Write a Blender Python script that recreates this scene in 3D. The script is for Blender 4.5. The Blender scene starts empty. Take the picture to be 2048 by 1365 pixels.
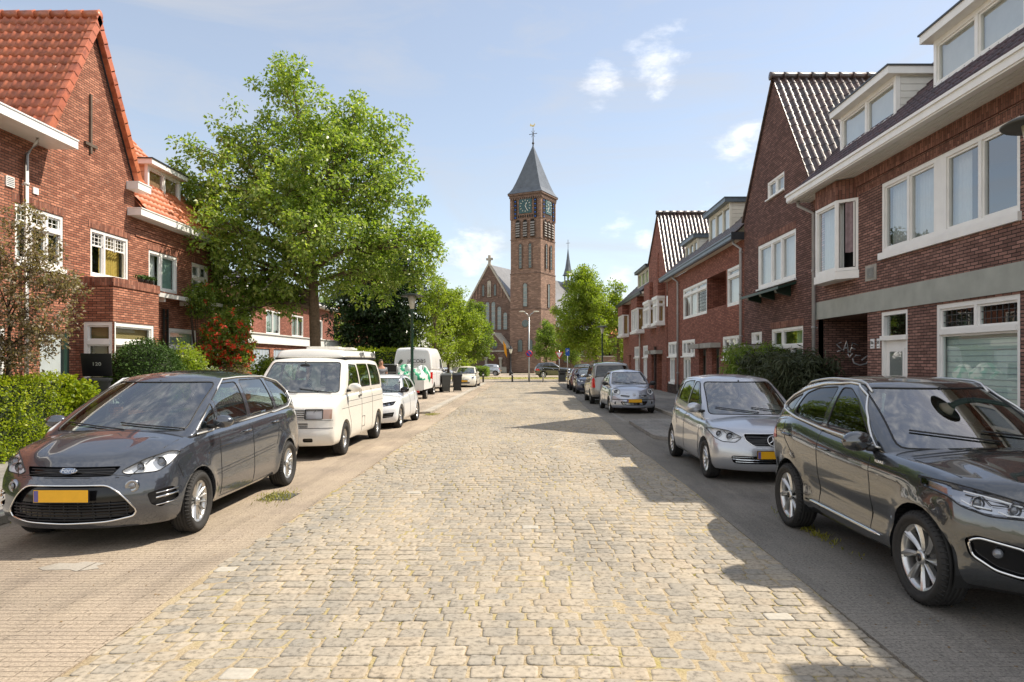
import bpy, bmesh, math, random
import numpy as np
from mathutils import Vector, Matrix
from mathutils.bvhtree import BVHTree
PI = math.pi
R = random.Random(11)
NR = np.random.default_rng(5)
scene = bpy.context.scene
COL = scene.collection
V = Vector

# ------------------------------------------------------------------ materials
MATS = {}
def newmat(name):
    m = bpy.data.materials.new(name); m.use_nodes = True
    nt = m.node_tree; nt.nodes.clear()
    out = nt.nodes.new('ShaderNodeOutputMaterial')
    MATS[name] = m
    return m, nt, out
def N(nt, t, ins=None, **kw):
    n = nt.nodes.new(t)
    for k, v in kw.items(): setattr(n, k, v)
    if ins:
        for k, v in ins.items():
            s = n.inputs[k]
            if hasattr(v, 'is_output') or isinstance(v, bpy.types.NodeSocket): nt.links.new(v, s)
            else: s.default_value = v
    return n
def c4(c): return (c[0], c[1], c[2], 1)
def ramp(nt, fac, stops):
    n = N(nt, 'ShaderNodeValToRGB', {'Fac': fac})
    cr = n.color_ramp
    while len(cr.elements) < len(stops): cr.elements.new(.5)
    for e, (p, c) in zip(cr.elements, stops): e.position = p; e.color = c4(c)
    return n.outputs[0]
def mixc(nt, fac, a, b, mode='MIX'):
    n = N(nt, 'ShaderNodeMix', data_type='RGBA', blend_type=mode)
    for i, v in ((0, fac), (6, a), (7, b)):
        s = n.inputs[i]
        if isinstance(v, bpy.types.NodeSocket): nt.links.new(v, s)
        elif i == 0: s.default_value = v
        else: s.default_value = c4(v)
    return n.outputs[2]
def noise(nt, vec, scale, detail=3, rough=.55):
    n = N(nt, 'ShaderNodeTexNoise', {'Scale': scale, 'Detail': detail, 'Roughness': rough})
    if vec is not None: nt.links.new(vec, n.inputs['Vector'])
    return n.outputs['Fac']
def bsdf(nt, out, **kw):
    b = N(nt, 'ShaderNodeBsdfPrincipled')
    for k, v in kw.items():
        k = k.replace('_', ' ')
        s = b.inputs[k]
        if isinstance(v, bpy.types.NodeSocket): nt.links.new(v, s)
        elif isinstance(v, tuple) and len(v) == 3: s.default_value = c4(v)
        else: s.default_value = v
    nt.links.new(b.outputs[0], out.inputs[0])
    return b
def pbr(name, col, rough=.5, metal=0., coat=0., var=0., vs=4., bump=0., bs=60., spec=.5, bd=.01, rvar=0):
    if name in MATS: return MATS[name]
    m, nt, out = newmat(name)
    tc = N(nt, 'ShaderNodeTexCoord').outputs['Object']
    c = col
    if var:
        f = noise(nt, tc, vs, 5)
        c = ramp(nt, f, [(.3, [x*(1-var) for x in col]), (.7, [min(1, x*(1+var)) for x in col])])
    kw = dict(Base_Color=c, Roughness=rough, Metallic=metal, Specular_IOR_Level=spec)
    if coat: kw['Coat_Weight'] = coat; kw['Coat_Roughness'] = .03
    b = bsdf(nt, out, **kw)
    if bump:
        bn = N(nt, 'ShaderNodeBump', {'Strength': bump, 'Distance': bd, 'Height': noise(nt, tc, bs, 4)})
        nt.links.new(bn.outputs[0], b.inputs['Normal'])
    if rvar:
        rr = N(nt, 'ShaderNodeMapRange', {0: noise(nt, tc, vs*1.7, 4), 1: .3, 2: .7, 3: rough-rvar, 4: rough+rvar})
        nt.links.new(rr.outputs[0], b.inputs['Roughness'])
    return m
def glassmat(name, tint, ior, rough=.0):
    m, nt, out = newmat(name)
    tr = N(nt, 'ShaderNodeBsdfTransparent', {'Color': c4(tint)})
    gl = N(nt, 'ShaderNodeBsdfGlossy', {'Color': (1, 1, 1, 1), 'Roughness': rough})
    bf = N(nt, 'ShaderNodeNewGeometry').outputs['Backfacing']
    io = N(nt, 'ShaderNodeMapRange', {0: bf, 1: 0., 2: 1., 3: ior, 4: 1/ior}).outputs[0]
    fr = N(nt, 'ShaderNodeFresnel', {'IOR': io})
    mx = N(nt, 'ShaderNodeMixShader', {0: fr.outputs[0], 1: tr.outputs[0], 2: gl.outputs[0]})
    nt.links.new(mx.outputs[0], out.inputs[0])
    return m
def brickmat(name, c1, c2, mortar, bw=.215, rh=.0625, ms=.0055, dirt=(.5, .5, .5), stain=.35, bias=0., bump=.5, rough=.85, rot=False, eff=None):
    m, nt, out = newmat(name)
    uv = N(nt, 'ShaderNodeTexCoord').outputs['UV']
    if rot:
        uv = N(nt, 'ShaderNodeMapping', {'Vector': uv, 'Rotation': (0, 0, PI/2)}).outputs[0]
    # wobble
    nz = N(nt, 'ShaderNodeTexNoise', {'Vector': uv, 'Scale': 9., 'Detail': 2.})
    wob = N(nt, 'ShaderNodeVectorMath', {0: nz.outputs['Color'], 1: (.5, .5, .5)}, operation='SUBTRACT')
    wob2 = N(nt, 'ShaderNodeVectorMath', {0: wob.outputs[0], 'Scale': .011}, operation='SCALE')
    vec = N(nt, 'ShaderNodeVectorMath', {0: uv, 1: wob2.outputs[0]}, operation='ADD').outputs[0]
    bt = N(nt, 'ShaderNodeTexBrick', {'Vector': vec, 'Color1': (0, 0, 0, 1), 'Color2': (1, 1, 1, 1), 'Mortar': (.5, .5, .5, 1), 'Scale': 1., 'Mortar Size': ms, 'Mortar Smooth': .25, 'Bias': bias, 'Brick Width': bw, 'Row Height': rh})
    bt.offset = .5
    mid = [(a+b)/2 for a, b in zip(c1, c2)]
    bc = ramp(nt, bt.outputs['Color'], [(0., c1), (.35, mid), (.7, c2), (1., [min(1, x*1.35) for x in c2])])
    fine = noise(nt, uv, 55., 4)
    bc = mixc(nt, .55, bc, ramp(nt, fine, [(.3, (.45, .45, .45)), (.65, (1.1, 1.08, 1.05))]), 'MULTIPLY')
    big = noise(nt, uv, .8, 5, .6)
    bc = mixc(nt, stain, bc, ramp(nt, big, [(.35, dirt), (.62, (1, 1, 1))]), 'MULTIPLY')
    mc = ramp(nt, noise(nt, uv, 5., 4), [(.35, [x*.55 for x in mortar]), (.65, mortar)])
    col = mixc(nt, bt.outputs['Fac'], bc, mc)
    if eff:
        ef = N(nt, 'ShaderNodeMapRange', {0: noise(nt, uv, 1.1, 6, .7), 1: .60, 2: .75, 3: 0., 4: .55})
        col = mixc(nt, ef.outputs[0], col, eff)
    b = bsdf(nt, out, Base_Color=col, Roughness=rough, Specular_IOR_Level=.25)
    inv = N(nt, 'ShaderNodeMath', {0: 1., 1: bt.outputs['Fac']}, operation='SUBTRACT')
    h = N(nt, 'ShaderNodeMath', {0: fine, 1: .35, 2: inv.outputs[0]}, operation='MULTIPLY_ADD')
    bn = N(nt, 'ShaderNodeBump', {'Strength': bump, 'Distance': .008, 'Height': h.outputs[0]})
    nt.links.new(bn.outputs[0], b.inputs['Normal'])
    return m
def leafmat(name, cols, trans=.35, rough=.5):
    m, nt, out = newmat(name)
    g = N(nt, 'ShaderNodeNewGeometry')
    c = ramp(nt, g.outputs['Random Per Island'], [(i/(len(cols)-1), cc) for i, cc in enumerate(cols)])
    pb = N(nt, 'ShaderNodeBsdfPrincipled', {'Base Color': c, 'Roughness': rough, 'Specular IOR Level': .4})
    tc = mixc(nt, 1., c, (1.5, 1.6, .55), 'MULTIPLY')
    tl = N(nt, 'ShaderNodeBsdfTranslucent', {'Color': tc})
    mx = N(nt, 'ShaderNodeMixShader', {0: trans, 1: pb.outputs[0], 2: tl.outputs[0]})
    nt.links.new(mx.outputs[0], out.inputs[0])
    return m
def islandmat(name, cols, rough=.6, var=.2, vs=25., bump=.3, bs=80., coat=0., spec=.5, bd=.004, metal=0):
    m, nt, out = newmat(name)
    g = N(nt, 'ShaderNodeNewGeometry')
    tc = N(nt, 'ShaderNodeTexCoord').outputs['Object']
    c = ramp(nt, g.outputs['Random Per Island'], [(i/(len(cols)-1), cc) for i, cc in enumerate(cols)])
    f = noise(nt, tc, vs, 5, .65)
    c = mixc(nt, 1., c, ramp(nt, f, [(.38, (1-var,)*3), (.46, (1,)*3), (.62, (1+var*.6,)*3)]), 'MULTIPLY')
    c = mixc(nt, .6, c, ramp(nt, noise(nt, N(nt, 'ShaderNodeMapping', {'Vector': tc, 'Scale': (1.6, .22, 1)}).outputs[0], 1., 5), [(.38, (.80, .83, .86)), (.6, (1.15, 1.12, 1.06))]), 'MULTIPLY')
    b = bsdf(nt, out, Base_Color=c, Roughness=rough, Specular_IOR_Level=spec, Coat_Weight=coat, Metallic=metal)
    bn = N(nt, 'ShaderNodeBump', {'Strength': bump, 'Distance': bd, 'Height': noise(nt, tc, bs, 5)})
    nt.links.new(bn.outputs[0], b.inputs['Normal'])
    return m

# ------------------------------------------------------------------ objects
def tag(o, label=None, cat=None, group=None, kind=None):
    if label: o['label'] = label
    if cat: o['category'] = cat
    if group: o['group'] = group
    if kind: o['kind'] = kind
    return o
def thing(name, label, cat, loc=(0, 0, 0), rz=0., group=None):
    o = bpy.data.objects.new(name, None); COL.objects.link(o)
    o.empty_display_size = .2
    o.location = loc; o.rotation_euler = (0, 0, rz)
    return tag(o, label, cat, group)
def children(o): return [c for c in bpy.data.objects if c.parent == o]
def copy_tree(o, parent=None, loc=None, rz=None, label=None):
    c = o.copy(); COL.objects.link(c)
    if parent is not None: c.parent = parent
    if loc is not None: c.location = loc
    if rz is not None: c.rotation_euler = (0, 0, rz)
    if label: c['label'] = label
    for ch in children(o): copy_tree(ch, c)
    return c
def link_mesh(name, me, mats, parent=None, label=None):
    o = bpy.data.objects.new(name, me); COL.objects.link(o)
    for m in (mats if isinstance(mats, (list, tuple)) else [mats]):
        me.materials.append(MATS[m] if isinstance(m, str) else m)
    if parent is not None: o.parent = parent
    if label: o['label'] = label
    return o
class MB:
    """mesh builder: collects shapes, builds ONE object. off = offset subtracted from coordinates (root location)"""
    def __init__(s, off=(0, 0, 0)):
        s.v = []; s.f = []; s.mi = []; s.sm = []; s.off = V(off); s.uvrot = set()
    def add(s, verts, faces, mi=0, smooth=False):
        n = len(s.v); s.v += [tuple(x) for x in verts]
        for f in faces: s.f.append([n+i for i in f]); s.mi.append(mi); s.sm.append(smooth)
        return s
    def box(s, x0, x1, y0, y1, z0, z1, mi=0):
        if x0 > x1: x0, x1 = x1, x0
        if y0 > y1: y0, y1 = y1, y0
        if z0 > z1: z0, z1 = z1, z0
        vs = [(x, y, z) for z in (z0, z1) for y in (y0, y1) for x in (x0, x1)]
        return s.add(vs, [(0, 2, 3, 1), (4, 5, 7, 6), (0, 1, 5, 4), (2, 6, 7, 3), (0, 4, 6, 2), (1, 3, 7, 5)], mi)
    def obox(s, O, U, Nn, u0, u1, z0, z1, n0, n1, mi=0):
        """box in a wall frame: U along wall, Nn outward, z up"""
        O = V(O); U = V(U); Nn = V(Nn); Z = V((0, 0, 1))
        vs = [O+U*u+Z*z+Nn*n for n in (n0, n1) for z in (z0, z1) for u in (u0, u1)]
        fs = [(0, 2, 3, 1), (4, 5, 7, 6), (0, 1, 5, 4), (2, 6, 7, 3), (0, 4, 6, 2), (1, 3, 7, 5)]
        if U.cross(Nn).dot(Z) * (n1-n0) * (u1-u0) * (z1-z0) > 0: fs = [f[::-1] for f in fs]
        return s.add(vs, fs, mi)
    def poly(s, pts, mi=0): return s.add(pts, [list(range(len(pts)))], mi)
    def prism(s, pts, d, mi=0):
        """closed prism of polygon pts (3D) extruded by vector d"""
        n = len(pts); d = V(d); a = [V(p) for p in pts]; nn = V((0, 0, 0))
        for i in range(n): nn += a[i].cross(a[(i+1) % n])
        if nn.dot(d) > 0: a = a[::-1]
        vs = a+[p+d for p in a]
        fs = [list(range(n)), [n+i for i in reversed(range(n))]]
        for i in range(n): j = (i+1) % n; fs.append((i, n+i, n+j, j)) 
        return s.add(vs, fs, mi)
    def tube(s, pts, r, n=8, mi=0, closed=False, caps=True, smooth=True, flat=None):
        pts = [V(p) for p in pts]; m = len(pts)
        rs = r if isinstance(r, (list, tuple)) else [r]*m
        vs = []; up = V((0, 0, 1))
        for i, p in enumerate(pts):
            a = pts[(i-1) % m] if (i or closed) else p
            b = pts[(i+1) % m] if (i < m-1 or closed) else p
            t = (b-a)
            t = t.normalized() if t.length > 1e-9 else V((0, 0, 1))
            ref = up if abs(t.dot(up)) < .95 else V((1, 0, 0))
            e1 = t.cross(ref).normalized(); e2 = t.cross(e1).normalized()
            for k in range(n):
                an = 2*PI*k/n
                vs.append(p+(e1*math.cos(an)+e2*math.sin(an))*rs[i])
        fs = []
        for i in range(m if closed else m-1):
            j = (i+1) % m
            for k in range(n):
                l = (k+1) % n
                fs.append((i*n+k, j*n+k, j*n+l, i*n+l))
        if caps and not closed:
            fs.append([k for k in range(n)]); fs.append([(m-1)*n+k for k in reversed(range(n))])
        return s.add(vs, fs, mi, smooth)
    def lathe(s, prof, n=24, M=None, mi=0, smooth=True):
        """prof [(r,h)] revolved about local z; M places it"""
        M = M or Matrix.Identity(4); vs = []; m = len(prof)
        for r, h in prof:
            for k in range(n):
                a = 2*PI*k/n; vs.append(M @ V((r*math.cos(a), r*math.sin(a), h)))
        fs = []
        for i in range(m-1):
            for k in range(n):
                l = (k+1) % n; fs.append((i*n+k, i*n+l, (i+1)*n+l, (i+1)*n+k))
        return s.add(vs, fs, mi, smooth)
    def ball(s, c, r, n=12, mi=0, sc=(1, 1, 1)):
        prof = [(r*math.sin(PI*i/n)+1e-5, -r*math.cos(PI*i/n)) for i in range(n+1)]
        return s.lathe(prof, n*2, Matrix.Translation(c) @ Matrix.Diagonal((*sc, 1)), mi)
    def xf(s, M, start=0):
        s.v = s.v[:start]+[tuple(M @ V(p)) for p in s.v[start:]]; return s
    def build(s, name, mats, parent=None, label=None, uv=True, bevel=0, uvo=None):
        if not s.f: return None
        o = s.off
        vs = [(a-o[0], b-o[1], c-o[2]) for a, b, c in s.v]
        me = bpy.data.meshes.new(name); me.from_pydata(vs, [], s.f)
        me.polygons.foreach_set('material_index', s.mi)
        me.polygons.foreach_set('use_smooth', s.sm)
        me.update()
        if uv:
            ul = me.uv_layers.new(name='UVMap'); n = len(me.loops)
            co = np.array(s.v)
            li = np.zeros(n, dtype=np.int32); me.loops.foreach_get('vertex_index', li)
            nf = len(me.polygons); no = np.zeros(nf*3); me.polygons.foreach_get('normal', no); no = abs(no.reshape(-1, 3))
            lt = np.zeros(nf, dtype=np.int32); me.polygons.foreach_get('loop_total', lt)
            fn = np.repeat(no, lt, axis=0); p = co[li]
            u = np.where(fn[:, 0] > fn[:, 1], p[:, 1], p[:, 0]); w = p[:, 2].copy()
            top = (fn[:, 2] > fn[:, 0]) & (fn[:, 2] > fn[:, 1])
            u[top] = p[top, 0]; w[top] = p[top, 1]
            uvv = np.empty(n*2); uvv[0::2] = u; uvv[1::2] = w
            ul.data.foreach_set('uv', uvv)
        ob = link_mesh(name, me, mats, parent, label)
        if bevel:
            b = ob.modifiers.new('bevel', 'BEVEL'); b.width = bevel; b.segments = 2; b.limit_method = 'ANGLE'
        return ob
def npmesh(name, verts, faces, mats, parent=None, smooth=False, label=None):
    """verts (n,3) array, faces (m,k) array of equal-sized polygons"""
    me = bpy.data.meshes.new(name)
    verts = np.asarray(verts, dtype=np.float32); faces = np.asarray(faces, dtype=np.int32)
    k = faces.shape[1]
    me.vertices.add(len(verts)); me.vertices.foreach_set('co', verts.ravel())
    me.loops.add(faces.size); me.loops.foreach_set('vertex_index', faces.ravel())
    me.polygons.add(len(faces)); me.polygons.foreach_set('loop_start', np.arange(len(faces), dtype=np.int32)*k)
    me.polygons.foreach_set('loop_total', np.full(len(faces), k, dtype=np.int32))
    if smooth: me.polygons.foreach_set('use_smooth', np.ones(len(faces), dtype=bool))
    me.update(calc_edges=True); me.validate()
    return link_mesh(name, me, mats, parent, label)
def text_mesh(txt, size, M, depth=.004):
    cu = bpy.data.curves.new('t', 'FONT'); cu.body = txt; cu.size = size; cu.extrude = depth; cu.align_x = 'CENTER'; cu.align_y = 'CENTER'
    o = bpy.data.objects.new('t', cu); COL.objects.link(o)
    dg = bpy.context.evaluated_depsgraph_get(); dg.update()
    me = bpy.data.meshes.new_from_object(o.evaluated_get(dg))
    vs = [M @ v.co for v in me.vertices]; fs = [list(p.vertices) for p in me.polygons]
    bpy.data.objects.remove(o); bpy.data.curves.remove(cu); bpy.data.meshes.remove(me)
    return vs, fs
def interp(tab, x):
    if x <= tab[0][0]: return tab[0][1]
    for (a, b), (c, d) in zip(tab, tab[1:]):
        if x <= c: return b+(d-b)*(x-a)/(c-a)
    return tab[-1][1]
def sm(tab, x):
    """smooth (Catmull-Rom like) interpolation of a table"""
    n = len(tab)
    if x <= tab[0][0]: return tab[0][1]
    if x >= tab[-1][0]: return tab[-1][1]
    for i in range(n-1):
        if x <= tab[i+1][0]: break
    x0, y0 = tab[i]; x1, y1 = tab[i+1]; h = x1-x0
    d = (y1-y0)/h
    dl = (y0-tab[i-1][1])/(x0-tab[i-1][0]) if i else d
    dr = (tab[i+2][1]-y1)/(tab[i+2][0]-x1) if i < n-2 else d
    m0 = 0 if dl*d <= 0 else 2*dl*d/(dl+d); m1 = 0 if dr*d <= 0 else 2*dr*d/(dr+d)
    t = (x-x0)/h
    return (2*t**3-3*t*t+1)*y0+(t**3-2*t*t+t)*h*m0+(3*t*t-2*t**3)*y1+(t**3-t*t)*h*m1
# ------------------------------------------------------------------ material library
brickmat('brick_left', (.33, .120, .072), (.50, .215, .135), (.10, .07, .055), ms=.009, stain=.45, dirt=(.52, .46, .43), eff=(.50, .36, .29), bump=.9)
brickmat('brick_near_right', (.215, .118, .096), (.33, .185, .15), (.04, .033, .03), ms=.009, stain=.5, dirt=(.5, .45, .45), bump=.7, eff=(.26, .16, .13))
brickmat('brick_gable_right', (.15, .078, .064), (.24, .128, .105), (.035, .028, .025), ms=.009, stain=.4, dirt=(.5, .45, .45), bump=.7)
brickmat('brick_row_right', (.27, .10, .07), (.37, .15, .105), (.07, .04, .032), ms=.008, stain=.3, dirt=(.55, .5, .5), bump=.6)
brickmat('brick_soldier', (.18, .08, .06), (.31, .15, .11), (.07, .055, .045), rot=True, stain=.3, bump=.6)
brickmat('brick_soldier_left', (.20, .065, .04), (.40, .17, .11), (.16, .12, .10), rot=True, stain=.5, dirt=(.4, .35, .33), bump=.6, eff=(.45, .33, .27))
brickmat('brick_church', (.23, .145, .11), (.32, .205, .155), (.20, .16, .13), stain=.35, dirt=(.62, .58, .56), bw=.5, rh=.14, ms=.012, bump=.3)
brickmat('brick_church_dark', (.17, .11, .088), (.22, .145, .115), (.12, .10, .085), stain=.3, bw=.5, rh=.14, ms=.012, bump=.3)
brickmat('brick_plinth', (.05, .03, .025), (.09, .055, .045), (.04, .035, .03), stain=.3)
pbr('white_paint', (.86, .85, .82), .38, var=.05, vs=3, bump=.05, bs=20)
pbr('cream_paint', (.74, .70, .60), .42, var=.06, vs=3)
pbr('white_board', (.76, .75, .70), .5, var=.05, vs=4)
pbr('dark_green_paint', (.015, .04, .03), .35, var=.2)
pbr('light_door', (.62, .68, .66), .4, var=.05)
pbr('grey_door', (.45, .50, .50), .45, var=.08)
pbr('concrete_band', (.36, .375, .335), .85, var=.12, vs=2.5, bump=.3, bs=30)
pbr('concrete', (.36, .34, .30), .9, var=.15, vs=3, bump=.4, bs=40)
pbr('bluestone', (.16, .17, .17), .7, var=.2, vs=4)
pbr('zinc', (.30, .31, .31), .42, metal=.6, var=.2, vs=5, rvar=.1)
pbr('grey_pipe', (.38, .37, .36), .5, var=.12, vs=6)
pbr('white_pipe', (.72, .70, .66), .45, var=.08, vs=6)
pbr('dark_trim', (.028, .032, .038), .35, var=.2)
pbr('blue_grey_trim', (.10, .13, .16), .35, var=.15)
pbr('black_metal', (.015, .015, .016), .4, var=.2)
pbr('anchor_iron', (.12, .085, .06), .8, var=.3)
pbr('iron_dark', (.05, .045, .04), .7, var=.3)
pbr('dark_inside', (.012, .011, .010), .9)
pbr('room_wall', (.16, .15, .13), .9)
pbr('net_curtain', (.72, .72, .70), .9, var=.04, vs=9)
pbr('yellow_curtain', (.62, .42, .10), .85, var=.2, vs=9)
pbr('tan_blind', (.30, .22, .09), .85, var=.06, vs=2)
pbr('blue_blind', (.36, .42, .48), .6, var=.05)
pbr('shop_blind', (.62, .73, .69), .6, var=.04)
pbr('green_blind', (.32, .46, .42), .6, var=.05, vs=2)
pbr('mauve_curtain', (.30, .22, .23), .9, var=.2, vs=9)
pbr('lead', (.05, .05, .05), .6)
pbr('slate', (.10, .115, .135), .42, var=.2, vs=1.2, bump=.2, bs=6, bd=.05)
pbr('slate_light', (.20, .20, .20), .35, var=.15, vs=1.2)
pbr('stone', (.42, .39, .33), .85, var=.15, vs=3)
pbr('clock_face', (.02, .075, .085), .4)
pbr('gilt', (.75, .62, .28), .35)
pbr('clock_white', (.8, .8, .72), .5)
pbr('louvre', (.27, .25, .23), .7)
pbr('bark', (.15, .105, .065), .9, var=.35, vs=14, bump=.9, bs=22, bd=.03)
pbr('bark_dark', (.06, .045, .03), .9, var=.3, vs=14, bump=.8, bs=22, bd=.02)
pbr('soil', (.07, .055, .035), .95, var=.35, vs=3, bump=.6, bs=20, bd=.03)
pbr('lamp_green', (.006, .045, .026), .3, coat=.4)
pbr('lamp_white', (.62, .60, .50), .5)
pbr('silver_pole', (.48, .49, .48), .35, metal=.7, var=.1)
pbr('sign_white', (.8, .8, .8), .4)
pbr('sign_red', (.62, .02, .02), .4)
pbr('sign_blue', (.01, .09, .42), .4)
pbr('flag_orange', (.85, .36, .02), .7)
pbr('bin_dark', (.018, .020, .023), .45, var=.15, vs=5, bump=.1, bs=60)
pbr('bin_grey', (.05, .055, .055), .5, var=.15)
pbr('bag_white', (.68, .72, .68), .45, var=.08)
pbr('bag_green', (.01, .30, .15), .45, var=.1)
pbr('skin', (.50, .26, .17), .55)
pbr('shirt_grey', (.22, .23, .25), .9, var=.1)
pbr('trousers', (.03, .035, .05), .9)
pbr('hair', (.10, .07, .045), .8)
pbr('graffiti', (.62, .62, .64), .6)
# car stuff
def paint(name, col, metal=.55, rough=.28, coat=1., spec=.5):
    m, nt, out = newmat(name)
    tc = N(nt, 'ShaderNodeTexCoord').outputs['Object']
    fl = noise(nt, tc, 900, 1)
    c = ramp(nt, fl, [(.35, [x*.85 for x in col]), (.65, [min(1, x*1.15) for x in col])])
    du = N(nt, 'ShaderNodeMapRange', {0: noise(nt, tc, 2.4, 5), 1: .45, 2: .8, 3: 0., 4: .07})
    c = mixc(nt, du.outputs[0], c, (.30, .28, .24))
    b = bsdf(nt, out, Base_Color=c, Metallic=metal, Roughness=rough, Coat_Weight=coat, Coat_Roughness=.02, Specular_IOR_Level=spec); b.inputs['Coat IOR'].default_value = 1.8
paint('paint_bluegrey', (.058, .068, .088), .55, .24)
paint('paint_gunmetal', (.072, .080, .090), .8, .22)
paint('paint_silver', (.46, .48, .52), .6, .30)
paint('paint_silver2', (.40, .44, .52), .6, .30)
paint('paint_warmgrey', (.22, .21, .20), .6, .30)
paint('paint_cream', (.77, .75, .69), 0., .35, .6)
paint('paint_white', (.78, .81, .84), 0., .3)
paint('paint_white2', (.82, .82, .82), 0., .35, .5)
paint('paint_pearl', (.80, .76, .66), 0., .3)
paint('paint_darkblue', (.012, .018, .05), .3, .3)
paint('paint_darkred', (.10, .012, .014), .3, .3)
paint('paint_black', (.014, .014, .016), .2, .25)
paint('paint_green', (.02, .05, .035), .3, .3)
pbr('tyre', (.022, .021, .020), .78, var=.25, vs=20, bump=.3, bs=120)
pbr('alloy', (.62, .62, .61), .28, metal=.85, var=.06, vs=8)
pbr('alloy_dark', (.05, .05, .05), .4, metal=.5)
pbr('disc', (.07, .07, .07), .5, metal=.5)
pbr('plastic_black', (.016, .016, .017), .5, var=.1, vs=10)
pbr('gloss_black', (.008, .008, .009), .12)
pbr('satin_trim', (.80, .80, .78), .30, metal=.55)
pbr('chrome', (.80, .80, .80), .10, metal=1.)
pbr('seal', (.010, .010, .010), .55)
pbr('seat', (.055, .055, .06), .85)
pbr('dash', (.030, .030, .033), .7)
pbr('seat_light', (.20, .19, .17), .85)
pbr('reflector', (.86, .87, .88), .35, metal=.15)
pbr('drl', (.9, .92, .95), .25)
pbr('lens', (.18, .19, .21), .05, metal=.3, coat=1.)
pbr('red_lamp', (.55, .01, .008), .12, coat=1.)
pbr('orange_lamp', (.75, .22, .03), .2, coat=.6)
pbr('plate_yellow', (.80, .42, .015), .4, var=.04, vs=14)
pbr('plate_blue', (.12, .10, .30), .4)
pbr('mirror_glass', (.75, .78, .8), .03, metal=1.)
pbr('fan', (.7, .7, .7), .4)
glassmat('car_glass', (.52, .62, .58), 3.0)
glassmat('car_glass_dark', (.05, .06, .06), 1.8)
glassmat('lamp_glass', (.96, .97, .98), 1.35)
glassmat('window_glass', (.84, .88, .88), 3.2)
glassmat('window_glass_soft', (.82, .88, .86), 1.6)
# foliage
leafmat('leaf_big', [(.10, .165, .025), (.31, .40, .085), (.165, .25, .04), (.47, .52, .20), (.12, .20, .03), (.25, .35, .06)], .42, .36)
leafmat('leaf_fresh', [(.15, .22, .022), (.27, .34, .045), (.19, .27, .03), (.34, .38, .06)], .42)
leafmat('leaf_mid', [(.08, .14, .02), (.20, .28, .045), (.13, .20, .027), (.28, .35, .07)], .38)
leafmat('leaf_dark', [(.012, .032, .008), (.030, .060, .014), (.02, .045, .01), (.045, .075, .02)], .12, .35)
leafmat('leaf_hedge', [(.11, .18, .008), (.30, .36, .015), (.18, .26, .01), (.44, .46, .03)], .35)
leafmat('leaf_purple', [(.12, .075, .055), (.28, .22, .15), (.17, .15, .07), (.38, .32, .25)], .3)
leafmat('leaf_bush_dark', [(.02, .06, .006), (.06, .12, .012), (.035, .08, .008)], .12, .7)
leafmat('leaf_pale', [(.22, .32, .16), (.42, .50, .34), (.30, .40, .24), (.58, .62, .50)], .3)
leafmat('flower_red', [(.78, .07, .04), (.90, .17, .10), (.70, .04, .03)], .35)
leafmat('leaf_bamboo', [(.035, .045, .022), (.075, .09, .045), (.05, .065, .03)], .2, .6)
leafmat('grass_blade', [(.16, .17, .02), (.30, .27, .05), (.22, .22, .03)], .3)
leafmat('moss', [(.22, .20, .035), (.42, .34, .09), (.34, .26, .08), (.16, .18, .03)], .15, .9)
islandmat('tile_orange', [(.40, .115, .055), (.47, .145, .07), (.43, .125, .06), (.36, .10, .05)], .36, .3, 5, .15, 60, spec=.5)
islandmat('tile_orange_far', [(.50, .14, .06), (.56, .18, .08), (.52, .16, .07)], .55, .2, 6, .2, 60)
islandmat('tile_dark', [(.075, .042, .036), (.045, .036, .034), (.095, .052, .042), (.06, .043, .038)], .33, .35, 7, .05, 60, spec=.9)
islandmat('tile_purple', [(.07, .035, .04), (.045, .028, .035), (.09, .045, .05)], .42, .35, 7, .2, 60)
islandmat('sett', [(.30, .265, .215), (.35, .305, .24), (.27, .245, .205), (.36, .315, .25), (.33, .28, .215), (.285, .26, .22), (.34, .295, .23)], .85, .34, 24., .5, 90, bd=.004, spec=.25)
pbr('sett_pale', (.41, .38, .32), .8, var=.12, vs=25, bump=.5, bs=120, bd=.003)
pbr('porch_door', (.10, .045, .025), .6)
pbr('lamp_cap', (.06, .06, .052), .5)

pbr('dark_chrome', (.36, .37, .40), .15, metal=1.)
# ------------------------------------------------------------------ ground, road, pavements
def sheet(name, m, x0, x1, y0, y1, z, kind='structure'):
    b = MB(); b.box(x0, x1, y0, y1, z-.3, z)
    return tag(b.build(name, m), kind=kind)
# ground
m, nt, out = newmat('ground_mat')
tc = N(nt, 'ShaderNodeTexCoord').outputs['Object']
c = ramp(nt, noise(nt, tc, .35, 6), [(.35, (.12, .13, .05)), (.65, (.22, .20, .11))])
bsdf(nt, out, Base_Color=c, Roughness=.95)
g = MB(); g.poly([(-700, -300, -.06), (700, -300, -.06), (700, 1500, -.06), (-700, 1500, -.06)])
tag(g.build('ground', 'ground_mat'), kind='structure')
# joint sand under the setts
m, nt, out = newmat('joint_mat')
tc = N(nt, 'ShaderNodeTexCoord').outputs['Object']
a = ramp(nt, noise(nt, tc, 1.3, 5, .6), [(.35, (.36, .295, .205)), (.52, (.43, .36, .255)), (.66, (.38, .325, .15))])
f = noise(nt, tc, 60, 4, .7)
c = mixc(nt, .8, a, ramp(nt, f, [(.3, (.55, .5, .42)), (.6, (1.1, 1.08, 1.))]), 'MULTIPLY')
b = bsdf(nt, out, Base_Color=c, Roughness=.95, Specular_IOR_Level=.1)
bn = N(nt, 'ShaderNodeBump', {'Strength': .8, 'Distance': .01, 'Height': f}); nt.links.new(bn.outputs[0], b.inputs['Normal'])
RX0, RX1 = -2.79, 2.33
def roadz(x, y): return .012*math.sin(.55*y+.8*x)+.008*math.sin(1.7*y-1.1*x)+.006*math.sin(2.6*x+.4)+.035*(1-((x+.23)/2.56)**2)
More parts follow.
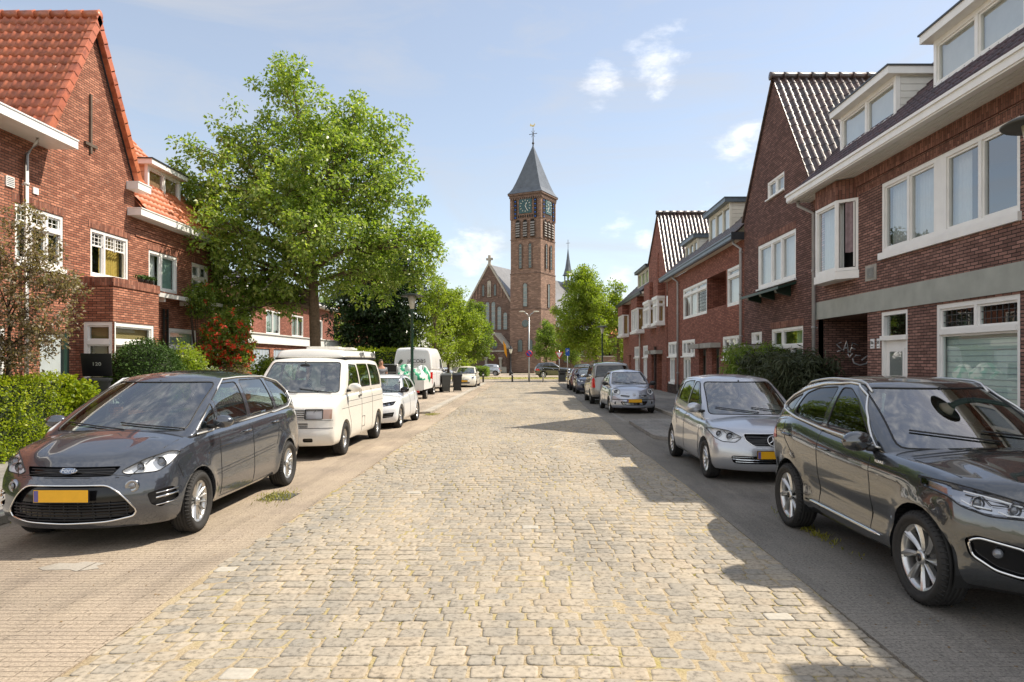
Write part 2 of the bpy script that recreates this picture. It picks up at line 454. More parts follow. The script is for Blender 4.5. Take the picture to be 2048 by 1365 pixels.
def make_setts():
    vs = []; fs = []; pale = []; pf = []
    jv = []; jf = []
    y = -2.; row = 0
    while y < 60.5:
        h = R.uniform(.142, .168)
        if y > 30: h *= 1.5
        x = RX0+R.uniform(-.05, .07); off = R.uniform(0, .2)
        x -= off if False else 0
        first = True
        while x < RX1-.06:
            w = R.uniform(.165, .235)*(1.2 if y > 30 else 1)
            if first: w = R.uniform(.09, .22); first = False
            if x+w > RX1+.02: w = RX1-x
            if RX1-(x+w) < .08: w = RX1-x
            gx = R.uniform(.003, .012); gy = R.uniform(.0015, .006)
            x0, x1, y0, y1 = x+gx, x+w-gx, y+gy, y+h-gy
            bow = .012*math.sin(x*1.1+row*.05)
            cr = R.uniform(.016, .034)
            pts = []
            for (cx, cy, sx, sy) in ((x0, y0, 1, 1), (x1, y0, -1, 1), (x1, y1, -1, -1), (x0, y1, 1, -1)):
                jx, jy = R.uniform(-.007, .007), R.uniform(-.006, .006)
                p1 = (cx+jx+sx*cr, cy+jy); pm = (cx+jx+sx*cr*.3, cy+jy+sy*cr*.22); p2 = (cx+jx, cy+jy+sy*cr*.8)
                if sx*sy < 0: pts += [p1, pm, p2]
                else: pts += [p2, pm, p1]
            mx = (x0+x1)/2; my = (y0+y1)/2
            z0 = roadz(mx, my)+R.uniform(-.002, .003); tx, ty = R.uniform(-.014, .014), R.uniform(-.016, .016)
            is_pale = R.random() < .005 and y > 3
            V_, F_ = (pale, pf) if is_pale else (vs, fs)
            n0 = len(V_); n = len(pts)
            for k, (sc, dz) in enumerate(((1.0, -.016), (.988, -.0035), (.945, .0), (.70, .0012))):
                for (px, py) in pts:
                    qx = mx+(px-mx)*(sc if k < 2 else 1-(1-sc)*.7); qy = my+(py-my)*sc
                    V_.append((qx, qy+bow, z0+dz+tx*(qx-mx)+ty*(qy-my)))
            for k in range(3):
                for i in range(n):
                    j = (i+1) % n; F_.append((n0+k*n+i, n0+k*n+j, n0+(k+1)*n+j, n0+(k+1)*n+i))
            F_.append(tuple(n0+3*n+i for i in range(n)))
            x += w
        y += h; row += 1
    def mk(name, vs, fs, mt, **kw):
        me = bpy.data.meshes.new(name); me.from_pydata(vs, [], fs)
        me.polygons.foreach_set('use_smooth', [True]*len(fs)); me.update()
        return tag(link_mesh(name, me, mt), **kw)
    mk('road', vs, fs, 'sett', kind='structure')
    mk('road_pale_setts', pale, pf, 'sett_pale', kind='structure')
    # sand bed
    nx, ny = 26, 250
    X = np.linspace(RX0-.02, RX1+.02, nx); Y = np.linspace(-2, 61, ny)
    P = [(x, yy, roadz(x, yy)-.0052+.0022*math.sin(40*x*1.3+17*yy)+.003*math.sin(2.1*x+1.3*yy)) for yy in Y for x in X]
    F = [(j*nx+i, j*nx+i+1, (j+1)*nx+i+1, (j+1)*nx+i) for j in range(ny-1) for i in range(nx-1)]
    mk('road_joint_sand', P, F, 'joint_mat', kind='structure')
make_setts()
# moss tufts and sand crumbs in the joints: nobody could count them
def moss_patches():
    n = 15000
    P = []
    cl = [(R.uniform(-2.5, 2.3), R.uniform(3.2, 14)) for _ in range(110)]
    for i in range(n):
        if i % 3: cx, cy = R.choice(cl); x = cx+R.gauss(0, .16); y = cy+R.gauss(0, .24)
        else: x = R.uniform(RX0, RX1); y = 3+24*R.random()**1.5
        if RX0 < x < RX1: P.append((x, y, roadz(x, y)-.008))
    P = np.array(P); n = len(P)
    return P
MOSS = moss_patches()
def blades(name, P, h0, h1, w, mt, lean=.5, **kw):
    n = len(P); a = NR.uniform(0, 2*PI, n); h = NR.uniform(h0, h1, n); ww = w*NR.uniform(.6, 1.3, n)
    d = np.stack([np.cos(a), np.sin(a), np.zeros(n)], 1); e = np.stack([-np.sin(a), np.cos(a), np.zeros(n)], 1)
    up = np.stack([np.cos(a)*lean, np.sin(a)*lean, np.ones(n)], 1)*h[:, None]
    v = np.stack([P-e*ww[:, None]/2, P+e*ww[:, None]/2, P+up*.6+e*ww[:, None]*.35, P+up*.6-e*ww[:, None]*.35], 1)
    t = P+up
    vv = np.concatenate([v, t[:, None, :]], 1).reshape(-1, 3)
    i = np.arange(n)[:, None]*5
    f = np.concatenate([i+np.array([[0, 1, 2, 3]])], 0)
    o = npmesh(name, vv, f, mt, **kw)
    return o
tag(blades('joint_moss', MOSS, .006, .016, .022, 'moss', 1.2), kind='stuff', label='yellow green moss and sand crumbs in the joints of the setts')
# left parking lane: sanded brick pavers laid across
def pavermat(name, c1, c2, mortar, bw, rh, ms, bump, stains, grit=.5):
    m, nt, out = newmat(name)
    uv = N(nt, 'ShaderNodeTexCoord').outputs['UV']
    nz = N(nt, 'ShaderNodeTexNoise', {'Vector': uv, 'Scale': 6., 'Detail': 2.})
    wob = N(nt, 'ShaderNodeVectorMath', {0: nz.outputs['Color'], 1: (.5, .5, .5)}, operation='SUBTRACT')
    wob2 = N(nt, 'ShaderNodeVectorMath', {0: wob.outputs[0], 'Scale': .02}, operation='SCALE')
    vec = N(nt, 'ShaderNodeVectorMath', {0: uv, 1: wob2.outputs[0]}, operation='ADD').outputs[0]
    bt = N(nt, 'ShaderNodeTexBrick', {'Vector': vec, 'Color1': c4(c1), 'Color2': c4(c2), 'Mortar': c4(mortar), 'Scale': 1., 'Mortar Size': ms, 'Mortar Smooth': .4, 'Brick Width': bw, 'Row Height': rh})
    gr = noise(nt, uv, 46, 7, .8)
    sand = ramp(nt, noise(nt, uv, .9, 6, .65), [(.38, (0, 0, 0)), (.62, (1, 1, 1))])
    col = mixc(nt, sand, bt.outputs['Color'], stains)
    mfac = N(nt, 'ShaderNodeMath', {0: bt.outputs['Fac'], 1: ramp(nt, noise(nt, uv, 3.1, 5, .7), [(.35, (.1,)*3), (.6, (.85,)*3)])}, operation='MULTIPLY')
    col = mixc(nt, mfac.outputs[0], col, mortar)
    col = mixc(nt, grit, col, ramp(nt, gr, [(.38, (.42, .40, .38)), (.47, (.95, .95, .95)), (.55, (1.05, 1.05, 1.04)), (.62, (1.45, 1.42, 1.36))]), 'MULTIPLY')
    big = noise(nt, uv, .25, 4, .6)
    col = mixc(nt, .9, col, ramp(nt, big, [(.35, (.74, .74, .75)), (.62, (1.12, 1.1, 1.08))]), 'MULTIPLY')
    col = mixc(nt, .5, col, ramp(nt, noise(nt, N(nt, 'ShaderNodeMapping', {'Vector': uv, 'Scale': (2.2, .35, 1)}).outputs[0], 1., 6, .7), [(.40, (.62, .62, .63)), (.52, (1, 1, 1))]), 'MULTIPLY')
    b = bsdf(nt, out, Base_Color=col, Roughness=.9, Specular_IOR_Level=.2)
    h = N(nt, 'ShaderNodeMath', {0: bt.outputs['Fac'], 1: -1., 2: gr}, operation='MULTIPLY_ADD')
    bn = N(nt, 'ShaderNodeBump', {'Strength': bump, 'Distance': .008, 'Height': h.outputs[0]})
    nt.links.new(bn.outputs[0], b.inputs['Normal'])
pavermat('lane_left', (.37, .31, .245), (.42, .35, .275), (.19, .155, .115), .47, .07, .0045, .9, (.43, .36, .275), .9)
pavermat('lane_right', (.24, .225, .20), (.28, .26, .23), (.22, .205, .18), .21, .07, .003, .8, (.28, .26, .225), 1.)
pavermat('tiles30', (.27, .265, .25), (.33, .32, .30), (.10, .095, .08), .3, .3, .006, .5, (.32, .30, .27), .5)
pavermat('paving_left', (.37, .32, .265), (.43, .375, .30), (.16, .13, .10), .21, .105, .006, .5, (.46, .39, .31), .5)
pavermat('kerbstone', (.40, .37, .32), (.46, .43, .37), (.12, .1, .08), 1.0, 5., .008, .3, (.42, .39, .33), .5)
pavermat('junction_mat', (.34, .29, .235), (.39, .335, .27), (.22, .18, .14), .21, .105, .006, .4, (.43, .37, .29), .5)
sheet('parking_lane', 'lane_left', -6.0, RX0, -3, 61, 0)
sheet('parking_lane_right', 'lane_right', RX1, 4.8, -3, 61, 0)
sheet('pavement', 'tiles30', -10.2, -6.12, -3, 61, .09)
sheet('kerb', 'kerbstone', -6.12, -6.0, -3, 25, .1)
sheet('garden_soil', 'soil', -11.5, -10.2, -3, 61, .05)
sheet('pavement_buildout', 'paving_left', -5.998, -3.75, 25.0, 58, .07)
sheet('kerb_buildout', 'kerbstone', -3.75, -3.45, 25.0, 58, .08)
sheet('pavement_right', 'tiles30', 4.92, 7.95, -3, 60, .09)
sheet('kerb_right', 'kerbstone', 4.8, 4.92, -3, 58, .1)
# kerb build-out on the right between the silver cars, with rounded corners
bo = MB(); pts = []
for a in range(7): t = PI+PI/2*a/6; pts.append((3.75+.75*math.cos(t), 17.2+.75*math.sin(t), 0))
pts += [(4.8, 16.45, 0), (4.8, 21.9, 0)]
for a in range(7): t = PI/2+PI/2*a/6; pts.append((3.75+.75*math.cos(t), 21.15+.75*math.sin(t), 0))
bo.prism(pts, (0, 0, .085))
tag(bo.build('pavement_corner', 'tiles30'), kind='structure')
# second strip of kerb stone between lane and bays (flush)
for i, (x0, x1, y0, y1) in enumerate(((2.93, 3.03, 22, 60),)):
    q = MB(); q.poly([(x0, y0, .005), (x1, y0, .005), (x1, y1, .005), (x0, y1, .005)])
    tag(q.build('gutter_strip', 'tiles30'), kind='structure')
q = MB(); q.poly([(-3.06, -3, .005), (-2.92, -3, .005), (-2.92, 61, .005), (-3.06, 61, .005)])
# junction and far ground
sheet('side_street', 'junction_mat', -60, 60, 61, 71.5, -.005)
sheet('far_street', 'junction_mat', -60, 60, 79, 86, -.01)
m, nt, out = newmat('dry_grass')
tc = N(nt, 'ShaderNodeTexCoord').outputs['Object']
c = ramp(nt, noise(nt, tc, .5, 7, .7), [(.35, (.24, .24, .06)), (.6, (.46, .40, .18))])
bsdf(nt, out, Base_Color=c, Roughness=.95)
sheet('grass_verge', 'dry_grass', -60, 60, 71.5, 79, .03)
sheet('church_square', 'paving_left', -60, 60, 86, 104, 0)
tag(blades('verge_grass', np.stack([NR.uniform(-22, 20, 9000), NR.uniform(71.6, 78.9, 9000), np.full(9000, .03)], 1), .04, .12, .03, 'grass_blade', .4), kind='stuff', label='dry yellow grass on the verge')
# weeds along the edges
W = []
for i in range(2400):
    k = R.random()
    if k < .0: W.append((2.98+R.gauss(0, .02), R.uniform(4, 16), .004))
    elif k < .35: continue
    elif k < .6: W.append((-6.0+R.gauss(.03, .03), R.uniform(4, 24), .004))
    elif k < .72: W.append((3.1+R.gauss(0, .05), 7.9+R.gauss(0, .45), .004))
    elif k < .86: W.append((-3.45+R.gauss(0, .12), 9.7+R.gauss(0, .22), .004))
    else: W.append((-3.35+R.gauss(0, .12), 24.6+R.gauss(0, .3), .004))
tag(blades('kerb_weeds', np.array(W), .02, .07, .012, 'grass_blade', .9), kind='stuff', label='small green weeds growing along kerbs and gutters')

pbr('dry_litter', (.20, .13, .06), .9, var=.4, vs=30)
L_ = np.stack([np.where(NR.random(1500) < .7, NR.uniform(2.4, 5.2, 1500), NR.uniform(-6.2, -2.9, 1500)), NR.uniform(4, 24, 1500), np.full(1500, .003)], 1)
L_[L_[:, 0] > 4.8, 2] = .101; L_[L_[:, 0] < -6.0, 2] = .101
tag(blades('leaf_litter', L_, .002, .006, .022, 'dry_litter', 4.), kind='stuff', label='scattered dry leaf bits along the parking lanes')
t = thing('drain_grate', 'rusty slotted drain grate set in the lane beside the grey people carrier', 'drain', (-3.42, 9.75, 0))
b = MB(t.location); b.box(-3.62, -3.22, 9.5, 10.0, -.05, .004); b.build('frame', 'iron_dark', t)
b = MB(t.location)
for i in range(7): b.box(-3.59, -3.25, 9.54+i*.064, 9.57+i*.064, .004, .009)
b.build('grate_bars', 'zinc', t)
b = MB(); pts = [(-4.42, 6.40), (-4.33, 6.33), (-4.10, 6.35), (-4.02, 6.30), (-3.86, 6.38), (-3.93, 6.46), (-3.90, 6.55), (-4.12, 6.60), (-4.18, 6.54), (-4.34, 6.56)]; b.prism([(x, y, -.01) for x, y in pts], (0, 0, .014))
tag(b.build('paving_patch', 'kerbstone'), kind='structure')
# ------------------------------------------------------------------ house kit
class Face:
    """a facade plane: O + U*u + Z*z + N*n ; root = thing the parts belong to"""
    def __init__(s, root, O, U, Nn): s.root = root; s.O = V(O); s.U = V(U); s.N = V(Nn); s.off = root.location
    def P(s, u, z, n=0.): return s.O+s.U*u+V((0, 0, z))+s.N*n
    def mb(s): return MB(s.off)
    def bx(s, b, u0, u1, z0, z1, n0, n1, mi=0): return b.obox(s.O, s.U, s.N, u0, u1, z0, z1, n0, n1, mi)
def wall(F, outline, openings, mats, name='wall', reveal=.14, parent=None, label=None):
    bm = bmesh.new()
    vs = [bm.verts.new((u, z, 0)) for u, z in outline]; bm.faces.new(vs)
    lines = set()
    for (a, b_, c, d) in openings:
        for co, no, in (((a, 0, 0), (1, 0, 0)), ((b_, 0, 0), (1, 0, 0)), ((0, c, 0), (0, 1, 0)), ((0, d, 0), (0, 1, 0))): lines.add((co, no))
    for co, no in lines:
        bmesh.ops.bisect_plane(bm, geom=bm.verts[:]+bm.edges[:]+bm.faces[:], plane_co=co, plane_no=no)
    b = F.mb(); flip = F.U.cross(V((0, 0, 1))).dot(F.N) < 0
    for f in bm.faces:
        c = f.calc_center_median()
        if any(a < c.x < b_ and cc < c.y < d for (a, b_, cc, d) in openings): continue
        p = [F.P(v.co.x, v.co.y) for v in f.verts]
        n = (p[1]-p[0]).cross(p[2]-p[0])
        if n.dot(F.N) < 0: p = p[::-1]
        b.poly(p)
    bm.free()
    for (a, b_, c, d) in openings:
        for (q, ctr) in ((((a, c), (a, d)), 0), (((b_, c), (b_, d)), 0), (((a, c), (b_, c)), 0), (((a, d), (b_, d)), 0)):
            (u0, z0), (u1, z1) = q
            p = [F.P(u0, z0), F.P(u1, z1), F.P(u1, z1, -reveal), F.P(u0, z0, -reveal)]
            n = (p[1]-p[0]).cross(p[2]-p[0]); mid = F.P((a+b_)/2, (c+d)/2)
            if n.dot(mid-p[0]) < 0: p = p[::-1]
            b.poly(p)
    return b.build(name, mats, parent or F.root, label)
def curtain(F, par, u0, u1, z0, z1, n, m, wave=.02, per=.11):
    b = F.mb(); k = max(2, int((u1-u0)/per*4)); vs = []; fs = []
    for i in range(k+1):
        u = u0+(u1-u0)*i/k; d = wave*math.sin(i*PI/2+.4*math.sin(i*.7)) if wave else 0
        vs += [F.P(u, z0, n+d*1.3), F.P(u, z1, n+d)]
    for i in range(k): fs.append((2*i, 2*i+2, 2*i+3, 2*i+1))
    b.add(vs, fs, 0, bool(wave)); return b.build('curtain' if wave else 'blind', m, par)
def window(F, u0, u1, z0, z1, cols=(.5,), transom=None, tcols=None, fw=.065, sw=.04, cur=None, sill=0, lead=None, mat='white_paint', parent=None, name='window', glass='window_glass', n=0., room=1.6, label=None, skip=()):
    b = F.mb()
    # outer frame
    F.bx(b, u0, u0+fw, z0, z1, n-.12, n-.015); F.bx(b, u1-fw, u1, z0, z1, n-.12, n-.015)
    F.bx(b, u0+fw, u1-fw, z1-fw, z1, n-.12, n-.017); F.bx(b, u0+fw, u1-fw, z0, z0+fw, n-.12, n-.012)
    cells = []
    def split(za, zb, cc):
        e = [u0+fw]+[u0+(u1-u0)*c for c in cc]+[u1-fw]
        for i in range(len(e)-1):
            a = e[i]+(fw*.5 if i else 0); c = e[i+1]-(fw*.5 if i < len(e)-2 else 0)
            cells.append((a, c, za, zb))
            if i < len(e)-2: F.bx(b, e[i+1]-fw*.5, e[i+1]+fw*.5, za, zb, n-.12, n-.02)
    if transom:
        F.bx(b, u0+fw, u1-fw, transom-fw*.6, transom+fw*.6, n-.12, n+.012)
        split(z0+fw, transom-fw*.6, cols); split(transom+fw*.6, z1-fw, tcols if tcols is not None else cols)
    else: split(z0+fw, z1-fw, cols)
    if sill:
        F.bx(b, u0-.04, u1+.04, z0-sill, z0-.001, n-.10, n+.07)
    for ci, (a, c, za, zb) in enumerate(cells):
        if ci in skip: continue
        F.bx(b, a, a+sw, za, zb, n-.11, n-.05); F.bx(b, c-sw, c, za, zb, n-.11, n-.05)
        F.bx(b, a+sw, c-sw, za, za+sw, n-.11, n-.052); F.bx(b, a+sw, c-sw, zb-sw, zb, n-.11, n-.052)
    fr = b.build(name, mat, parent or F.root, label)
    if lead:
        l = F.mb()
        for ci in lead[0]:
            a, c, za, zb = cells[ci]; nx, nz = lead[1]
            for i in range(1, nx): u = a+(c-a)*i/nx; F.bx(l, u-.006, u+.006, za, zb, n-.088, n-.074)
            for i in range(1, nz): z = za+(zb-za)*i/nz; F.bx(l, a, c, z-.006, z+.006, n-.0885, n-.0735)
        l.build('glazing_bar', lead[2] if len(lead) > 2 else 'lead', fr)
    p = F.mb()
    for ci, (a, c, za, zb) in enumerate(cells):
        if ci in skip: continue
        t = R.uniform(-.004, .004); s = R.uniform(-.004, .004)
        q = [F.P(a, za, n-.085+t), F.P(c, za, n-.085-t), F.P(c, zb, n-.085-t+s), F.P(a, zb, n-.085+t+s)]
        if (q[1]-q[0]).cross(q[2]-q[0]).dot(F.N) < 0: q = q[::-1]
        p.poly(q)
    p.build('pane', glass, fr)
    # room behind
    if room:
        r = F.mb(); d0, d1 = n-.14, n-room
        a, c, za, zb = u0+.01, u1-.01, z0+.01, z1-.01
        for q in (((a, za, d1), (c, za, d1), (c, zb, d1), (a, zb, d1)), ((a, za, d0), (a, zb, d0), (a, zb, d1), (a, za, d1)), ((c, za, d0), (c, zb, d0), (c, zb, d1), (c, za, d1)),
                  ((a, za, d0), (c, za, d0), (c, za, d1), (a, za, d1)), ((a, zb, d0), (c, zb, d0), (c, zb, d1), (a, zb, d1))):
            r.poly([F.P(*x) for x in q])
        r.build('interior', 'room_wall', fr)
    for cu in (cur or []):
        kind, f0, f1, m = cu[:4]; zz = cu[4] if len(cu) > 4 else (z0+.02, z1-.02)
        a = u0+(u1-u0)*f0; c = u0+(u1-u0)*f1
        curtain(F, fr, a, c, zz[0], zz[1], n-.24 if kind == 'c' else n-.17, m, .025 if kind == 'c' else 0)
    return fr
def tiles(b, O, U, W, nu, nv, tw=.25, th=.31, roll=.045, jit=.004, glazed=False):
    """pantiles: O lower corner, U along eave, W upslope (unit vectors); each tile its own island"""
    O = V(O); U = V(U).normalized(); W = V(W).normalized(); Nn = U.cross(W)
    if Nn.z < 0: Nn = -Nn
    st = .036
    if glazed: st = .024; prof = [(0, .034), (.10, .006), (.30, -.014), (.50, -.008), (.62, .018), (.70, .046), (.90, .050), (1.02, .036)]
    else: prof = [(0, .012), (.14, -.002), (.36, -.010), (.58, .002), (.72, roll*.8), (.84, roll), (.95, roll*.55), (1.06, .004)]
    for j in range(nv):
        for i in range(nu):
            dz = R.uniform(-jit, jit); dv = R.uniform(-jit, jit)
            vs = []
            for (s, h) in prof:
                p = O+U*((i+s)*tw)
                vs += [p+W*(j*th+dv)+Nn*(h+.008+dz), p+W*(j*th+dv)+Nn*(h+st+dz), p+W*((j+1.12)*th+dv)+Nn*(h+.010+dz)]
            fs = []
            for k in range(len(prof)-1):
                a = 3*k; c = 3*(k+1)
                fs += [(a, c, c+1, a+1), (a+1, c+1, c+2, a+2)]
            if U.cross(W).z < 0: fs = [f[::-1] for f in fs]
            b.add(vs, fs, 0, not glazed)
def ridge(b, A, B, r=.11, step=.42, mi=0):
    A = V(A); B = V(B); n = max(1, int((B-A).length/step)); d = (B-A)/n; t = d.normalized()
    for i in range(n):
        p = A+d*i
        b.tube([p, p+d*.12, p+d*1.08], [r*1.13, r*1.06, r*.93], 10, mi)
def downpipe(F, u, z0, z1, n=.07, r=.045, m='grey_pipe', off=.0, top=None):
    b = F.mb(); pts = []
    if top: tu, tz, tn = top; pts += [F.P(tu, tz, tn), F.P(tu, tz-.12, tn), F.P(u, z1, n)]
    else: pts.append(F.P(u, z1, n))
    pts.append(F.P(u, z0, n)); b.tube(pts, r, 10)
    for z in np.arange(z0+.9, z1-.1, 1.55): b.tube([F.P(u, z, n), F.P(u, z+.06, n)], r*1.25, 10); F.bx(b, u-.012, u+.012, z, z+.04, 0, n)
    return b.build('drainpipe', m, F.root)
def dormer(F, u0, u1, z0, z1, nf, nb, cols, trim='white_paint', clad='white_board', slab='white_paint', over=.22, th=.17, front='white_paint', cur=None, sidebd=True, both=True):
    """front plane at n=nf (negative = back from facade), runs back to n=nb"""
    b = F.mb()
    F.bx(b, u0, u1, z0-.6, z1, nf-.14, nb)                    # core
    bd = .16; z = z0-.5
    while z < z1:                                            # side boards
        zt = min(z+bd-.012, z1)
        for (ua, ub) in ((u0-.03, u0), (u1, u1+.03)): F.bx(b, ua, ub, z, zt, nf-.125, nb)
        z += bd
    d = b.build('dormer', [clad], F.root)
    s = F.mb(); F.bx(s, u0-.14, u1+.14, z1, z1+th, nb, nf+over); F.bx(s, u0-.17, u1+.17, z1+th, z1+th+.035, nb, nf+over+.03, 1)
    s.build('dormer_roof', [slab, 'dark_trim' if slab != 'blue_grey_trim' else 'blue_grey_trim'], d)
    window(F, u0-.03, u1+.03, z0, z1, cols=cols, n=nf, parent=d, name='dormer_window', room=0, cur=cur, fw=.10, mat=front)
    t = F.mb(); F.bx(t, u0-.03, u1+.03, z0-.12, z0, nf-.14, nf+.04); t.build('flashing', 'lead', d)
    return d
def plate(F, u0, u1, z0, z1, m, name, n1=.012, n0=0., parent=None, label=None):
    b = F.mb(); F.bx(b, u0, u1, z0, z1, n0, n1); return b.build(name, m, parent or F.root, label)
def gutter_box(F, u0, u1, zt, nout, m, soffit='white_board', th=.18, lip='zinc', zs=None, boards=True):
    b = F.mb()
    F.bx(b, u0, u1, zt-th, zt, nout-.12, nout); F.bx(b, u0-.01, u1+.01, zt-.045, zt+.012, nout, nout+.035)
    F.bx(b, u0, u1, zt-th-.03, zt-th, nout-.16, nout-.03)
    g = b.build('gutter', m, F.root)
    s = F.mb(); k = max(1, int((nout-.14)/.095)); w = (nout-.14)/k
    for i in range(k): F.bx(s, u0+.01, u1-.01, zt-th, zt-th+.03, i*w+.009, (i+1)*w-.009)
    F.bx(s, u0, u1, zt-th+.02, zt-.03, .0, nout-.125)
    s.build('soffit', soffit, g)
    return g
UY = (0, 1, 0)
def rootR(name, label, cat, y, x=7.9, group='terraced houses on the right side'): return thing(name, label, cat, (x, y, 0), 0, group)
XR = 7.9
# ================================================================== R1 near right house
r = rootR('brick_house', 'nearest dark brick house on the right with white dormers and a grey concrete band', 'house', 12)
F = Face(r, (XR, 0, 0), UY, (-1, 0, 0))
ops = [(11.41, 15.89, 4.27, 5.82), (16.55, 19.35, 0, 2.99), (14.80, 15.9, 0, 2.95), (11.41, 13.76, .72, 2.95), (17.05, 18.95, 4.05, 5.78), (4.5, 9.2, 4.27, 5.82), (4.5, 8., .72, 2.95)]
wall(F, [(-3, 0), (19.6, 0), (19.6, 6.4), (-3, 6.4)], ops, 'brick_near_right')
net = 'net_curtain'
window(F, 11.41, 15.89, 4.27, 5.82, cols=(.235, .47, .54, .76), fw=.09, cur=[('c', .36, .5, net), ('c', .53, .98, net), ('c', .02, .06, net)], sill=.15, skip=(2,))
# solid white panel in the wide mullion
plate(F, 11.41+4.48*.47+.045, 11.41+4.48*.54-.045, 4.3, 5.75, 'white_paint', 'mullion_panel', -.02, -.1)
window(F, 4.5, 9.2, 4.27, 5.82, cols=(.25, .5, .75), fw=.09, cur=[('c', .02, .98, net)], sill=.15)
window(F, 4.5, 8.0, .72, 2.95, cols=(.5,), transom=2.45, fw=.08, sill=.1)
window(F, 11.41, 13.76, .72, 2.95, cols=(), transom=2.42, tcols=(.5,), fw=.085, sill=.12, lead=((1, 2), (7, 3)), cur=[('b', .02, .98, 'shop_blind', (.75, 2.4))], name='shop_window', glass='window_glass_soft')
sw = F.mb()
for z in np.arange(.8, 2.38, .105): F.bx(sw, 11.5, 13.67, z, z+.012, -.168, -.160)
sw.build('blind_slat', 'blue_blind', F.root)
plate(F, -3, 19.52, 2.99, 3.46, 'concrete_band', 'lintel_band', .035, -.02)
# door
dm = F.mb(); F.bx(dm, 14.80, 14.88, 0, 2.95, -.13, -.01); F.bx(dm, 15.82, 15.9, 0, 2.95, -.13, -.01); F.bx(dm, 14.88, 15.82, 2.87, 2.95, -.13, -.012); F.bx(dm, 14.78, 15.92, 2.32, 2.42, -.13, .03)
df = dm.build('door_frame', 'white_paint', r)
dr = F.mb(); F.bx(dr, 14.88, 15.82, .05, 2.32, -.12, -.07); F.bx(dr, 15.02, 15.68, 1.18, 2.14, -.07, -.05); F.bx(dr, 15.02, 15.68, .3, .98, -.07, -.05)
door = dr.build('door', 'white_paint', r)
pn = F.mb(); F.bx(pn, 15.09, 15.61, 1.25, 2.07, -.05, -.042); F.bx(pn, 14.9, 15.8, 2.44, 2.86, -.09, -.084); pn.build('door_pane', 'window_glass', door)
pb = F.mb(); F.bx(pb, 15.09, 15.61, 1.25, 2.07, -.0605, -.0502); pb.build('frosted_film', 'green_blind', door)
pb = F.mb(); F.bx(pb, 14.89, 15.81, 2.43, 2.87, -.5, -.49); pb.build('transom_interior', 'dark_inside', door)
hd = F.mb(); hd.tube([F.P(15.72, 1.05, -.07), F.P(15.72, 1.05, -.02), F.P(15.60, 1.05, -.02)], .012, 8); hd.build('handle', 'zinc', door)
# oriel window
BX = .38
b = F.mb()
def orl(z0, z1, mi=0, e=0., tp=True):
    pts = [F.P(17.0-e, z0, 0), F.P(17.38-e*.4, z0, BX+e), F.P(18.62+e*.4, z0, BX+e), F.P(19.0+e, z0, 0)]
    b.prism(pts, (0, 0, z1-z0), mi)
orl(3.86, 4.05, 0, .03); ow = b.build('oriel_sill', 'white_paint', r)
b = F.mb(); orl(5.79, 6.27, 0, 0); b.build('oriel_brickwork', 'brick_soldier', r)
Fo = Face(r, F.P(17.38, 0, BX), (F.P(17.0, 0, 0)-F.P(17.38, 0, BX)).normalized(), V((-1*.38, -1*.38*1.0, 0)).normalized())
lo = math.hypot(.38, BX)
Ff = Face(r, F.P(0, 0, BX), UY, (-1, 0, 0))
window(Ff, 17.38, 18.62, 4.06, 5.79, cols=(), fw=.075, room=0, n=.01, cur=[('c', .05, .95, net)], name='oriel_window')
window(Fo, 0, lo, 4.06, 5.79, cols=(), fw=.07, room=0, n=.01, skip=(0,), name='oriel_casement', label='open casement with dark room behind')
b = F.mb(); b.box(7.95, 9.2, 17.0, 19.0, 4.05, 5.78); b.build('oriel_room', 'dark_inside', r)
curtain(Fo, r, .2, .42, 4.5, 5.72, -.08, 'mauve_curtain', .03)
b = Fo.mb(); Fo.bx(b, lo-.12, lo-.09, 4.15, 5.7, -.02, .0); b.build('casement_sash', 'white_paint', r)
# soldier courses
for (a, c, z, w_, nn) in ((-3, 19.58, 6.03, .26, .045), (-3, 17.0, 5.845, .145, .012)): b = F.mb(); F.bx(b, a, c, z, z+w_, -.02, nn); b.build('soldier_course', 'brick_soldier', r)
gutter_box(F, -3, 19.85, 6.47, .70, 'white_paint')
downpipe(F, 19.42, .3, 5.9, .10, .05, 'grey_pipe', top=(19.62, 6.28, .45))
# passage
b = F.mb()
b.poly([(7.9, 16.55, 0), (7.9, 16.55, 2.99), (16, 16.55, 2.99), (16, 16.55, 0)]); b.poly([(7.9, 19.35, 0), (16, 19.35, 0), (16, 19.35, 2.99), (7.9, 19.35, 2.99)])
b.poly([(7.9, 16.55, 2.985), (7.9, 19.35, 2.985), (16, 19.35, 2.985), (16, 16.55, 2.985)]); b.poly([(16, 16.55, 0), (16, 16.55, 3), (16, 19.35, 3), (16, 19.35, 0)])
b.build('passage', 'brick_near_right', r)
# graffiti: sprayed letters and a loop on the passage wall
gp = F.mb()
def strokes(L, x0, z0, s, rr=.021):
    for st in L: gp.tube([(x0+px*s*.9, 19.335, z0+pz*s) for px, pz in st], rr, 6)
strokes([[(0.30, 1.0), (0.05, .92), (0.22, .78), (.36, .66), (.10, .60)], [(.40, .62), (.56, 1.05), (.66, .55)], [(.46, .76), (.64, .76)], [(.72, .55), (.86, .98), (1.12, .88)], [(.80, .76), (1.0, .70)],
         [(1.25, .42), (1.02, .44), (.86, .28), (.92, .10), (1.2, .0), (1.5, .06), (1.72, .28), (1.66, .46), (1.42, .30), (1.3, .22)], [(.62, .5), (.70, .34), (.86, .52)]], 8.35, 1.75, .62)
gp.build('graffiti_writing', 'graffiti', r)
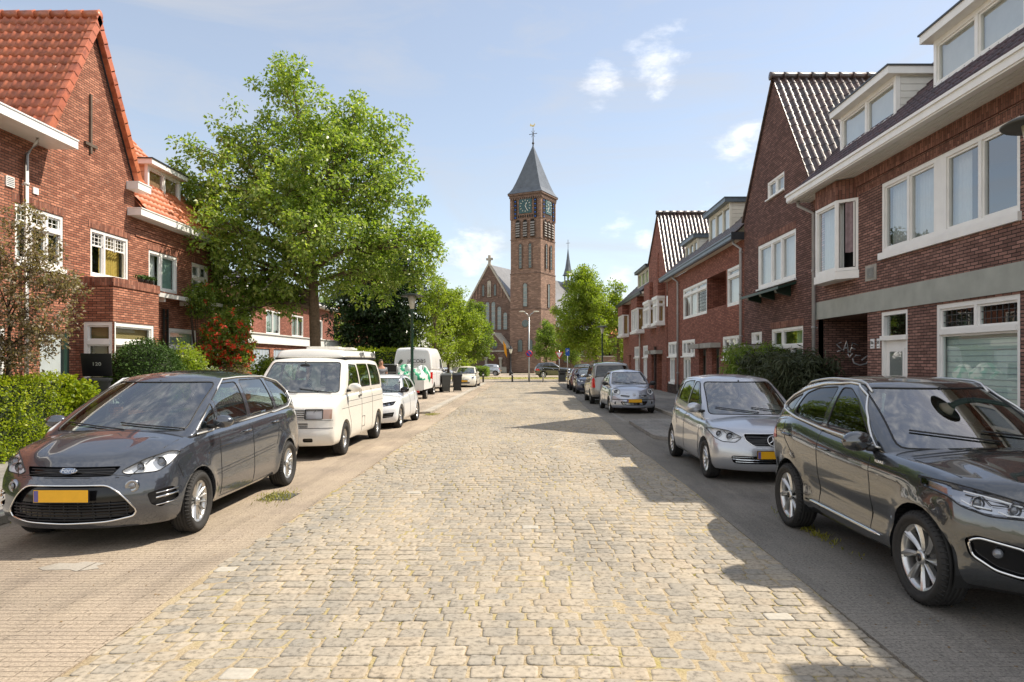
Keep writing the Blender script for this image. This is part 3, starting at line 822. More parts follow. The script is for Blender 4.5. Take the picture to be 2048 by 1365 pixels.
# house number signs
def numsign(F, u, z, txt, w=.17, h=.22):
    q = plate(F, u, u+w, z, z+h, 'sign_white', 'number_sign', .02, 0)
    Mx = Matrix.Translation(F.P(u+w/2, z+h*.6, .024)) @ Matrix(((0, 0, -1, 0), (-1, 0, 0, 0), (0, 1, 0, 0), (0, 0, 0, 1)))
    vs, fs = text_mesh(txt, .10, Mx, .002); t = F.mb(); t.add(vs, fs); F.bx(t, u+.03, u+w-.03, z+.035, z+.05, .02, .024); t.build('house_number', 'gloss_black', q)
numsign(F, 16.20, 2.15, '50a'); numsign(F, 15.95, 2.15, '50', .12)
v = plate(F, 16.10, 16.62, 3.72, 4.08, 'concrete', 'vent_surround', .02); 
b = F.mb()
for i in range(7): F.bx(b, 16.2, 16.52, 3.78+i*.036, 3.80+i*.036, .02, .032)
b.build('vent_grille', 'zinc', v)
# roof
RS = .92; cs = 1/math.hypot(1, RS); sn = RS*cs
def main_roof(F, u0, u1, n0, z0, nv, m, back=4.6, name='roof', u2=None, extra=None):
    b = F.mb(); sgn = F.N.x
    Wd = V((-sgn*cs, 0, sn))
    tiles(b, F.P(u0, z0+.02, n0), UY, Wd, int((u1-u0)/.25), nv)
    ln = back/cs
    p = [F.P(u0, z0, n0), F.P(u1, z0, n0), F.P(u1, z0, n0)+Wd*ln, F.P(u0, z0, n0)+Wd*ln]
    b.poly(p); b.poly([p[3], p[2], p[2]+V((-sgn*back, 0, -back*RS)), p[3]+V((-sgn*back, 0, -back*RS))])
    if extra:
        e0, e1 = extra
        q = [F.P(e0, z0+.55*RS, n0-.55), F.P(e1, z0+.55*RS, n0-.55)]; q += [q[1]+Wd*(ln-.8), q[0]+Wd*(ln-.8)]
        q[0] = F.P(e0, z0+(n0+.08)*RS, -.08); q[1] = F.P(e1, z0+(n0+.08)*RS, -.08)
        b.poly(q)
        tiles(b, q[0]+V((0, 0, .02)), UY, Wd, int(abs(e1-e0)/.25), 6)
    return b.build(name, m, F.root)
main_roof(F, 2, 19.75, .58, 6.44, 15, 'tile_purple', extra=(19.75, 22.7))
dormer(F, 16.3, 19.15, 7.44, 8.42, -.5, -2.2, (.5,), cur=[('b', .02, .98, 'blue_blind')])
dormer(F, 12.0, 14.72, 7.5, 8.48, -.5, -2.2, (.5,), cur=[('b', .02, .98, 'blue_blind')])
dormer(F, 3.2, 6.75, 7.5, 8.48, -.5, -2.2, (.33, .66), cur=[('b', .02, .98, 'blue_blind')])
b = F.mb(); b.box(7.91, 17.5, -3, -2.9, 0, 6.3); b.box(17.4, 17.5, -3, 19.5, 0, 6.4); b.build('rear_wall', 'brick_near_right', r)
# ================================================================== gabled houses
def gable_roof(F, ya, za, yc, zc, ye, ze, depth, m, over=.10, nv=None, th=.31, both=True):
    """ridge perpendicular to the street; near eave (ya,za), ridge (yc,zc), far eave (ye,ze)"""
    sgn = F.N.x; b = F.mb(); Ud = V((-sgn, 0, 0))
    for (y0, z0) in ((ya, za), (ye, ze)):
        W = V((0, yc-y0, zc-z0)); L = W.length; W.normalize()
        o = F.P(y0, z0, over); n = nv or int(L/th); t = L/n
        gz = m == 'tile_dark'; tiles(b, o, Ud, W, int(depth/.222), n, th=t*.995, roll=.055, glazed=gz, tw=.222)
        p = [F.P(y0, z0, over-.02), F.P(yc, zc, over-.02), F.P(yc, zc, -depth), F.P(y0, z0, -depth)]
        b.poly(p)
    ridge(b, F.P(yc, zc+.06, over+.06), F.P(yc, zc+.06, -depth), .12)
    return b.build('roof', m, F.root)
r = rootR('gabled_brick_house', 'dark brick house with tall pointed gable and dark glazed tiles, beside the white dormers', 'house', 22.7, 7.87)
F = Face(r, (7.87, 0, 0), UY, (-1, 0, 0))
ops = [(20.9, 24.35, 4.3, 5.78), (21.85, 23.4, 7.15, 7.72), (20.35, 23.0, .7, 2.88), (24.1, 25.2, 0, 2.2), (23.95, 25.1, 2.46, 2.86)]
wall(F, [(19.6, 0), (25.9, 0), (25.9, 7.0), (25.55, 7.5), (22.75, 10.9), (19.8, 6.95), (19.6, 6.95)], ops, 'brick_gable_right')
window(F, 20.9, 24.35, 4.3, 5.78, cols=(.36, .62), fw=.11, cur=[('c', .03, .97, net)], sill=.05)
window(F, 21.85, 23.4, 7.15, 7.72, cols=(.5,), fw=.07, cur=[('c', .03, .97, net)], sill=.04)
window(F, 20.35, 23.0, .7, 2.88, cols=(.38,), transom=2.3, tcols=(.66,), fw=.08, cur=[('c', .0, .4, 'green_blind')], sill=.08)
window(F, 23.95, 25.1, 2.46, 2.86, cols=(.25, .75), fw=.07, cur=[('c', .03, .97, net)])
d = plate(F, 24.15, 25.15, 0, 2.2, 'cream_paint', 'door', -.08, -.13)
plate(F, 24.35, 24.95, 1.0, 2.0, 'window_glass', 'door_pane', -.06, -.079, d)
b = F.mb(); F.bx(b, 23.6, 25.7, 2.27, 2.40, 0, .65); F.bx(b, 23.62, 25.68, 2.40, 2.42, 0, .63, 1); b.build('door_canopy', ['concrete', 'lead'], r)
b = F.mb(); b.prism([F.P(20.85, 4.22, 0), F.P(20.85, 4.14, 0), F.P(20.85, 3.98, .55), F.P(20.85, 4.06, .55)], (0, 3.75, 0))
for u in (21.3, 22.7, 24.0): b.prism([F.P(u, 4.13, 0), F.P(u, 3.82, 0), F.P(u, 3.92, .42), F.P(u, 4.0, .45)], (0, .18, 0))
b.build('flower_shelf', 'dark_green_paint', r)
gable_roof(F, 19.72, 6.88, 22.75, 10.93, 25.95, 6.9, 5.6, 'tile_dark', .08)
for (a, c, z) in ((20.9, 24.3, 5.8), (20.3, 23.05, 2.89)): b = F.mb(); F.bx(b, a, c, z, z+.2, -.02, .006); b.build('soldier_course', 'brick_soldier', r)
# ================================================================== R3 row with loggia
def fascia(F, u0, u1, zt, nout, m, sof): return gutter_box(F, u0, u1, zt, nout, m, sof)
r = rootR('brick_house', 'red brick house with a recessed balcony and grey blue gutter between the two gables', 'house', 33)
F = Face(r, (XR, 0, 0), UY, (-1, 0, 0))
ops = [(26.3, 28.25, 4.0, 5.5), (28.4, 31.4, 4.12, 5.5), (31.45, 36.3, 3.97, 5.5), (26.3, 28.9, 1.95, 2.84), (29.4, 30.6, 0, 2.4), (31.6, 32.9, 0, 2.4), (33.7, 36.4, 2.1, 2.9), (34.6, 36.2, .7, 2.05), (37.6, 40.0, 2.1, 2.9), (38.3, 39.7, .7, 2.05)]
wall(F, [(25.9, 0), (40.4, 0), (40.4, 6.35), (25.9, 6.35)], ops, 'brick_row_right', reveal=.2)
window(F, 26.3, 28.25, 4.0, 5.5, cols=(.1, ), fw=.10, cur=[('c', .1, .97, net)], transom=5.15)
window(F, 31.45, 36.3, 3.97, 5.5, cols=(.40, .68), fw=.10, cur=[('c', .42, .97, net)], transom=5.15, lead=((0,), (8, 7)), label='wide window beside the recessed balcony')
b = F.mb(); b.box(8.1, 9.3, 28.4, 28.5, 4.1, 5.6); b.box(8.1, 9.3, 31.35, 31.42, 4.1, 5.6); b.box(9.2, 9.3, 28.4, 31.4, 4.1, 5.6); b.box(8.1, 9.3, 28.4, 31.4, 3.9, 4.1); b.box(8.1, 9.3, 28.4, 31.4, 5.5, 5.6)
b.build('balcony_recess', 'brick_row_right', r)
window(F, 26.3, 28.9, 1.95, 2.84, cols=(.3, .65), fw=.1, cur=[('c', .3, .97, net)], sill=.08)
for (a, c) in ((33.7, 36.4), (37.6, 40.0)): window(F, a, c, 2.1, 2.9, cols=(.3, .7), fw=.12, n=.03, cur=[('c', .1, .9, net)], sill=.06)
for (a, c) in ((34.6, 36.2), (38.3, 39.7)): window(F, a, c, .7, 2.05, cols=(.5,), fw=.1, cur=[('c', .1, .9, net)], sill=.10)
for (a, c) in ((29.4, 30.6), (31.6, 32.9)):
    d = plate(F, a+.05, c-.05, 0, 2.35, 'cream_paint', 'door', -.30, -.36)
    plate(F, a+.3, c-.3, 1.2, 2.1, 'window_glass', 'door_pane', -.285, -.299, d)
for (a, c) in ((29.2, 31.05), (31.3, 33.3)): b = F.mb(); F.bx(b, a, c, 2.42, 2.62, 0, .42); b.build('door_canopy', 'concrete', r)
plate(F, 25.95, 40.3, 0, .62, 'brick_plinth', 'plinth', .02)
fascia(F, 25.95, 40.5, 6.53, .46, 'blue_grey_trim', 'cream_paint')
b = F.mb(); F.bx(b, 25.93, 25.96, 6.3, 6.58, .0, .5); b.build('gutter_end', 'dark_trim', r)
downpipe(F, 26.15, .3, 6.0, .09, .05, 'grey_pipe', top=(26.35, 6.35, .3)); downpipe(F, 37.2, .3, 6.0, .09, .05, 'grey_pipe', top=(37.4, 6.35, .3))
main_roof(F, 25.95, 40.4, .36, 6.5, 12, 'tile_dark', extra=None)
dormer(F, 29.7, 33.1, 7.25, 8.5, -.5, -2.4, (.33, .66), slab='blue_grey_trim', clad='cream_paint', front='cream_paint', cur=[('c', .02, .98, net)])
dormer(F, 35.4, 38.1, 7.2, 8.0, -.5, -2.0, (.33, .66), slab='blue_grey_trim', clad='white_board', front='cream_paint', cur=[('c', .02, .98, net)])
b = F.mb(); b.box(16.9, 17, 26, 60, 0, 6.4); b.build('rear_wall', 'brick_row_right', r)
# ================================================================== R4 gable 2
r = rootR('gabled_brick_house', 'farther red brick house with pointed gable, corner oriels and black glazed roof tiles', 'house', 43, 7.87)
F = Face(r, (7.87, 0, 0), UY, (-1, 0, 0))
wall(F, [(40.4, 0), (46.4, 0), (46.4, 8.1), (43.1, 10.75), (40.4, 7.0)], [(41.9, 43.4, 0, 2.25), (44.2, 45.4, 0, 2.25), (42.9, 43.3, 6.9, 8.4)], 'brick_row_right', reveal=.4)
for (a, c) in ((40.9, 42.5), (43.7, 45.9)):
    for z0, z1, nn in ((3.92, 4.08, .55), (5.45, 5.62, .5)): b = F.mb(); F.bx(b, a, c, z0, z1, -.02, nn); b.build('oriel_sill', 'white_paint', r)
for (a, c) in ((40.95, 42.45), (43.75, 45.85)):
    Fq = Face(r, F.P(0, 0, .45), UY, (-1, 0, 0)); window(Fq, a, c, 4.08, 5.45, cols=(.33, .66), fw=.08, room=0, transom=5.1, name='oriel_window', lead=((1,), (5, 6)), cur=[('c', .1, .9, net)])
    Fs = Face(r, (F.P(a, 0, .45)), (1, 0, 0), (0, -1, 0)); window(Fs, 0, .45, 4.08, 5.45, cols=(), fw=.07, room=0, transom=5.1, name='oriel_window', cur=[('b', .05, .95, 'yellow_curtain')])
for (a, c) in ((40.95, 42.45), (43.75, 45.85)): b = F.mb(); F.bx(b, a, c, 5.62, 6.7, -.02, .42); b.build('oriel_brickwork', 'brick_row_right', r)
d = plate(F, 41.95, 43.35, 0, 2.25, 'cream_paint', 'door', -.36, -.42); d2 = plate(F, 44.25, 45.35, 0, 2.25, 'cream_paint', 'door', -.36, -.42)
for (a, c) in ((41.7, 43.55), (44.0, 45.7)): b = F.mb(); F.bx(b, a, c, 2.28, 2.5, 0, .4); b.build('door_canopy', 'concrete', r)
b = F.mb(); F.bx(b, 43.62, 43.92, 0, 2.75, 0, .12); b.build('arched_pier', 'brick_plinth', r)
plate(F, 42.92, 43.28, 6.95, 8.35, 'white_paint', 'slit_window', -.1, -.16)
gable_roof(F, 40.3, 6.9, 43.1, 10.8, 46.5, 8.1, 5.4, 'tile_dark', .08)
# ================================================================== R5
r = rootR('brick_house', 'farthest red brick house on the right beside the trees, with two white oriel windows', 'house', 53)
F = Face(r, (XR, 0, 0), UY, (-1, 0, 0))
ops = [(47, 49, 2.1, 2.9), (47.3, 48.8, .7, 2.05), (50.5, 53, 2.1, 2.9), (51, 52.7, .7, 2.05), (54.6, 55.7, 0, 2.3)]
wall(F, [(46.4, 0), (59.2, 0), (59.2, 6.3), (46.4, 6.3)], ops, 'brick_row_right', reveal=.25)
for (a, c, z0, z1) in ops[:4]: window(F, a, c, z0, z1, cols=(.33, .66), fw=.1, cur=[('c', .1, .9, net)], sill=.06)
plate(F, 54.62, 55.68, 0, 2.3, 'cream_paint', 'door', -.2, -.25)
for (a, c) in ((48.4, 51.2), (55.9, 58.6)):
    b = F.mb(); F.bx(b, a-.05, c+.05, 3.75, 3.92, -.02, .6); b.build('oriel_sill', 'white_paint', r); b = F.mb(); F.bx(b, a, c, 5.5, 6.3, -.02, .52); b.build('oriel_brickwork', 'brick_row_right', r)
    Fq = Face(r, F.P(0, 0, .5), UY, (-1, 0, 0)); window(Fq, a, c, 3.92, 5.5, cols=(.33, .66), fw=.08, room=0, name='oriel_window', cur=[('c', .1, .9, net)])
    Fs = Face(r, (F.P(a, 0, .5)), (1, 0, 0), (0, -1, 0)); window(Fs, 0, .5, 3.92, 5.5, cols=(), fw=.06, room=0, name='oriel_window', cur=[('b', .05, .95, 'yellow_curtain')])
fascia(F, 46.45, 59.5, 6.45, .62, 'dark_trim', 'cream_paint')
downpipe(F, 49.9, .3, 5.9, .09, .05, 'white_pipe', top=(50.1, 6.25, .35))
main_roof(F, 46.45, 59.5, .5, 6.42, 10, 'tile_dark')
dormer(F, 48.6, 53.4, 7.2, 8.3, -.3, -2.2, (.33, .66), slab='dark_trim', clad='cream_paint', front='cream_paint', cur=[('c', .02, .98, net)])
b = F.mb(); b.box(7.95, 17, 59.15, 59.2, 0, 6.4); b.build('end_wall', 'brick_row_right', r)
# ================================================================== LEFT houses
XL = -11.5
r = thing('brick_house', 'red brick house on the left with orange tiled gable roof, bay window and brick balcony', 'house', (XL, 18, 0))
F = Face(r, (XL, 0, 0), UY, (1, 0, 0))
ops = [(15.9, 17.55, 4.12, 5.42), (18.64, 20.4, 4.1, 5.36), (21.5, 23.25, 4.05, 5.24), (24.25, 25.5, 4.0, 5.24), (22.7, 24.6, .9, 2.92), (16.7, 17.75, 0, 2.55), (14.6, 15.6, 1.2, 2.6), (18.15, 20.1, .9, 2.85)]
wall(F, [(5, 0), (25.9, 0), (25.9, 6.1), (20.72, 6.1), (20.72, 7.1), (18.73, 10.88), (16.9, 7.5), (16.9, 6.95), (5, 6.95)], ops, 'brick_left')
window(F, 15.9, 17.55, 4.12, 5.42, cols=(.33, .66), transom=5.0, fw=.08, sill=.12, lead=((3, 4, 5), (2, 2), 'white_paint'), cur=[('c', .02, .3, net)], glass='window_glass_soft')
window(F, 18.64, 20.4, 4.1, 5.36, cols=(.37,), transom=None, fw=.08, cur=[('c', .02, .25, net), ('c', .42, .97, 'yellow_curtain')], glass='window_glass_soft')
b = F.mb()   # upper sashes with small panes
for (a, c, k) in ((18.74, 19.27, 1), (19.34, 20.3, 2)):
    w = (c-a)/k
    for i in range(k):
        a2 = a+i*w
        F.bx(b, a2+.02, a2+w-.02, 4.92, 4.96, -.09, -.05); F.bx(b, a2+.02, a2+w-.02, 5.24, 5.27, -.09, -.05); F.bx(b, a2+.02, a2+.05, 4.9, 5.27, -.09, -.052); F.bx(b, a2+w-.05, a2+w-.02, 4.9, 5.27, -.09, -.052)
        for q in (.33, .66): F.bx(b, a2+w*q-.008, a2+w*q+.008, 4.96, 5.24, -.08, -.06)
        for q in (5.05, 5.16): F.bx(b, a2+.05, a2+w-.05, q-.006, q+.006, -.079, -.062)
b.build('upper_sash', 'white_paint', r)
window(F, 21.5, 23.25, 4.05, 5.24, cols=(.45,), fw=.08, cur=[('c', .02, .43, net), ('b', .46, .97, 'green_blind')], glass='window_glass_soft')
window(F, 24.25, 25.5, 4.0, 5.24, cols=(.5,), transom=4.75, fw=.08, sill=.1, cur=[('c', .02, .97, net)], glass='window_glass_soft')
window(F, 22.7, 24.6, .9, 2.92, cols=(.5,), transom=2.3, tcols=(), fw=.10, sill=.1, cur=[('b', .02, .97, 'green_blind')], glass='window_glass_soft')
window(F, 14.6, 15.6, 1.2, 2.6, cols=(.5,), fw=.08, sill=.1, cur=[('b', .02, .97, 'blue_blind')])
d = plate(F, 16.78, 17.66, 0, 2.5, 'grey_door', 'door', -.05, -.10); plate(F, 17.55, 17.75, 0, 2.55, 'dark_green_paint', 'door_frame', .02, -.12)
b = F.mb(); b.tube([F.P(16.9, 1.1, -.05), F.P(16.9, 1.1, 0), F.P(17.0, 1.1, 0)], .012, 8); b.build('handle', 'zinc', d)
b = F.mb(); b.prism([F.P(21.3, 3.86, 0), F.P(21.3, 3.80, .42), F.P(21.3, 3.92, .45), F.P(21.3, 3.98, 0)], (0, 4.4, 0))
for u in (21.8, 23.4, 25.2): F.bx(b, u, u+.08, 3.68, 3.82, 0, .32)
b.build('canopy', 'white_paint', r)
# bay with brick balcony
bx0, bx1, by0, by1 = XL, -10.55, 18.03, 20.25
Fb = Face(r, (bx1, 0, 0), UY, (1, 0, 0)); Fs = Face(r, (0, by0, 0), (1, 0, 0), (0, -1, 0)); Fe = Face(r, (0, by1, 0), (1, 0, 0), (0, 1, 0))
wall(Fb, [(by0, 0), (by1, 0), (by1, 3.78), (by0, 3.78)], [(18.1, 20.0, .9, 2.86)], 'brick_left', 'bay_wall')
wall(Fs, [(bx0, 0), (bx1, 0), (bx1, 3.78), (bx0, 3.78)], [(bx0+.2, bx1-.02, .9, 2.86)], 'brick_left', 'bay_wall')
wall(Fe, [(bx0, 0), (bx1, 0), (bx1, 3.78), (bx0, 3.78)], [], 'brick_left', 'bay_wall')
window(Fb, 18.05, 20.0, .9, 2.86, cols=(), transom=2.34, fw=.10, sill=.12, name='bay_window', cur=[('b', .02, .97, 'tan_blind')], room=0, glass='window_glass_soft')
window(Fs, bx0+.2, bx1-.0, .9, 2.86, cols=(), transom=2.34, fw=.09, sill=.12, name='bay_window', cur=[('b', .02, .97, 'tan_blind')], room=0, glass='window_glass_soft')
b = F.mb(); b.box(bx0, bx1+.03, by0-.03, by1+.03, 3.78, 4.0); b.box(bx0, bx1-.12, by0+.1, by1-.1, 3.2, 3.3); b.build('balcony_coping', 'brick_soldier_left', r)
b = F.mb(); F.bx(b, 20.4, 20.62, 3.2, 3.95, .0, .55); b.build('brick_corbel', 'brick_plinth', r)
pl = F.mb()
for (u, z) in ((20.32, 4.02), (20.32, 4.02)): pass
# brick bands, anchors
for (a, c, z, w_) in ((18.55, 20.5, 5.37, .2), (15.8, 17.6, 5.43, .19), (21.4, 23.35, 5.25, .17), (24.2, 25.6, 5.25, .17)): b = F.mb(); F.bx(b, a, c, z, z+w_, -.02, .008); b.build('soldier_course', 'brick_soldier_left', r)
b = F.mb(); F.bx(b, 20.74, 25.9, 5.75, 5.81, -.02, .035); F.bx(b, 20.74, 25.9, 5.52, 5.58, -.02, .03); b.build('string_course', 'brick_left', r)
b = F.mb(); F.bx(b, 18.58, 18.65, 7.30, 8.85, 0, .05); F.bx(b, 18.36, 18.86, 7.48, 7.56, 0, .06); b.build('wall_anchor', 'anchor_iron', r)
v = plate(F, 15.6, 15.85, 5.72, 5.95, 'white_paint', 'vent', .03)
b = F.mb()
for i in range(5): F.bx(b, 15.62, 15.83, 5.75+i*.04, 5.765+i*.04, .03, .036)
b.build('vent_slat', 'zinc', v)
plate(F, 16.45, 16.63, 5.75, 5.9, 'white_paint', 'vent', .03)
def eave(u0, u1, zt, nout, th=.19):
    b = F.mb(); F.bx(b, u0, u1, zt-th, zt, .0, nout); F.bx(b, u0-.01, u1+.01, zt, zt+.03, -.1, nout+.02)
    return b.build('gutter', 'white_paint', r)
eave(4, 17.0, 7.12, .72); eave(20.3, 21.0, 6.98, .34); eave(20.35, 26.1, 6.24, .40)
downpipe(F, 16.12, .3, 6.55, .10, .05, 'white_pipe', top=(16.12, 6.95, .35))
b = F.mb(); F.bx(b, 22.2, 22.28, 2.2, 3.5, .05, .09); F.bx(b, 22.45, 22.53, 2.2, 3.5, .05, .09)
for z in (2.4, 2.8, 3.2): F.bx(b, 22.2, 22.5, z, z+.03, .05, .08)
b.build('iron_rack', 'black_metal', r)
sgn = 1
gable_roof(F, 16.80, 7.42, 18.73, 10.93, 20.78, 7.05, 7.0, 'tile_orange', .14, th=.30)
b = F.mb(); F.bx(b, 16.86, 16.92, 6.95, 7.5, -7, .05); b.build('roof_apron', 'tile_orange', r)
# verge tiles
b = F.mb()
for (ya, za, yb, zb) in ((16.78, 7.42, 18.73, 10.95), (20.80, 7.05, 18.73, 10.95)):
    n = 13
    for i in range(n):
        a = V((0, ya+(yb-ya)*i/n, za+(zb-za)*i/n)); c = V((0, ya+(yb-ya)*(i+1.08)/n, za+(zb-za)*(i+1.08)/n))
        d = (c-a).normalized(); nn = V((0, -d.z, d.y)) if ya < yb else V((0, d.z, -d.y))
        for x0, x1 in ((XL+.06, XL+.2),):
            p0, p1 = a+nn*.055, c+nn*.035
            b.prism([(x0, p0.y, p0.z), (x0, p1.y, p1.z), (x0, p1.y-nn.y*.2, p1.z-nn.z*.2), (x0, p0.y-nn.y*.2, p0.z-nn.z*.2)], (x1-x0, 0, 0))
b.build('verge_tiles', 'tile_orange', r)
b = F.mb()
for (ya, za, yb, zb) in ((16.9, 7.4, 18.73, 10.75), (20.72, 7.0, 18.73, 10.75)): b.tube([(XL+.02, ya, za), (XL+.02, yb, zb)], .05, 6)
b.build('verge_board', 'dark_trim', r)
# street-parallel roof right of gable
b = F.mb(); rs = 1.11; c2 = 1/math.hypot(1, rs); Wd = V((-c2, 0, rs*c2))
tiles(b, F.P(20.85, 6.26, .3), UY, Wd, 20, 17, th=.33)
p = [F.P(20.8, 6.22, .3), F.P(25.9, 6.22, .3)]; L = 4.3/c2; p += [p[1]+Wd*L, p[0]+Wd*L]; b.poly(p); b.poly([p[3], p[2], p[2]+V((-4.3, 0, -4.3*rs)), p[3]+V((-4.3, 0, -4.3*rs))])
b.build('roof', 'tile_orange_far', r)
pbr('clad_orange', (.62, .36, .22), .5, var=.08)
dormer(F, 22.9, 25.0, 7.2, 8.2, -.75, -2.6, (.5,), clad='clad_orange', over=.18, th=.16, cur=[('b', .02, .98, 'blue_blind')])
b = F.mb(); b.box(-20, -19.9, 5, 25.9, 0, 7); b.box(-19.9, XL-.01, 25.85, 25.9, 0, 6.1); b.box(-19.9, XL-.01, 5, 5.1, 0, 6.9); b.build('rear_wall', 'brick_left', r)
p = F.mb(); p.poly([(XL+.5, 5, 7.1), (XL+.5, 16.9, 7.1), (-19.9, 16.9, 7.15), (-19.9, 5, 7.15)]); p.build('flat_roof', 'lead', r)
# potted plants on the balcony wall
for k, (x, y) in enumerate(((-10.62, 19.45), (-10.62, 19.7), (-10.62, 19.97))):
    t = thing('potted_plant', ['potted houseleek on the brick balcony wall, nearest of the three pots', 'potted houseleek in the middle of the balcony wall', 'potted houseleek at the far end of the balcony wall'][k], 'potted plant', (x, y, 4.0), 0, 'pots on the balcony wall')
    b = MB(); b.lathe([(.001, 0), (.06, 0), (.08, .1), (.085, .11), (.07, .11)], 12); b.build('pot', 'iron_dark', t)
    P = np.stack([NR.normal(0, .06, 160), NR.normal(0, .06, 160), NR.uniform(.1, .2, 160)], 1); blades('foliage', P, .03, .07, .03, 'leaf_bush_dark', 1., parent=t)
# ================================================================== garages & house behind
r = thing('garage_row', 'low white garage row with pale blue doors behind the big tree', 'garage', (-12.6, 39, 0))
F = Face(r, (-12.6, 0, 0), UY, (1, 0, 0))
ops = [(32.2+i*2.9, 34.6+i*2.9, 0, 2.45) for i in range(5)]
wall(F, [(31.7, 0), (47, 0), (47, 2.7), (31.7, 2.7)], ops, 'brick_left', reveal=.1)
for o in ops:
    d = plate(F, o[0]+.03, o[1]-.03, 0, 2.43, 'blue_blind', 'garage_door', -.05, -.09)
    b = F.mb()
    for i in range(1, 6): u = o[0]+(o[1]-o[0])*i/6; F.bx(b, u-.01, u+.01, .05, 2.4, -.05, -.035)
    b.build('door_rib', 'white_board', d)
b = F.mb(); F.bx(b, 31.5, 47.2, 2.68, 3.12, .0, .14); F.bx(b, 31.45, 47.25, 3.12, 3.17, -5.5, .2, 1); b.build('fascia', ['white_paint', 'white_board'], r)
b = F.mb(); b.box(-18, -12.61, 31.7, 31.78, 0, 3.1); b.build('side_wall', 'white_board', r)
r = thing('brick_house', 'brown brick house with green curtained windows, half hidden behind the garages and tree', 'house', (-17, 46, 0))
F = Face(r, (-17, 0, 0), UY, (1, 0, 0))
ops = [(41+i*5., 43.6+i*5, 3.6, 5.2) for i in range(4)]
wall(F, [(36, 0), (62, 0), (62, 6.2), (36, 6.2)], ops, 'brick_row_right')
for o in ops: window(F, *o, cols=(.5,), fw=.1, cur=[('c', .1, .9, 'green_blind')])
eb = F.mb(); F.bx(eb, 35.8, 62.2, 6.1, 6.35, 0, .5); eb.build('gutter', 'white_paint', r)
Fq = Face(r, (0, 36, 0), (1, 0, 0), (0, -1, 0))
wall(Fq, [(-26, 0), (-17, 0), (-17, 6.2), (-21.5, 8.3), (-26, 6.2)], [(-20, -18.3, 3.6, 5.2)], 'brick_row_right')
window(Fq, -20, -18.3, 3.6, 5.2, cols=(.5,), fw=.1, cur=[('c', .1, .9, 'green_blind')])
b = F.mb(); b.poly([(-16.4, 36, 6.2), (-16.4, 62, 6.2), (-21.5, 62, 8.4), (-21.5, 36, 8.4)]); b.poly([(-21.5, 36, 8.4), (-21.5, 62, 8.4), (-26.6, 62, 6.2), (-26.6, 36, 6.2)]); b.build('roof', 'tile_purple', r)
# ------------------------------------------------------------------ car kit
def gridbox(na, nb, nc, f, smooth_it=3):
    bm = bmesh.new(); d = {}
    def vert(i, j, k):
        if (i, j, k) not in d: d[(i, j, k)] = bm.verts.new(f(i/na, j/nb*2-1, k/nc))
        return d[(i, j, k)]
    def q(a, b, c, e): bm.faces.new([vert(*a), vert(*b), vert(*c), vert(*e)])
    for i in range(na):
        for j in range(nb):
            q((i, j, 0), (i, j+1, 0), (i+1, j+1, 0), (i+1, j, 0)); q((i, j, nc), (i+1, j, nc), (i+1, j+1, nc), (i, j+1, nc))
        for k in range(nc):
            q((i, 0, k), (i+1, 0, k), (i+1, 0, k+1), (i, 0, k+1)); q((i, nb, k), (i, nb, k+1), (i+1, nb, k+1), (i+1, nb, k))
    for j in range(nb):
        for k in range(nc):
            q((0, j, k), (0, j, k+1), (0, j+1, k+1), (0, j+1, k)); q((na, j, k), (na, j+1, k), (na, j+1, k+1), (na, j, k+1))
    for _ in range(smooth_it): bmesh.ops.smooth_vert(bm, verts=bm.verts, factor=.5, use_axis_x=True, use_axis_y=True, use_axis_z=True)
    bm.normal_update()
    return bm
def ccw(poly):
    a = sum(poly[i][0]*poly[(i+1) % len(poly)][1]-poly[(i+1) % len(poly)][0]*poly[i][1] for i in range(len(poly)))
    return poly if a > 0 else poly[::-1]
def cutpoly(bm, faces, poly, ax):
    """cut convex polygon (coords on axes ax) into faces; returns the faces inside"""
    poly = ccw([tuple(p) for p in poly]); faces = list(faces)
    for i in range(len(poly)):
        p = poly[i]; q = poly[(i+1) % len(poly)]
        ex, ez = q[0]-p[0], q[1]-p[1]
        L = math.hypot(ex, ez)
        if L < 1e-6: continue
        n2 = (ez/L, -ex/L)        # outward
        co = [0, 0, 0]; no = [0, 0, 0]
        co[ax[0]], co[ax[1]] = p; no[ax[0]], no[ax[1]] = n2
        g = set()
        for f in faces:
            g.add(f); g.update(f.edges); g.update(f.verts)
        r = bmesh.ops.bisect_plane(bm, geom=list(g), dist=1e-5, plane_co=co, plane_no=no)
        faces = [x for x in r['geom'] if isinstance(x, bmesh.types.BMFace)]
        keep = []
        for f in faces:
            c = f.calc_center_median()
            if (c[ax[0]]-p[0])*n2[0]+(c[ax[1]]-p[1])*n2[1] < 0: keep.append(f)
        faces = keep
    return faces
def roundpoly(pts, r=.04, seg=3):
    """round the corners of a convex polygon"""
    out = []; n = len(pts)
    for i in range(n):
        p = V((*pts[i], 0)); a = V((*pts[i-1], 0)); b = V((*pts[(i+1) % n], 0))
        da = (a-p); db = (b-p); rr = min(r, da.length*.45, db.length*.45)
        s = p+da.normalized()*rr; e = p+db.normalized()*rr
        for k in range(seg+1):
            t = k/seg; q = s*(1-t)**2+p*2*t*(1-t)+e*t*t; out.append((q.x, q.y))
    return out
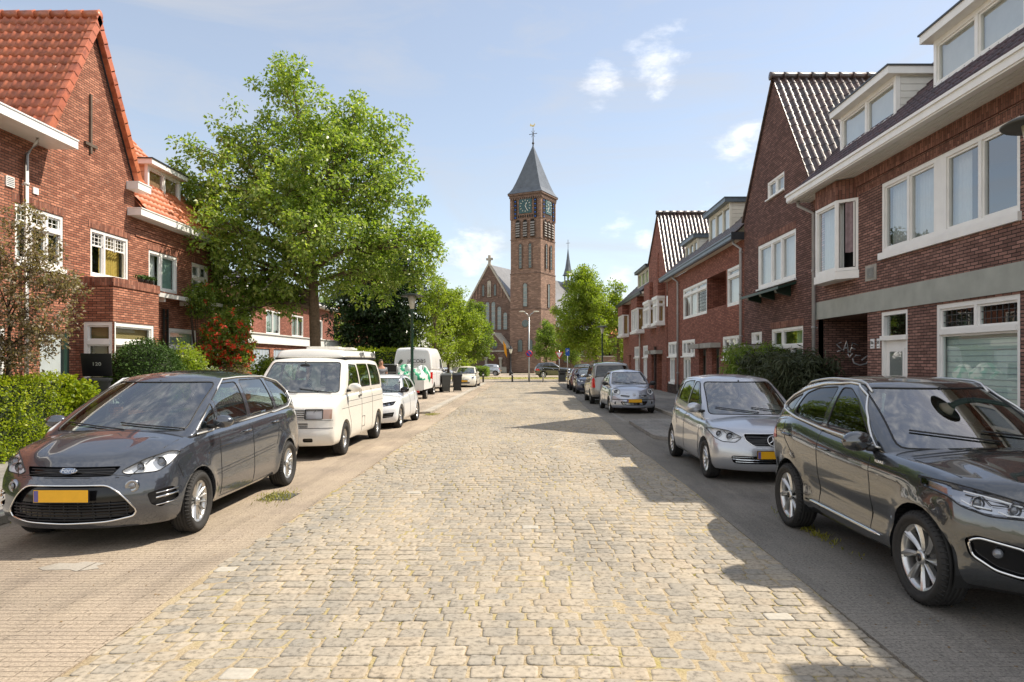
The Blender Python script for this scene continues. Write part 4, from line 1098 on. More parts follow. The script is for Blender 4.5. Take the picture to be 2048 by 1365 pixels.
def sub(bm, faces, off=0., delete=True):
    """take faces out of bm -> (verts, faces) offset along their normals"""
    vm = {}; vs = []; fs = []
    for f in faces:
        for v in f.verts:
            if v.index == -1 or v not in vm:
                vm[v] = len(vs); vs.append(v)
    nrm = {v: V((0, 0, 0)) for v in vm}
    for f in faces:
        for v in f.verts: nrm[v] += f.normal*f.calc_area()
    out = [v.co+(nrm[v].normalized()*off if nrm[v].length > 1e-9 else V((0, 0, 0))) for v in vs]
    fs = [[vm[v] for v in f.verts] for f in faces]
    if delete: bmesh.ops.delete(bm, geom=list(faces), context='FACES_ONLY')
    return out, fs
def border(vs, fs):
    """ordered border loop(s) of a face set"""
    ed = {}
    for f in fs:
        for i in range(len(f)):
            a, b = f[i], f[(i+1) % len(f)]
            ed[(a, b)] = 1
    nx = {a: b for (a, b) in ed if (b, a) not in ed}
    loops = []
    while nx:
        s = next(iter(nx)); l = [s]; c = nx.pop(s)
        while c != s and c in nx: l.append(c); c = nx.pop(c)
        loops.append([vs[i] for i in l])
    return loops
def wheel(root, x, y, side, r, w, rim_r, style, nsp, m_rim='alloy', cap='alloy', steer=0.):
    """wheel at (x,y,r): hub with tyre and rim children; side=+1 left"""
    Mx = Matrix.Translation((x, y, r)) @ Matrix.Rotation(steer, 4, 'Z') @ Matrix.Rotation(-side*PI/2, 4, 'X')   # local z -> outward
    h = MB(); h.lathe([(.001, -.02), (rim_r*.62, -.02), (rim_r*.62, .005), (.09, .005), (.08, .03), (.001, .03)], 24, Mx); ho = h.build('wheel', 'disc', root)
    t = MB(); k = w/2
    prof = [(rim_r-.012, -k*.8), (rim_r+.01, -k*.92), ((r+rim_r)/2+.01, -k*1.03), (r-.03, -k*.95), (r-.012, -k*.82), (r-.002, -k*.6)]
    for g in (-.45, -.15, .15, .45): prof += [(r, k*(g-.14)), (r, k*(g+.08)), (r-.008, k*(g+.10)), (r-.008, k*(g+.13))]
    prof += [(r-.002, k*.6), (r-.012, k*.82), (r-.03, k*.95), ((r+rim_r)/2+.01, k*1.03), (rim_r+.022, k*.97), (rim_r+.018, k*.92), (rim_r+.004, k*.90), (rim_r-.012, k*.8)]
    t.lathe(prof, 40, Mx)
    # tread blocks at the shoulder
    for i in range(52):
        a = 2*PI*i/52
        for s in (-1, 1):
            p0 = V((r*math.cos(a), r*math.sin(a), s*k*.62)); p1 = V(((r-.022)*math.cos(a+.02), (r-.022)*math.sin(a+.02), s*k*.93))
            t.tube([Mx @ p0, Mx @ p1], .0065, 4, caps=False, smooth=False)
    t.build('tyre', 'tyre', ho)
    b = MB(); f = k*.72
    b.lathe([(rim_r-.004, -k*.8), (rim_r-.03, -k*.5), (rim_r-.05, 0), (rim_r-.038, f*.7), (rim_r-.03, f*.92), (rim_r-.012, f), (rim_r+.004, f+.012), (rim_r+.006, f-.004)], 40, Mx)
    dep = {'flat': .0, 'dish': .02}.get(style, .012)
    for i in range(nsp):
        a = 2*PI*i/nsp
        def sp(a0, a1, r0, r1, w0, w1, tw=0.):
            n = 6; L = []; Rr = []; T = []
            for q in range(n+1):
                tt = q/n; rr = r0+(r1-r0)*tt; aa = a0+(a1-a0)*tt; ww = (w0+(w1-w0)*tt)/2; hz = f-.006-dep*2*math.sin(PI*min(1, (1-tt)*1.1)/2)+.004
                c, s_ = math.cos(aa), math.sin(aa)
                L.append(V((rr*c-ww*s_*-1, rr*s_+ww*c*-1, hz-.012))); Rr.append(V((rr*c-ww*s_, rr*s_+ww*c, hz-.012+tw))); T.append(V((rr*c, rr*s_, hz+.004+tw/2)))
            vs = []
            for q in range(n+1): vs += [L[q], T[q], Rr[q], Rr[q]-V((0, 0, .035)), L[q]-V((0, 0, .035))]
            fs = []
            for q in range(n):
                for z in range(5):
                    z2 = (z+1) % 5; fs.append((q*5+z, q*5+z2, (q+1)*5+z2, (q+1)*5+z))
            b.add([Mx @ v for v in vs], fs, 0, False)
        R1 = rim_r-.015; R0 = rim_r*.16
        if style == 'multi':
            sp(a, a, R0, R1, .013, .024)
        elif style == 'twist': sp(a-.10, a+.12, R0, R1, .020, .055, .006); sp(a+.02, a+.24, R0, R1, .012, .018)
        elif style == 'five': sp(a, a, R0, R1, .075, .060)
        elif style == 'ten': sp(a-.09, a-.20, R0, R1, .026, .022); sp(a+.09, a+.20, R0, R1, .026, .022)
        elif style == 'steel': sp(a, a, R0, R1, .11, .13)
    b.lathe([(.001, f-.03), (rim_r*.22, f-.03), (rim_r*.21, f-.006), (rim_r*.15, f), (.001, f+.002)], 20, Mx)
    bo = b.build('rim', m_rim, ho)
    c = MB(); c.lathe([(.001, f+.001), (rim_r*.12, f+.0015), (rim_r*.12, f+.006), (.001, f+.009)], 16, Mx); c.build('hub_cap', cap, bo)
    return ho
def make_car(S):
    """S: spec dict. x forward from the front axle, y to the car's left, z up"""
    g = S.get
    root = thing('parked_car' if 'name' not in S else S['name'], S['label'], S.get('cat', 'car'), (0, 0, 0), 0, S.get('group', 'cars parked along the street'))
    W2 = S['W']/2; wb = S['wb']; r = S['tr']; res = g('res', .05)
    ztop, zbot, plan = S['ztop'], S['zbot'], S['plan']
    fo, ro = S['fo'], -(wb+S['ro'])
    fprof, rprof = S['fprof'], S['rprof']
    sec = g('sec', [(0, .93), (.12, .975), (.35, 1.), (.6, 1.), (.82, .985), (1, .945)])
    fp, fk = g('fcurve', (2.4, .28)); rp, rk = g('rcurve', (3., .16))
    flare = g('flare', .02)
    fl_r = r*1.17
    def flarev(x, z):
        s = 0
        for xa in (0, -wb):
            d = math.hypot(x-xa, z-r)
            s = max(s, math.exp(-((d-fl_r)/.07)**2) if d > fl_r else (1 if d > fl_r*.8 else 0))
        return flare*s
    def hw(x, c, z): return W2*(sm(plan, x)*sm(sec, c)-0.0)-flare+flarev(x, z)
    crn = g('hoodcrown', .05)
    def ft(a, b, c):
        xf = fo-fk*abs(b)**fp-sm(fprof, c); xr = ro+rk*abs(b)**rp+sm(rprof, c)
        x = xr+(xf-xr)*a
        zb = sm(zbot, x); zt = sm(ztop, x)-crn*abs(b)**2.2
        z = zb+(zt-zb)*c
        if 'bulge' in S:
            z += S['bulge'](x, b, c)
        return (x, b*hw(x, c, z), z)
    L = fo-ro
    bt = gridbox(int(L/res), int(S['W']/res)//2*2, max(8, int(.9/res)), ft, g('sm', 3))
    # greenhouse
    xc, xh, xt, xb = S['cowl'], S['header'], S['tailtop'], S['tailbase']
    roof = S['roof']; wt = S['roofw']/2; wbs = g('beltw', S['W']*.93)/2; wk, wrk = g('wcurve', .14), g('rwcurve', .08)
    gb = g('ghbase', -.06)-.05
    def fg(a, b, c):
        cb = c
        x0 = xb+wrk*b*b+(xc-wk*b*b-(xb+wrk*b*b))*a; x1 = xt+wrk*b*b+(xh-wk*b*b-(xt+wrk*b*b))*a
        zt = sm(roof, x1)-g('roofcrown', .06)*abs(b)**2.4
        z0 = min(sm(ztop, x0), sm(ztop, x0))+gb
        bow = g('wsbow', .03)*math.sin(PI*c)*(1 if a > .5 else -1)*(abs(a-.5)*2)**6
        x = x0+(x1-x0)*c+bow; z = z0+(zt-z0)*c
        w = min(wbs, W2*sm(plan, x0)*sm(sec, 1)-flare-.012)*(1-c)+wt*(1-.5*(1-sm(plan, x0)))*c+g('sidebow', .03)*math.sin(PI*c)
        return (x, b*w, z)
    bg_ = gridbox(int((xh-xt+.8)/res), int(S['roofw']/res)//2*2, max(7, int(.6/res)), fg, g('gsm', 2))
    ft_, fg_ = (list(bt.faces), list(bg_.faces))
    tree_t = BVHTree.FromBMesh(bt); tree_g = BVHTree.FromBMesh(bg_)
    def pr(tree, o, d):
        h = tree.ray_cast(V(o), V(d)); return h[0]
    def side_pt(x, z, s, off=0., t=None):
        best = None
        for tr in ((t,) if t else (tree_t, tree_g)):
            h = tr.ray_cast(V((x, s*3, z)), V((0, -s, 0)))
            if h[0] and (best is None or abs(h[0].y) > abs(best[0].y)): best = h
        return best[0]+best[1]*off if best else None
    def front_pt(y, z, off=0., t=None, d=-1):
        h = (t or tree_t).ray_cast(V((-d*6, y, z)), V((d, 0, 0))); return h[0]+h[1]*off if h[0] else None
    def top_pt(x, y, off=0., t=None):
        best = None
        for tr in ((t,) if t else (tree_t, tree_g)):
            h = tr.ray_cast(V((x, y, 4)), V((0, 0, -1)))
            if h[0] and (best is None or h[0].z > best[0].z): best = h
        return best[0]+best[1]*off if best else None
    P = {'root': root, 'side': side_pt, 'front': front_pt, 'top': top_pt, 'S': S}
    def region(bm, poly, ax, filt, off=0., delete=True):
        xs = [p[0] for p in poly]; zs = [p[1] for p in poly]; m = .15
        cand = [f for f in bm.faces if filt(f) and min(xs)-m < f.calc_center_median()[ax[0]] < max(xs)+m and min(zs)-m < f.calc_center_median()[ax[1]] < max(zs)+m]
        fs = cutpoly(bm, cand, poly, ax)
        return sub(bm, fs, off, delete)
    P['region_t'] = lambda poly, ax, filt, off=0., delete=True: region(bt, poly, ax, filt, off, delete)
    P['region_g'] = lambda poly, ax, filt, off=0., delete=True: region(bg_, poly, ax, filt, off, delete)
    def part(name, vf, m, parent=None, smooth=True, label=None):
        if not vf[1]: return None
        b = MB(); b.add(vf[0], vf[1], 0, smooth); return b.build(name, m, parent or root, label, uv=False)
    P['part'] = part
    glass = g('glass', 'car_glass')
    # wheel arches
    arches = []; ar = g('archr', r*1.13)
    for xa in (0, -wb):
        for s in (1, -1):
            arch = MB(); arches.append(arch)
            poly = [(xa+ar*math.cos(2*PI*k/28), r+ar*.99*math.sin(2*PI*k/28)) for k in range(28)]
            vs, fs = region(bt, poly, (0, 2), lambda f: f.calc_center_median().y*s > W2*.55 and abs(f.normal.y) > .2)
            for lp in border(vs, fs):
                n = len(lp); inn = [V((xa+(p.x-xa)*1.0, p.y-s*.05, r+(p.z-r)*1.0)) for p in lp]; inn2 = [V((p.x, p.y-s*.16, p.z)) for p in inn]
                arch.add(lp+inn+inn2, [(i, (i+1) % n, n+(i+1) % n, n+i) for i in range(n)]+[(n+i, n+(i+1) % n, 2*n+(i+1) % n, 2*n+i) for i in range(n)], 0, True)
            # liner
            K = 16; A = []
            for yy in (W2-.05, W2-.42):
                for k in range(K+1):
                    t = -.25+(PI+.5)*k/K; A.append(V((xa+(ar+.012)*math.cos(t), s*yy, r+(ar+.012)*math.sin(t))))
            arch.add(A, [(k, k+1, K+2+k, K+1+k) for k in range(K)]+[tuple(range(K+1, 2*K+2))], 1, False)
    # lights, grilles etc (car specific)
    if 'front' in S: S['front'](P)
    # windscreen etc
    for (nm, poly, cond) in S['screens']:
        ax = (1, 2)
        vf = region(bg_, roundpoly(poly, .07), ax, (lambda f: f.normal.x > .2 and f.calc_center_median().x > (xh+xt)/2) if cond == 'f' else (lambda f: f.normal.x < -.2 and f.calc_center_median().x < (xh+xt)/2), -.004)
        po = part(nm, vf, glass)
        if po:
            sb = MB()
            for lp in border(*vf): sb.tube(lp, g('sealr', .011), 6, closed=True, caps=False)
            sb.build('window_seal', 'seal', po, uv=False)
    for poly in S['windows']:
        for s in (1, -1):
            vf = region(bg_, roundpoly(poly, g('wround', .04)), (0, 2), lambda f: f.calc_center_median().y*s > 0 and abs(f.normal.y) > .45, -.006)
            po = part('side_window', vf, g('sideglass', glass))
            if po:
                sb = MB()
                for lp in border(*vf): sb.tube(lp, .009, 6, closed=True, caps=False)
                sb.build('window_seal', 'seal', po, uv=False)
    if 'trimline' in S:
        for s in (1, -1):
            b = MB(); pts = []
            tl = S['trimline']+S['trimline'][:1]; dense = []
            for (xa_, za_), (xb_, zb_) in zip(tl, tl[1:]):
                m_ = max(1, int(math.hypot(xb_-xa_, zb_-za_)/.05)); dense += [(xa_+(xb_-xa_)*q/m_, za_+(zb_-za_)*q/m_) for q in range(m_)]
            for (x, z) in dense:
                hh = [h for h in (tr.ray_cast(V((x, s*3, z)), V((0, -s, 0))) for tr in (tree_g, tree_t)) if h[0] and abs(h[1].y) > .3]
                if hh: h = max(hh, key=lambda h: abs(h[0].y)); pts.append(h[0]+h[1]*.010)
            b.tube(pts, .0105, 6, closed=True, caps=False); b.build('chrome_strip', 'satin_trim', root, uv=False)
    # door seams & creases
    b = MB()
    for s in (1, -1):
        for ln in S['seams']:
            pts = []
            for (x0, z0), (x1, z1) in zip(ln, ln[1:]):
                n = max(2, int(math.hypot(x1-x0, z1-z0)/.06))
                for i in range(n+(1 if (x1, z1) == ln[-1] else 0)):
                    t = i/n; p = side_pt(x0+(x1-x0)*t, z0+(z1-z0)*t, s, .0005)
                    if p: pts.append(p)
            if len(pts) > 2: b.tube(pts, .0042, 4, caps=False)
    for ln in g('topseams', []):
        for s in (1, -1):
            pts = [top_pt(x, y*s, .0005, tree_t) for x, y in ln]; pts = [p for p in pts if p]
            if len(pts) > 2: b.tube(pts, .0045, 4, caps=False)
    for ln in g('frontseams', []):
        pts = [front_pt(y, z, .0005) for y, z in ln]; pts = [p for p in pts if p]
        if len(pts) > 2: b.tube(pts, .0045, 4, caps=False)
    b.build('panel_gap', 'seal', root, uv=False)
    # body: shells + dark floor
    body = MB()
    for bm in (bt, bg_):
        bm.normal_update(); bm.verts.index_update()
        vs = [v.co.copy() for v in bm.verts]
        for fl, mi in ((True, 1), (False, 0)):
            fs = [[v.index for v in f.verts] for f in bm.faces if (f.normal.z < -.75 and f.calc_center_median().z < .5) == fl]
            if fs: body.add(vs, fs, mi, True)
        bm.free()
    bo = body.build('body', [S['paint'], 'plastic_black'], root, uv=False)
    me = bo.data
    for arch in arches: arch.build('wheel_arch', [g('archmat', S['paint']), 'seal'], bo, uv=False)
    # cladding along the sill
    # handles
    for (x, z) in S['handles']:
        for s in (1, -1):
            p = side_pt(x, z, s)
            if p:
                hb = MB(); hb.tube([p+V((.09, 0, 0)), p+V((.07, s*.03, .005)), p+V((-.07, s*.032, .008)), p+V((-.10, s*.004, .008))], [.010, .014, .014, .012], 8)
                hb.build('door_handle', g('handlemat', S['paint']), root, uv=False)
    # mirrors
    mx, mz = S['mirror']; ms = g('mirsize', 1.)
    for s in (1, -1):
        p = side_pt(mx, mz, s) or V((mx, s*W2*.9, mz))
        mb = MB()
        mb.tube([p+V((0, -s*.02, -.01)), p+V((.01, s*.08, .0))], [.03, .025], 8, 1)
        c = p+V((.0, s*(.115+.03*ms), .05*ms))
        prof = [(.001, -.05), (.05, -.045), (.085, -.02), (.095, .015), (.093, .045), (.08, .055), (.001, .055)]
        Mm = Matrix.Translation(c) @ Matrix.Rotation(-s*.12, 4, 'Z') @ Matrix.Rotation(-PI/2, 4, 'Y') @ Matrix.Diagonal((.82*ms, 1.25*ms, 1.1, 1))
        mb.lathe(prof, 20, Mm); mo = mb.build('wing_mirror', [g('mirmat', S['paint']), 'plastic_black'], root, uv=False)
        q = MB(); q.lathe([(.001, .0), (.078, .0), (.078, .004), (.001, .005)], 20, Mm @ Matrix.Translation((0, 0, .054)) ); q.build('mirror_glass', 'mirror_glass', mo, uv=False)
    # wheels
    st = g('wstyle', ('multi', 15, 'alloy'))
    inset = g('winset', .115)
    for xa in (0, -wb):
        for s in (1, -1): wheel(root, xa, s*(W2-inset), s, r, g('tw', .215), g('rr', r*.70), st[0], st[1], st[2], g('cap', 'alloy'), g('steer', 0.) if xa == 0 else 0)
    # interior
    if g('interior', True):
        it = MB(); zf = .35; xs0 = xh-.05
        sx0, sx1 = xb+.25, xc-.25
        it.box(sx0, sx1, -W2*.8, W2*.8, zf, zf+.03)
        it.build('interior', 'dash', root, uv=False)
        ds = MB(); bz = sm(ztop, xc)
        ds.prism([V((xc-.02, -W2*.78, bz-.09)), V((xc-.42, -W2*.80, bz-.05)), V((xc-.55, -W2*.80, bz-.16)), V((xc-.5, -W2*.8, bz-.4)), V((xc-.1, -W2*.78, bz-.4))], (0, W2*1.58, 0)); ds.build('dashboard', 'dash', root, uv=False)
        sy = W2*.42
        sm_ = g('seatm', 'seat')
        for sx in g('seats', [xs0-.35, xs0-1.25]):
            for s in (1, -1):
                sb = MB(); hb_ = g('seath', 1.05)
                pts = [(sx+.45, .50), (sx+.45, .62), (sx+.02, .60), (sx-.20, hb_), (sx-.30, hb_), (sx-.12, .48)]
                sb.prism([V((x, s*sy-.23, z)) for x, z in pts], (0, .46, 0))
                sb.ball((sx-.25, s*sy, hb_+.12), .10, 8, 0, (.5, 1.25, .9)); sb.tube([(sx-.25, s*sy-.05, hb_-.02), (sx-.25, s*sy-.05, hb_+.1)], .008, 6)
                sb.build('seat', sm_, root, uv=False, bevel=.03)
        sw = MB(); c = V((xc-.62, W2*.42, bz-.03)); Ms = Matrix.Translation(c) @ Matrix.Rotation(math.radians(65), 4, 'Y')
        pts = [Ms @ V((.18*math.cos(2*PI*k/20), .18*math.sin(2*PI*k/20), 0)) for k in range(20)]
        sw.tube(pts, .014, 6, closed=True, caps=False)
        sw.tube([Ms @ V((-.17, 0, 0)), Ms @ V((.17, 0, 0))], .02, 6); sw.tube([Ms @ V((0, -.17, 0)), Ms @ V((0, .17, 0))], .02, 6)
        sw.build('steering_wheel', 'plastic_black', root, uv=False)
        rm = MB(); zm = sm(roof, xh)-.13; rm.ball((xh+.12, 0, zm), .05, 8, 0, (.5, 2.2, .8)); rm.tube([(xh+.12, 0, zm), (xh+.08, 0, zm+.09)], .012, 6); rm.build('rear_view_mirror', 'plastic_black', root, uv=False)
    # wipers
    for (ya, yb, zz) in g('wipers', [(-.55, .12, .12), (.02, .66, .12)]):
        wbm = MB(); pts = []
        for k in range(9):
            t = k/8; y = ya+(yb-ya)*t; h = tree_g.ray_cast(V((4, y, sm(ztop, xc)+zz*(.35+.65*abs(t-(1 if g('wl', 1) > 0 else 0))) )), V((-1, 0, 0)))
            if h[0]: pts.append(h[0]+h[1]*.012)
        if len(pts) > 2: wbm.tube(pts, .008, 5); wbm.build('wiper', 'plastic_black', root, uv=False)
    if 'extra' in S: S['extra'](P)
    return root
fwd = lambda f: f.normal.x > .05
bwd = lambda f: f.normal.x < -.12
def mirrory(poly): return [(-y, z) for y, z in poly]
def lamp(P, poly, depth=.07, lenses=(), glass='lamp_glass', ax=(1, 2), filt=fwd, name='headlight', smask=None, back='reflector', lr=.055, both=True):
    """headlight: glass cover in the body surface, reflector bowl and lenses behind"""
    for s in (1, -1):
        pl = [(s*y, z) for y, z in poly] if ax == (1, 2) else poly
        fl = filt if ax == (1, 2) else (lambda f, s=s: filt(f) and f.calc_center_median().y*s > 0)
        fl2 = (lambda f, s=s, fl=fl: fl(f) and f.calc_center_median().y*s > 0)
        vf = P['region_t'](roundpoly(pl, .035), ax, fl2, .002)
        if not vf[1]: continue
        o = P['part'](name, vf, glass)
        c = sum(vf[0], V((0, 0, 0)))/len(vf[0])
        back_v = []
        for v in vf[0]:
            q = c+(v-c)*.93; back_v.append(q+V((-depth, -s*depth*.5, 0)) if filt is fwd else q+V((depth, -s*depth*.3, 0)))
        b = MB(); b.add(back_v, vf[1], 0, False)
        for lp, lq in zip(border(vf[0], vf[1]), border(back_v, vf[1])):
            n = len(lp)
            if n == len(lq): b.add(lp+lq, [(i, (i+1) % n, n+(i+1) % n, n+i) for i in range(n)], 0, True)
        b.build('reflector', back, o, uv=False)
        sb = MB()
        for lp in border(*vf): sb.tube(lp, .0055, 5, closed=True, caps=False)
        sb.build('lamp_seal', 'seal', o, uv=False)
        for (ly, lz, rr) in lenses:
            p = P['front'](s*ly, lz) 
            if p is None: continue
            q = p+V((-.035, 0, 0)); lm = MB(); Ml = Matrix.Translation(q) @ Matrix.Rotation(PI/2, 4, 'Y')
            lm.lathe([(rr*1.25, .02), (rr*1.22, -.01), (rr, -.02)], 20, Ml, 0); lm.lathe([(rr, -.02), (rr*.9, .0), (rr*.6, .018), (.001, .026)], 20, Ml, 1)
            lm.build('lamp_lens', ['chrome', 'lens'], o, uv=False)
def grille(P, poly, nbars, zr, yr, depth=.05, mat='gloss_black', barm='plastic_black', br=.007, vb=0, name='grille', ring=None, ringr=.011, rnd=.05, filt=fwd, bars=True, zc=None):
    vf = P['region_t'](roundpoly(poly, rnd, 4), (1, 2), filt, .0)
    if not vf[1]: return None
    b = MB(); bv = [v+V((-depth if filt is fwd else depth, 0, 0)) for v in vf[0]]; b.add(bv, vf[1], 0, True)
    for lp, lq in zip(border(vf[0], vf[1]), border(bv, vf[1])):
        n = len(lp)
        if n == len(lq): b.add(lp+lq, [(i, (i+1) % n, n+(i+1) % n, n+i) for i in range(n)], 0, True)
    o = b.build(name, mat, P['root'], uv=False)
    pp = ccw(poly)
    def inside(y, z): return all((q[0]-p[0])*(z-p[1])-(q[1]-p[1])*(y-p[0]) > -1e-4 for p, q in zip(pp, pp[1:]+pp[:1]))
    if nbars:
        bb = MB(); z0, z1 = zr; y0, y1 = yr
        for i in range(nbars):
            z = z0+(z1-z0)*(i+.5)/nbars; pts = []
            for k in range(25):
                y = y0+(y1-y0)*k/24
                if inside(y, z):
                    p = P['front'](y, z, -.012)
                    if p: pts.append(p)
            if len(pts) > 1: bb.tube(pts, br, 4, smooth=False)
        for i in range(vb):
            y = y0+(y1-y0)*(i+.5)/vb; pts = []
            for k in range(9):
                z = z0+(z1-z0)*k/8
                if inside(y, z):
                    p = P['front'](y, z, -.02)
                    if p: pts.append(p)
            if len(pts) > 1: bb.tube(pts, br*.8, 4, smooth=False)
        bb.build('grille_bar', barm, o, uv=False)
    if ring:
        rb = MB()
        for lp in border(*vf): rb.tube(lp, ringr, 8, closed=True, caps=False)
        rb.build('grille_surround', ring, o, uv=False)
    return o
def numplate(P, z, y0=0., w=.52, h=.11, d=1, off=.012, tilt=0.):
    fp = P['front'](y0, z, 0, None, -d)
    xs = [P['front'](y0+yy, z+zz, 0, None, -d) for yy in (-w/2, 0, w/2) for zz in (-h/2, h/2)]
    xs = [p.x for p in xs if p]; x = (max(xs) if d > 0 else min(xs))+d*off
    b = MB(); xa, xb2 = x, x+d*.008
    b.box(xa, xb2, y0-w/2, y0+w/2, z-h/2, z+h/2)
    o = b.build('number_plate', 'plate_yellow', P['root'], uv=False)
    q = MB(); ys = y0-d*(-w/2)-d*.05 if False else (y0-w/2 if d > 0 else y0+w/2-.05)
    # blue band at the plate's left as read: car's right side when d>0
    q.box(xb2, xb2+d*.0015, ys+.004, ys+.046, z-h/2+.004, z+h/2-.004)
    q.build('plate_band', 'plate_blue', o, uv=False)
    k = MB(); k.box(xa-d*.002, xa, y0-w/2-.01, y0+w/2+.01, z-h/2-.01, z+h/2+.01); k.box(xa-d*.08, xa-d*.001, y0-w/2+.05, y0+w/2-.05, z-h/2+.02, z+h/2-.02); k.build('plate_holder', 'plastic_black', o, uv=False)
    return x
def taillamp(P, poly, mat='red_lamp', ax=(1, 2), name='tail_light', filt=None):
    for s in (1, -1):
        pl = [(s*y, z) for y, z in poly] if ax == (1, 2) else poly
        vf = P['region_t' if not P['S'].get('lamp_g') else 'region_g'](roundpoly(pl, .03), ax, lambda f, s=s: f.calc_center_median().y*s > 0 and (f.normal.x < -.1 if ax == (1, 2) else abs(f.normal.y) > .2 and f.calc_center_median().x < -P['S']['wb']), .004)
        P['part'](name, vf, mat)
def badge(P, y, z, kind, s=1., d=1):
    p = P['front'](y, z, .004, None, -d)
    if not p: return
    p2 = P['front'](y, z+.02, .004, None, -d) or p
    tilt = math.atan2(p.x-p2.x, .02)*d if p2 != p else 0
    # local frame: X right as seen, Y up, Z outward
    Xr = V((0, d*1., 0)); up = V((p2-p)).normalized() if (p2-p).length > 1e-6 else V((0, 0, 1)); out = Xr.cross(up).normalized()
    M_ = Matrix.Translation(p) @ Matrix(((Xr.x, up.x, out.x, 0), (Xr.y, up.y, out.y, 0), (Xr.z, up.z, out.z, 0), (0, 0, 0, 1)))
    b = MB()
    if kind == 'oval':
        b.lathe([(.001, .0), (.048*s, .0), (.052*s, .006), (.048*s, .011)], 28, M_ @ Matrix.Diagonal((1.55, .62, 1, 1)), 0)
        b.lathe([(.001, .012), (.0465*s, .0105)], 28, M_ @ Matrix.Diagonal((1.55, .62, 1, 1)), 1)
        o = b.build('badge', ['chrome', 'sign_blue2'], P['root'], uv=False)
        vs, fs = text_mesh('Ford', .062*s, M_ @ Matrix.Translation((0, 0, .013)), .001); t = MB(); t.add(vs, fs); t.build('badge_lettering', 'chrome', o, uv=False)
    elif kind == 'star':
        rr = .085*s; pts = [M_ @ V((rr*math.cos(2*PI*k/32), rr*math.sin(2*PI*k/32), .01)) for k in range(32)]
        b.tube(pts, .007*s, 8, closed=True, caps=False)
        for k in range(3):
            a = PI/2+k*2*PI/3; b.tube([M_ @ V((0, 0, .016)), M_ @ V((rr*math.cos(a), rr*math.sin(a), .01))], [.016*s, .003], 6)
        b.build('badge', 'chrome', P['root'], uv=False)
    elif kind == 'rings':
        for i in range(4):
            pts = [M_ @ V((.037*s*math.cos(2*PI*k/20)+(i-1.5)*.05*s, .037*s*math.sin(2*PI*k/20), .006)) for k in range(20)]; b.tube(pts, .005*s, 6, closed=True, caps=False)
        b.build('badge', 'chrome', P['root'], uv=False)
    elif kind == 'disc':
        pts = [M_ @ V((.045*s*math.cos(2*PI*k/20), .045*s*math.sin(2*PI*k/20), .006)) for k in range(20)]; b.tube(pts, .006*s, 6, closed=True, caps=False)
        b.tube([M_ @ V((-.055*s, 0, .01)), M_ @ V((.055*s, 0, .01))], .009*s, 6)
        b.build('badge', 'chrome', P['root'], uv=False)
pbr('sign_blue2', (.10, .14, .22), .2, coat=.5)
def place(root, x, y, face=-1, yaw=0.):
    """put a car's front axle centre at x,y; face=-1: front towards the camera (-Y), +1 away"""
    root.location = (x, y, 0.); root.rotation_euler = (0, 0, (-PI/2 if face < 0 else PI/2)+yaw)
    return root
# ------------------------------------------------------------------ the cars
def ell(cx, cz, a, b, n=16, ph=0): return [(cx+a*math.cos(2*PI*k/n+ph), cz+b*math.sin(2*PI*k/n+ph)) for k in range(n)]
# ---- large grey-blue MPV, front left of the picture
def mpv_front(P):
    lamp(P, [(.47, .775), (.52, .745), (.76, .755), (.835, .83), (.845, .925), (.79, .94), (.62, .875)], .035, ((.60, .80, .042), (.745, .83, .05)))
    grille(P, [(-.46, .825), (.46, .825), (.40, .735), (-.40, .735)], 3, (.74, .82), (-.45, .45), .05, ring=None, rnd=.02)
    # big lower mouth
    mouth = [(-.40, .655), (.40, .655), (.52, .55), (.625, .40), (.60, .34), (.4, .30), (0, .285), (-.4, .30), (-.60, .34), (-.625, .40), (-.52, .55)]
    grille(P, mouth, 6, (.30, .49), (-.62, .62), .05, vb=9, ring='chrome', ringr=.009, rnd=.07, name='lower_grille')
    for s in (1, -1):
        # fog lamp and daytime lamp
        p = P['front'](s*.585, .635, .0)
        if p:
            b = MB(); nrm = V((.9, s*.35, 0)).normalized(); M_ = Matrix.Translation(p) @ nrm.to_track_quat('Z', 'Y').to_matrix().to_4x4()
            b.lathe([(.001, .004), (.045, .010), (.058, .012), (.064, .004), (.066, -.02)], 24, M_, 0); o = b.build('fog_light', 'dark_chrome', P['root'], uv=False)
            b = MB(); b.lathe([(.03, .013), (.03, .02), (.001, .024)], 16, M_, 0); b.build('lamp_lens', 'lens', o, uv=False)
        vf = P['region_t'](roundpoly([(s*.70, .55), (s*.86, .60), (s*.885, .47), (s*.80, .40), (s*.73, .44)], .02), (1, 2), lambda f, s=s: f.normal.x > .05 and f.calc_center_median().y*s > 0, 0)
        q = P['part']('bumper_vent', ([v+V((-.03, -s*.02, 0)) for v in vf[0]], vf[1]), 'plastic_black')
        if q:
            for zz in (.545, .50, .425):
                pts = [P['front'](s*y, zz+(y-.77)*.2, .002) for y in np.linspace(.765, .875, 6)]; pts = [x for x in pts if x]
                if len(pts) > 2:
                    b = MB(); b.tube(pts, .011 if zz == .50 else .006, 6); b.build('daytime_light' if zz == .50 else 'vent_bar', 'chrome', q, uv=False)
    numplate(P, .565, 0., .52, .115, 1, .02)
    badge(P, 0, .785, 'oval', 1.12)
    # rear lamps high on the pillar
    taillamp(P, [(-3.50, .98), (-3.86, .98), (-3.86, 1.22), (-3.62, 1.2)], ax=(0, 2))
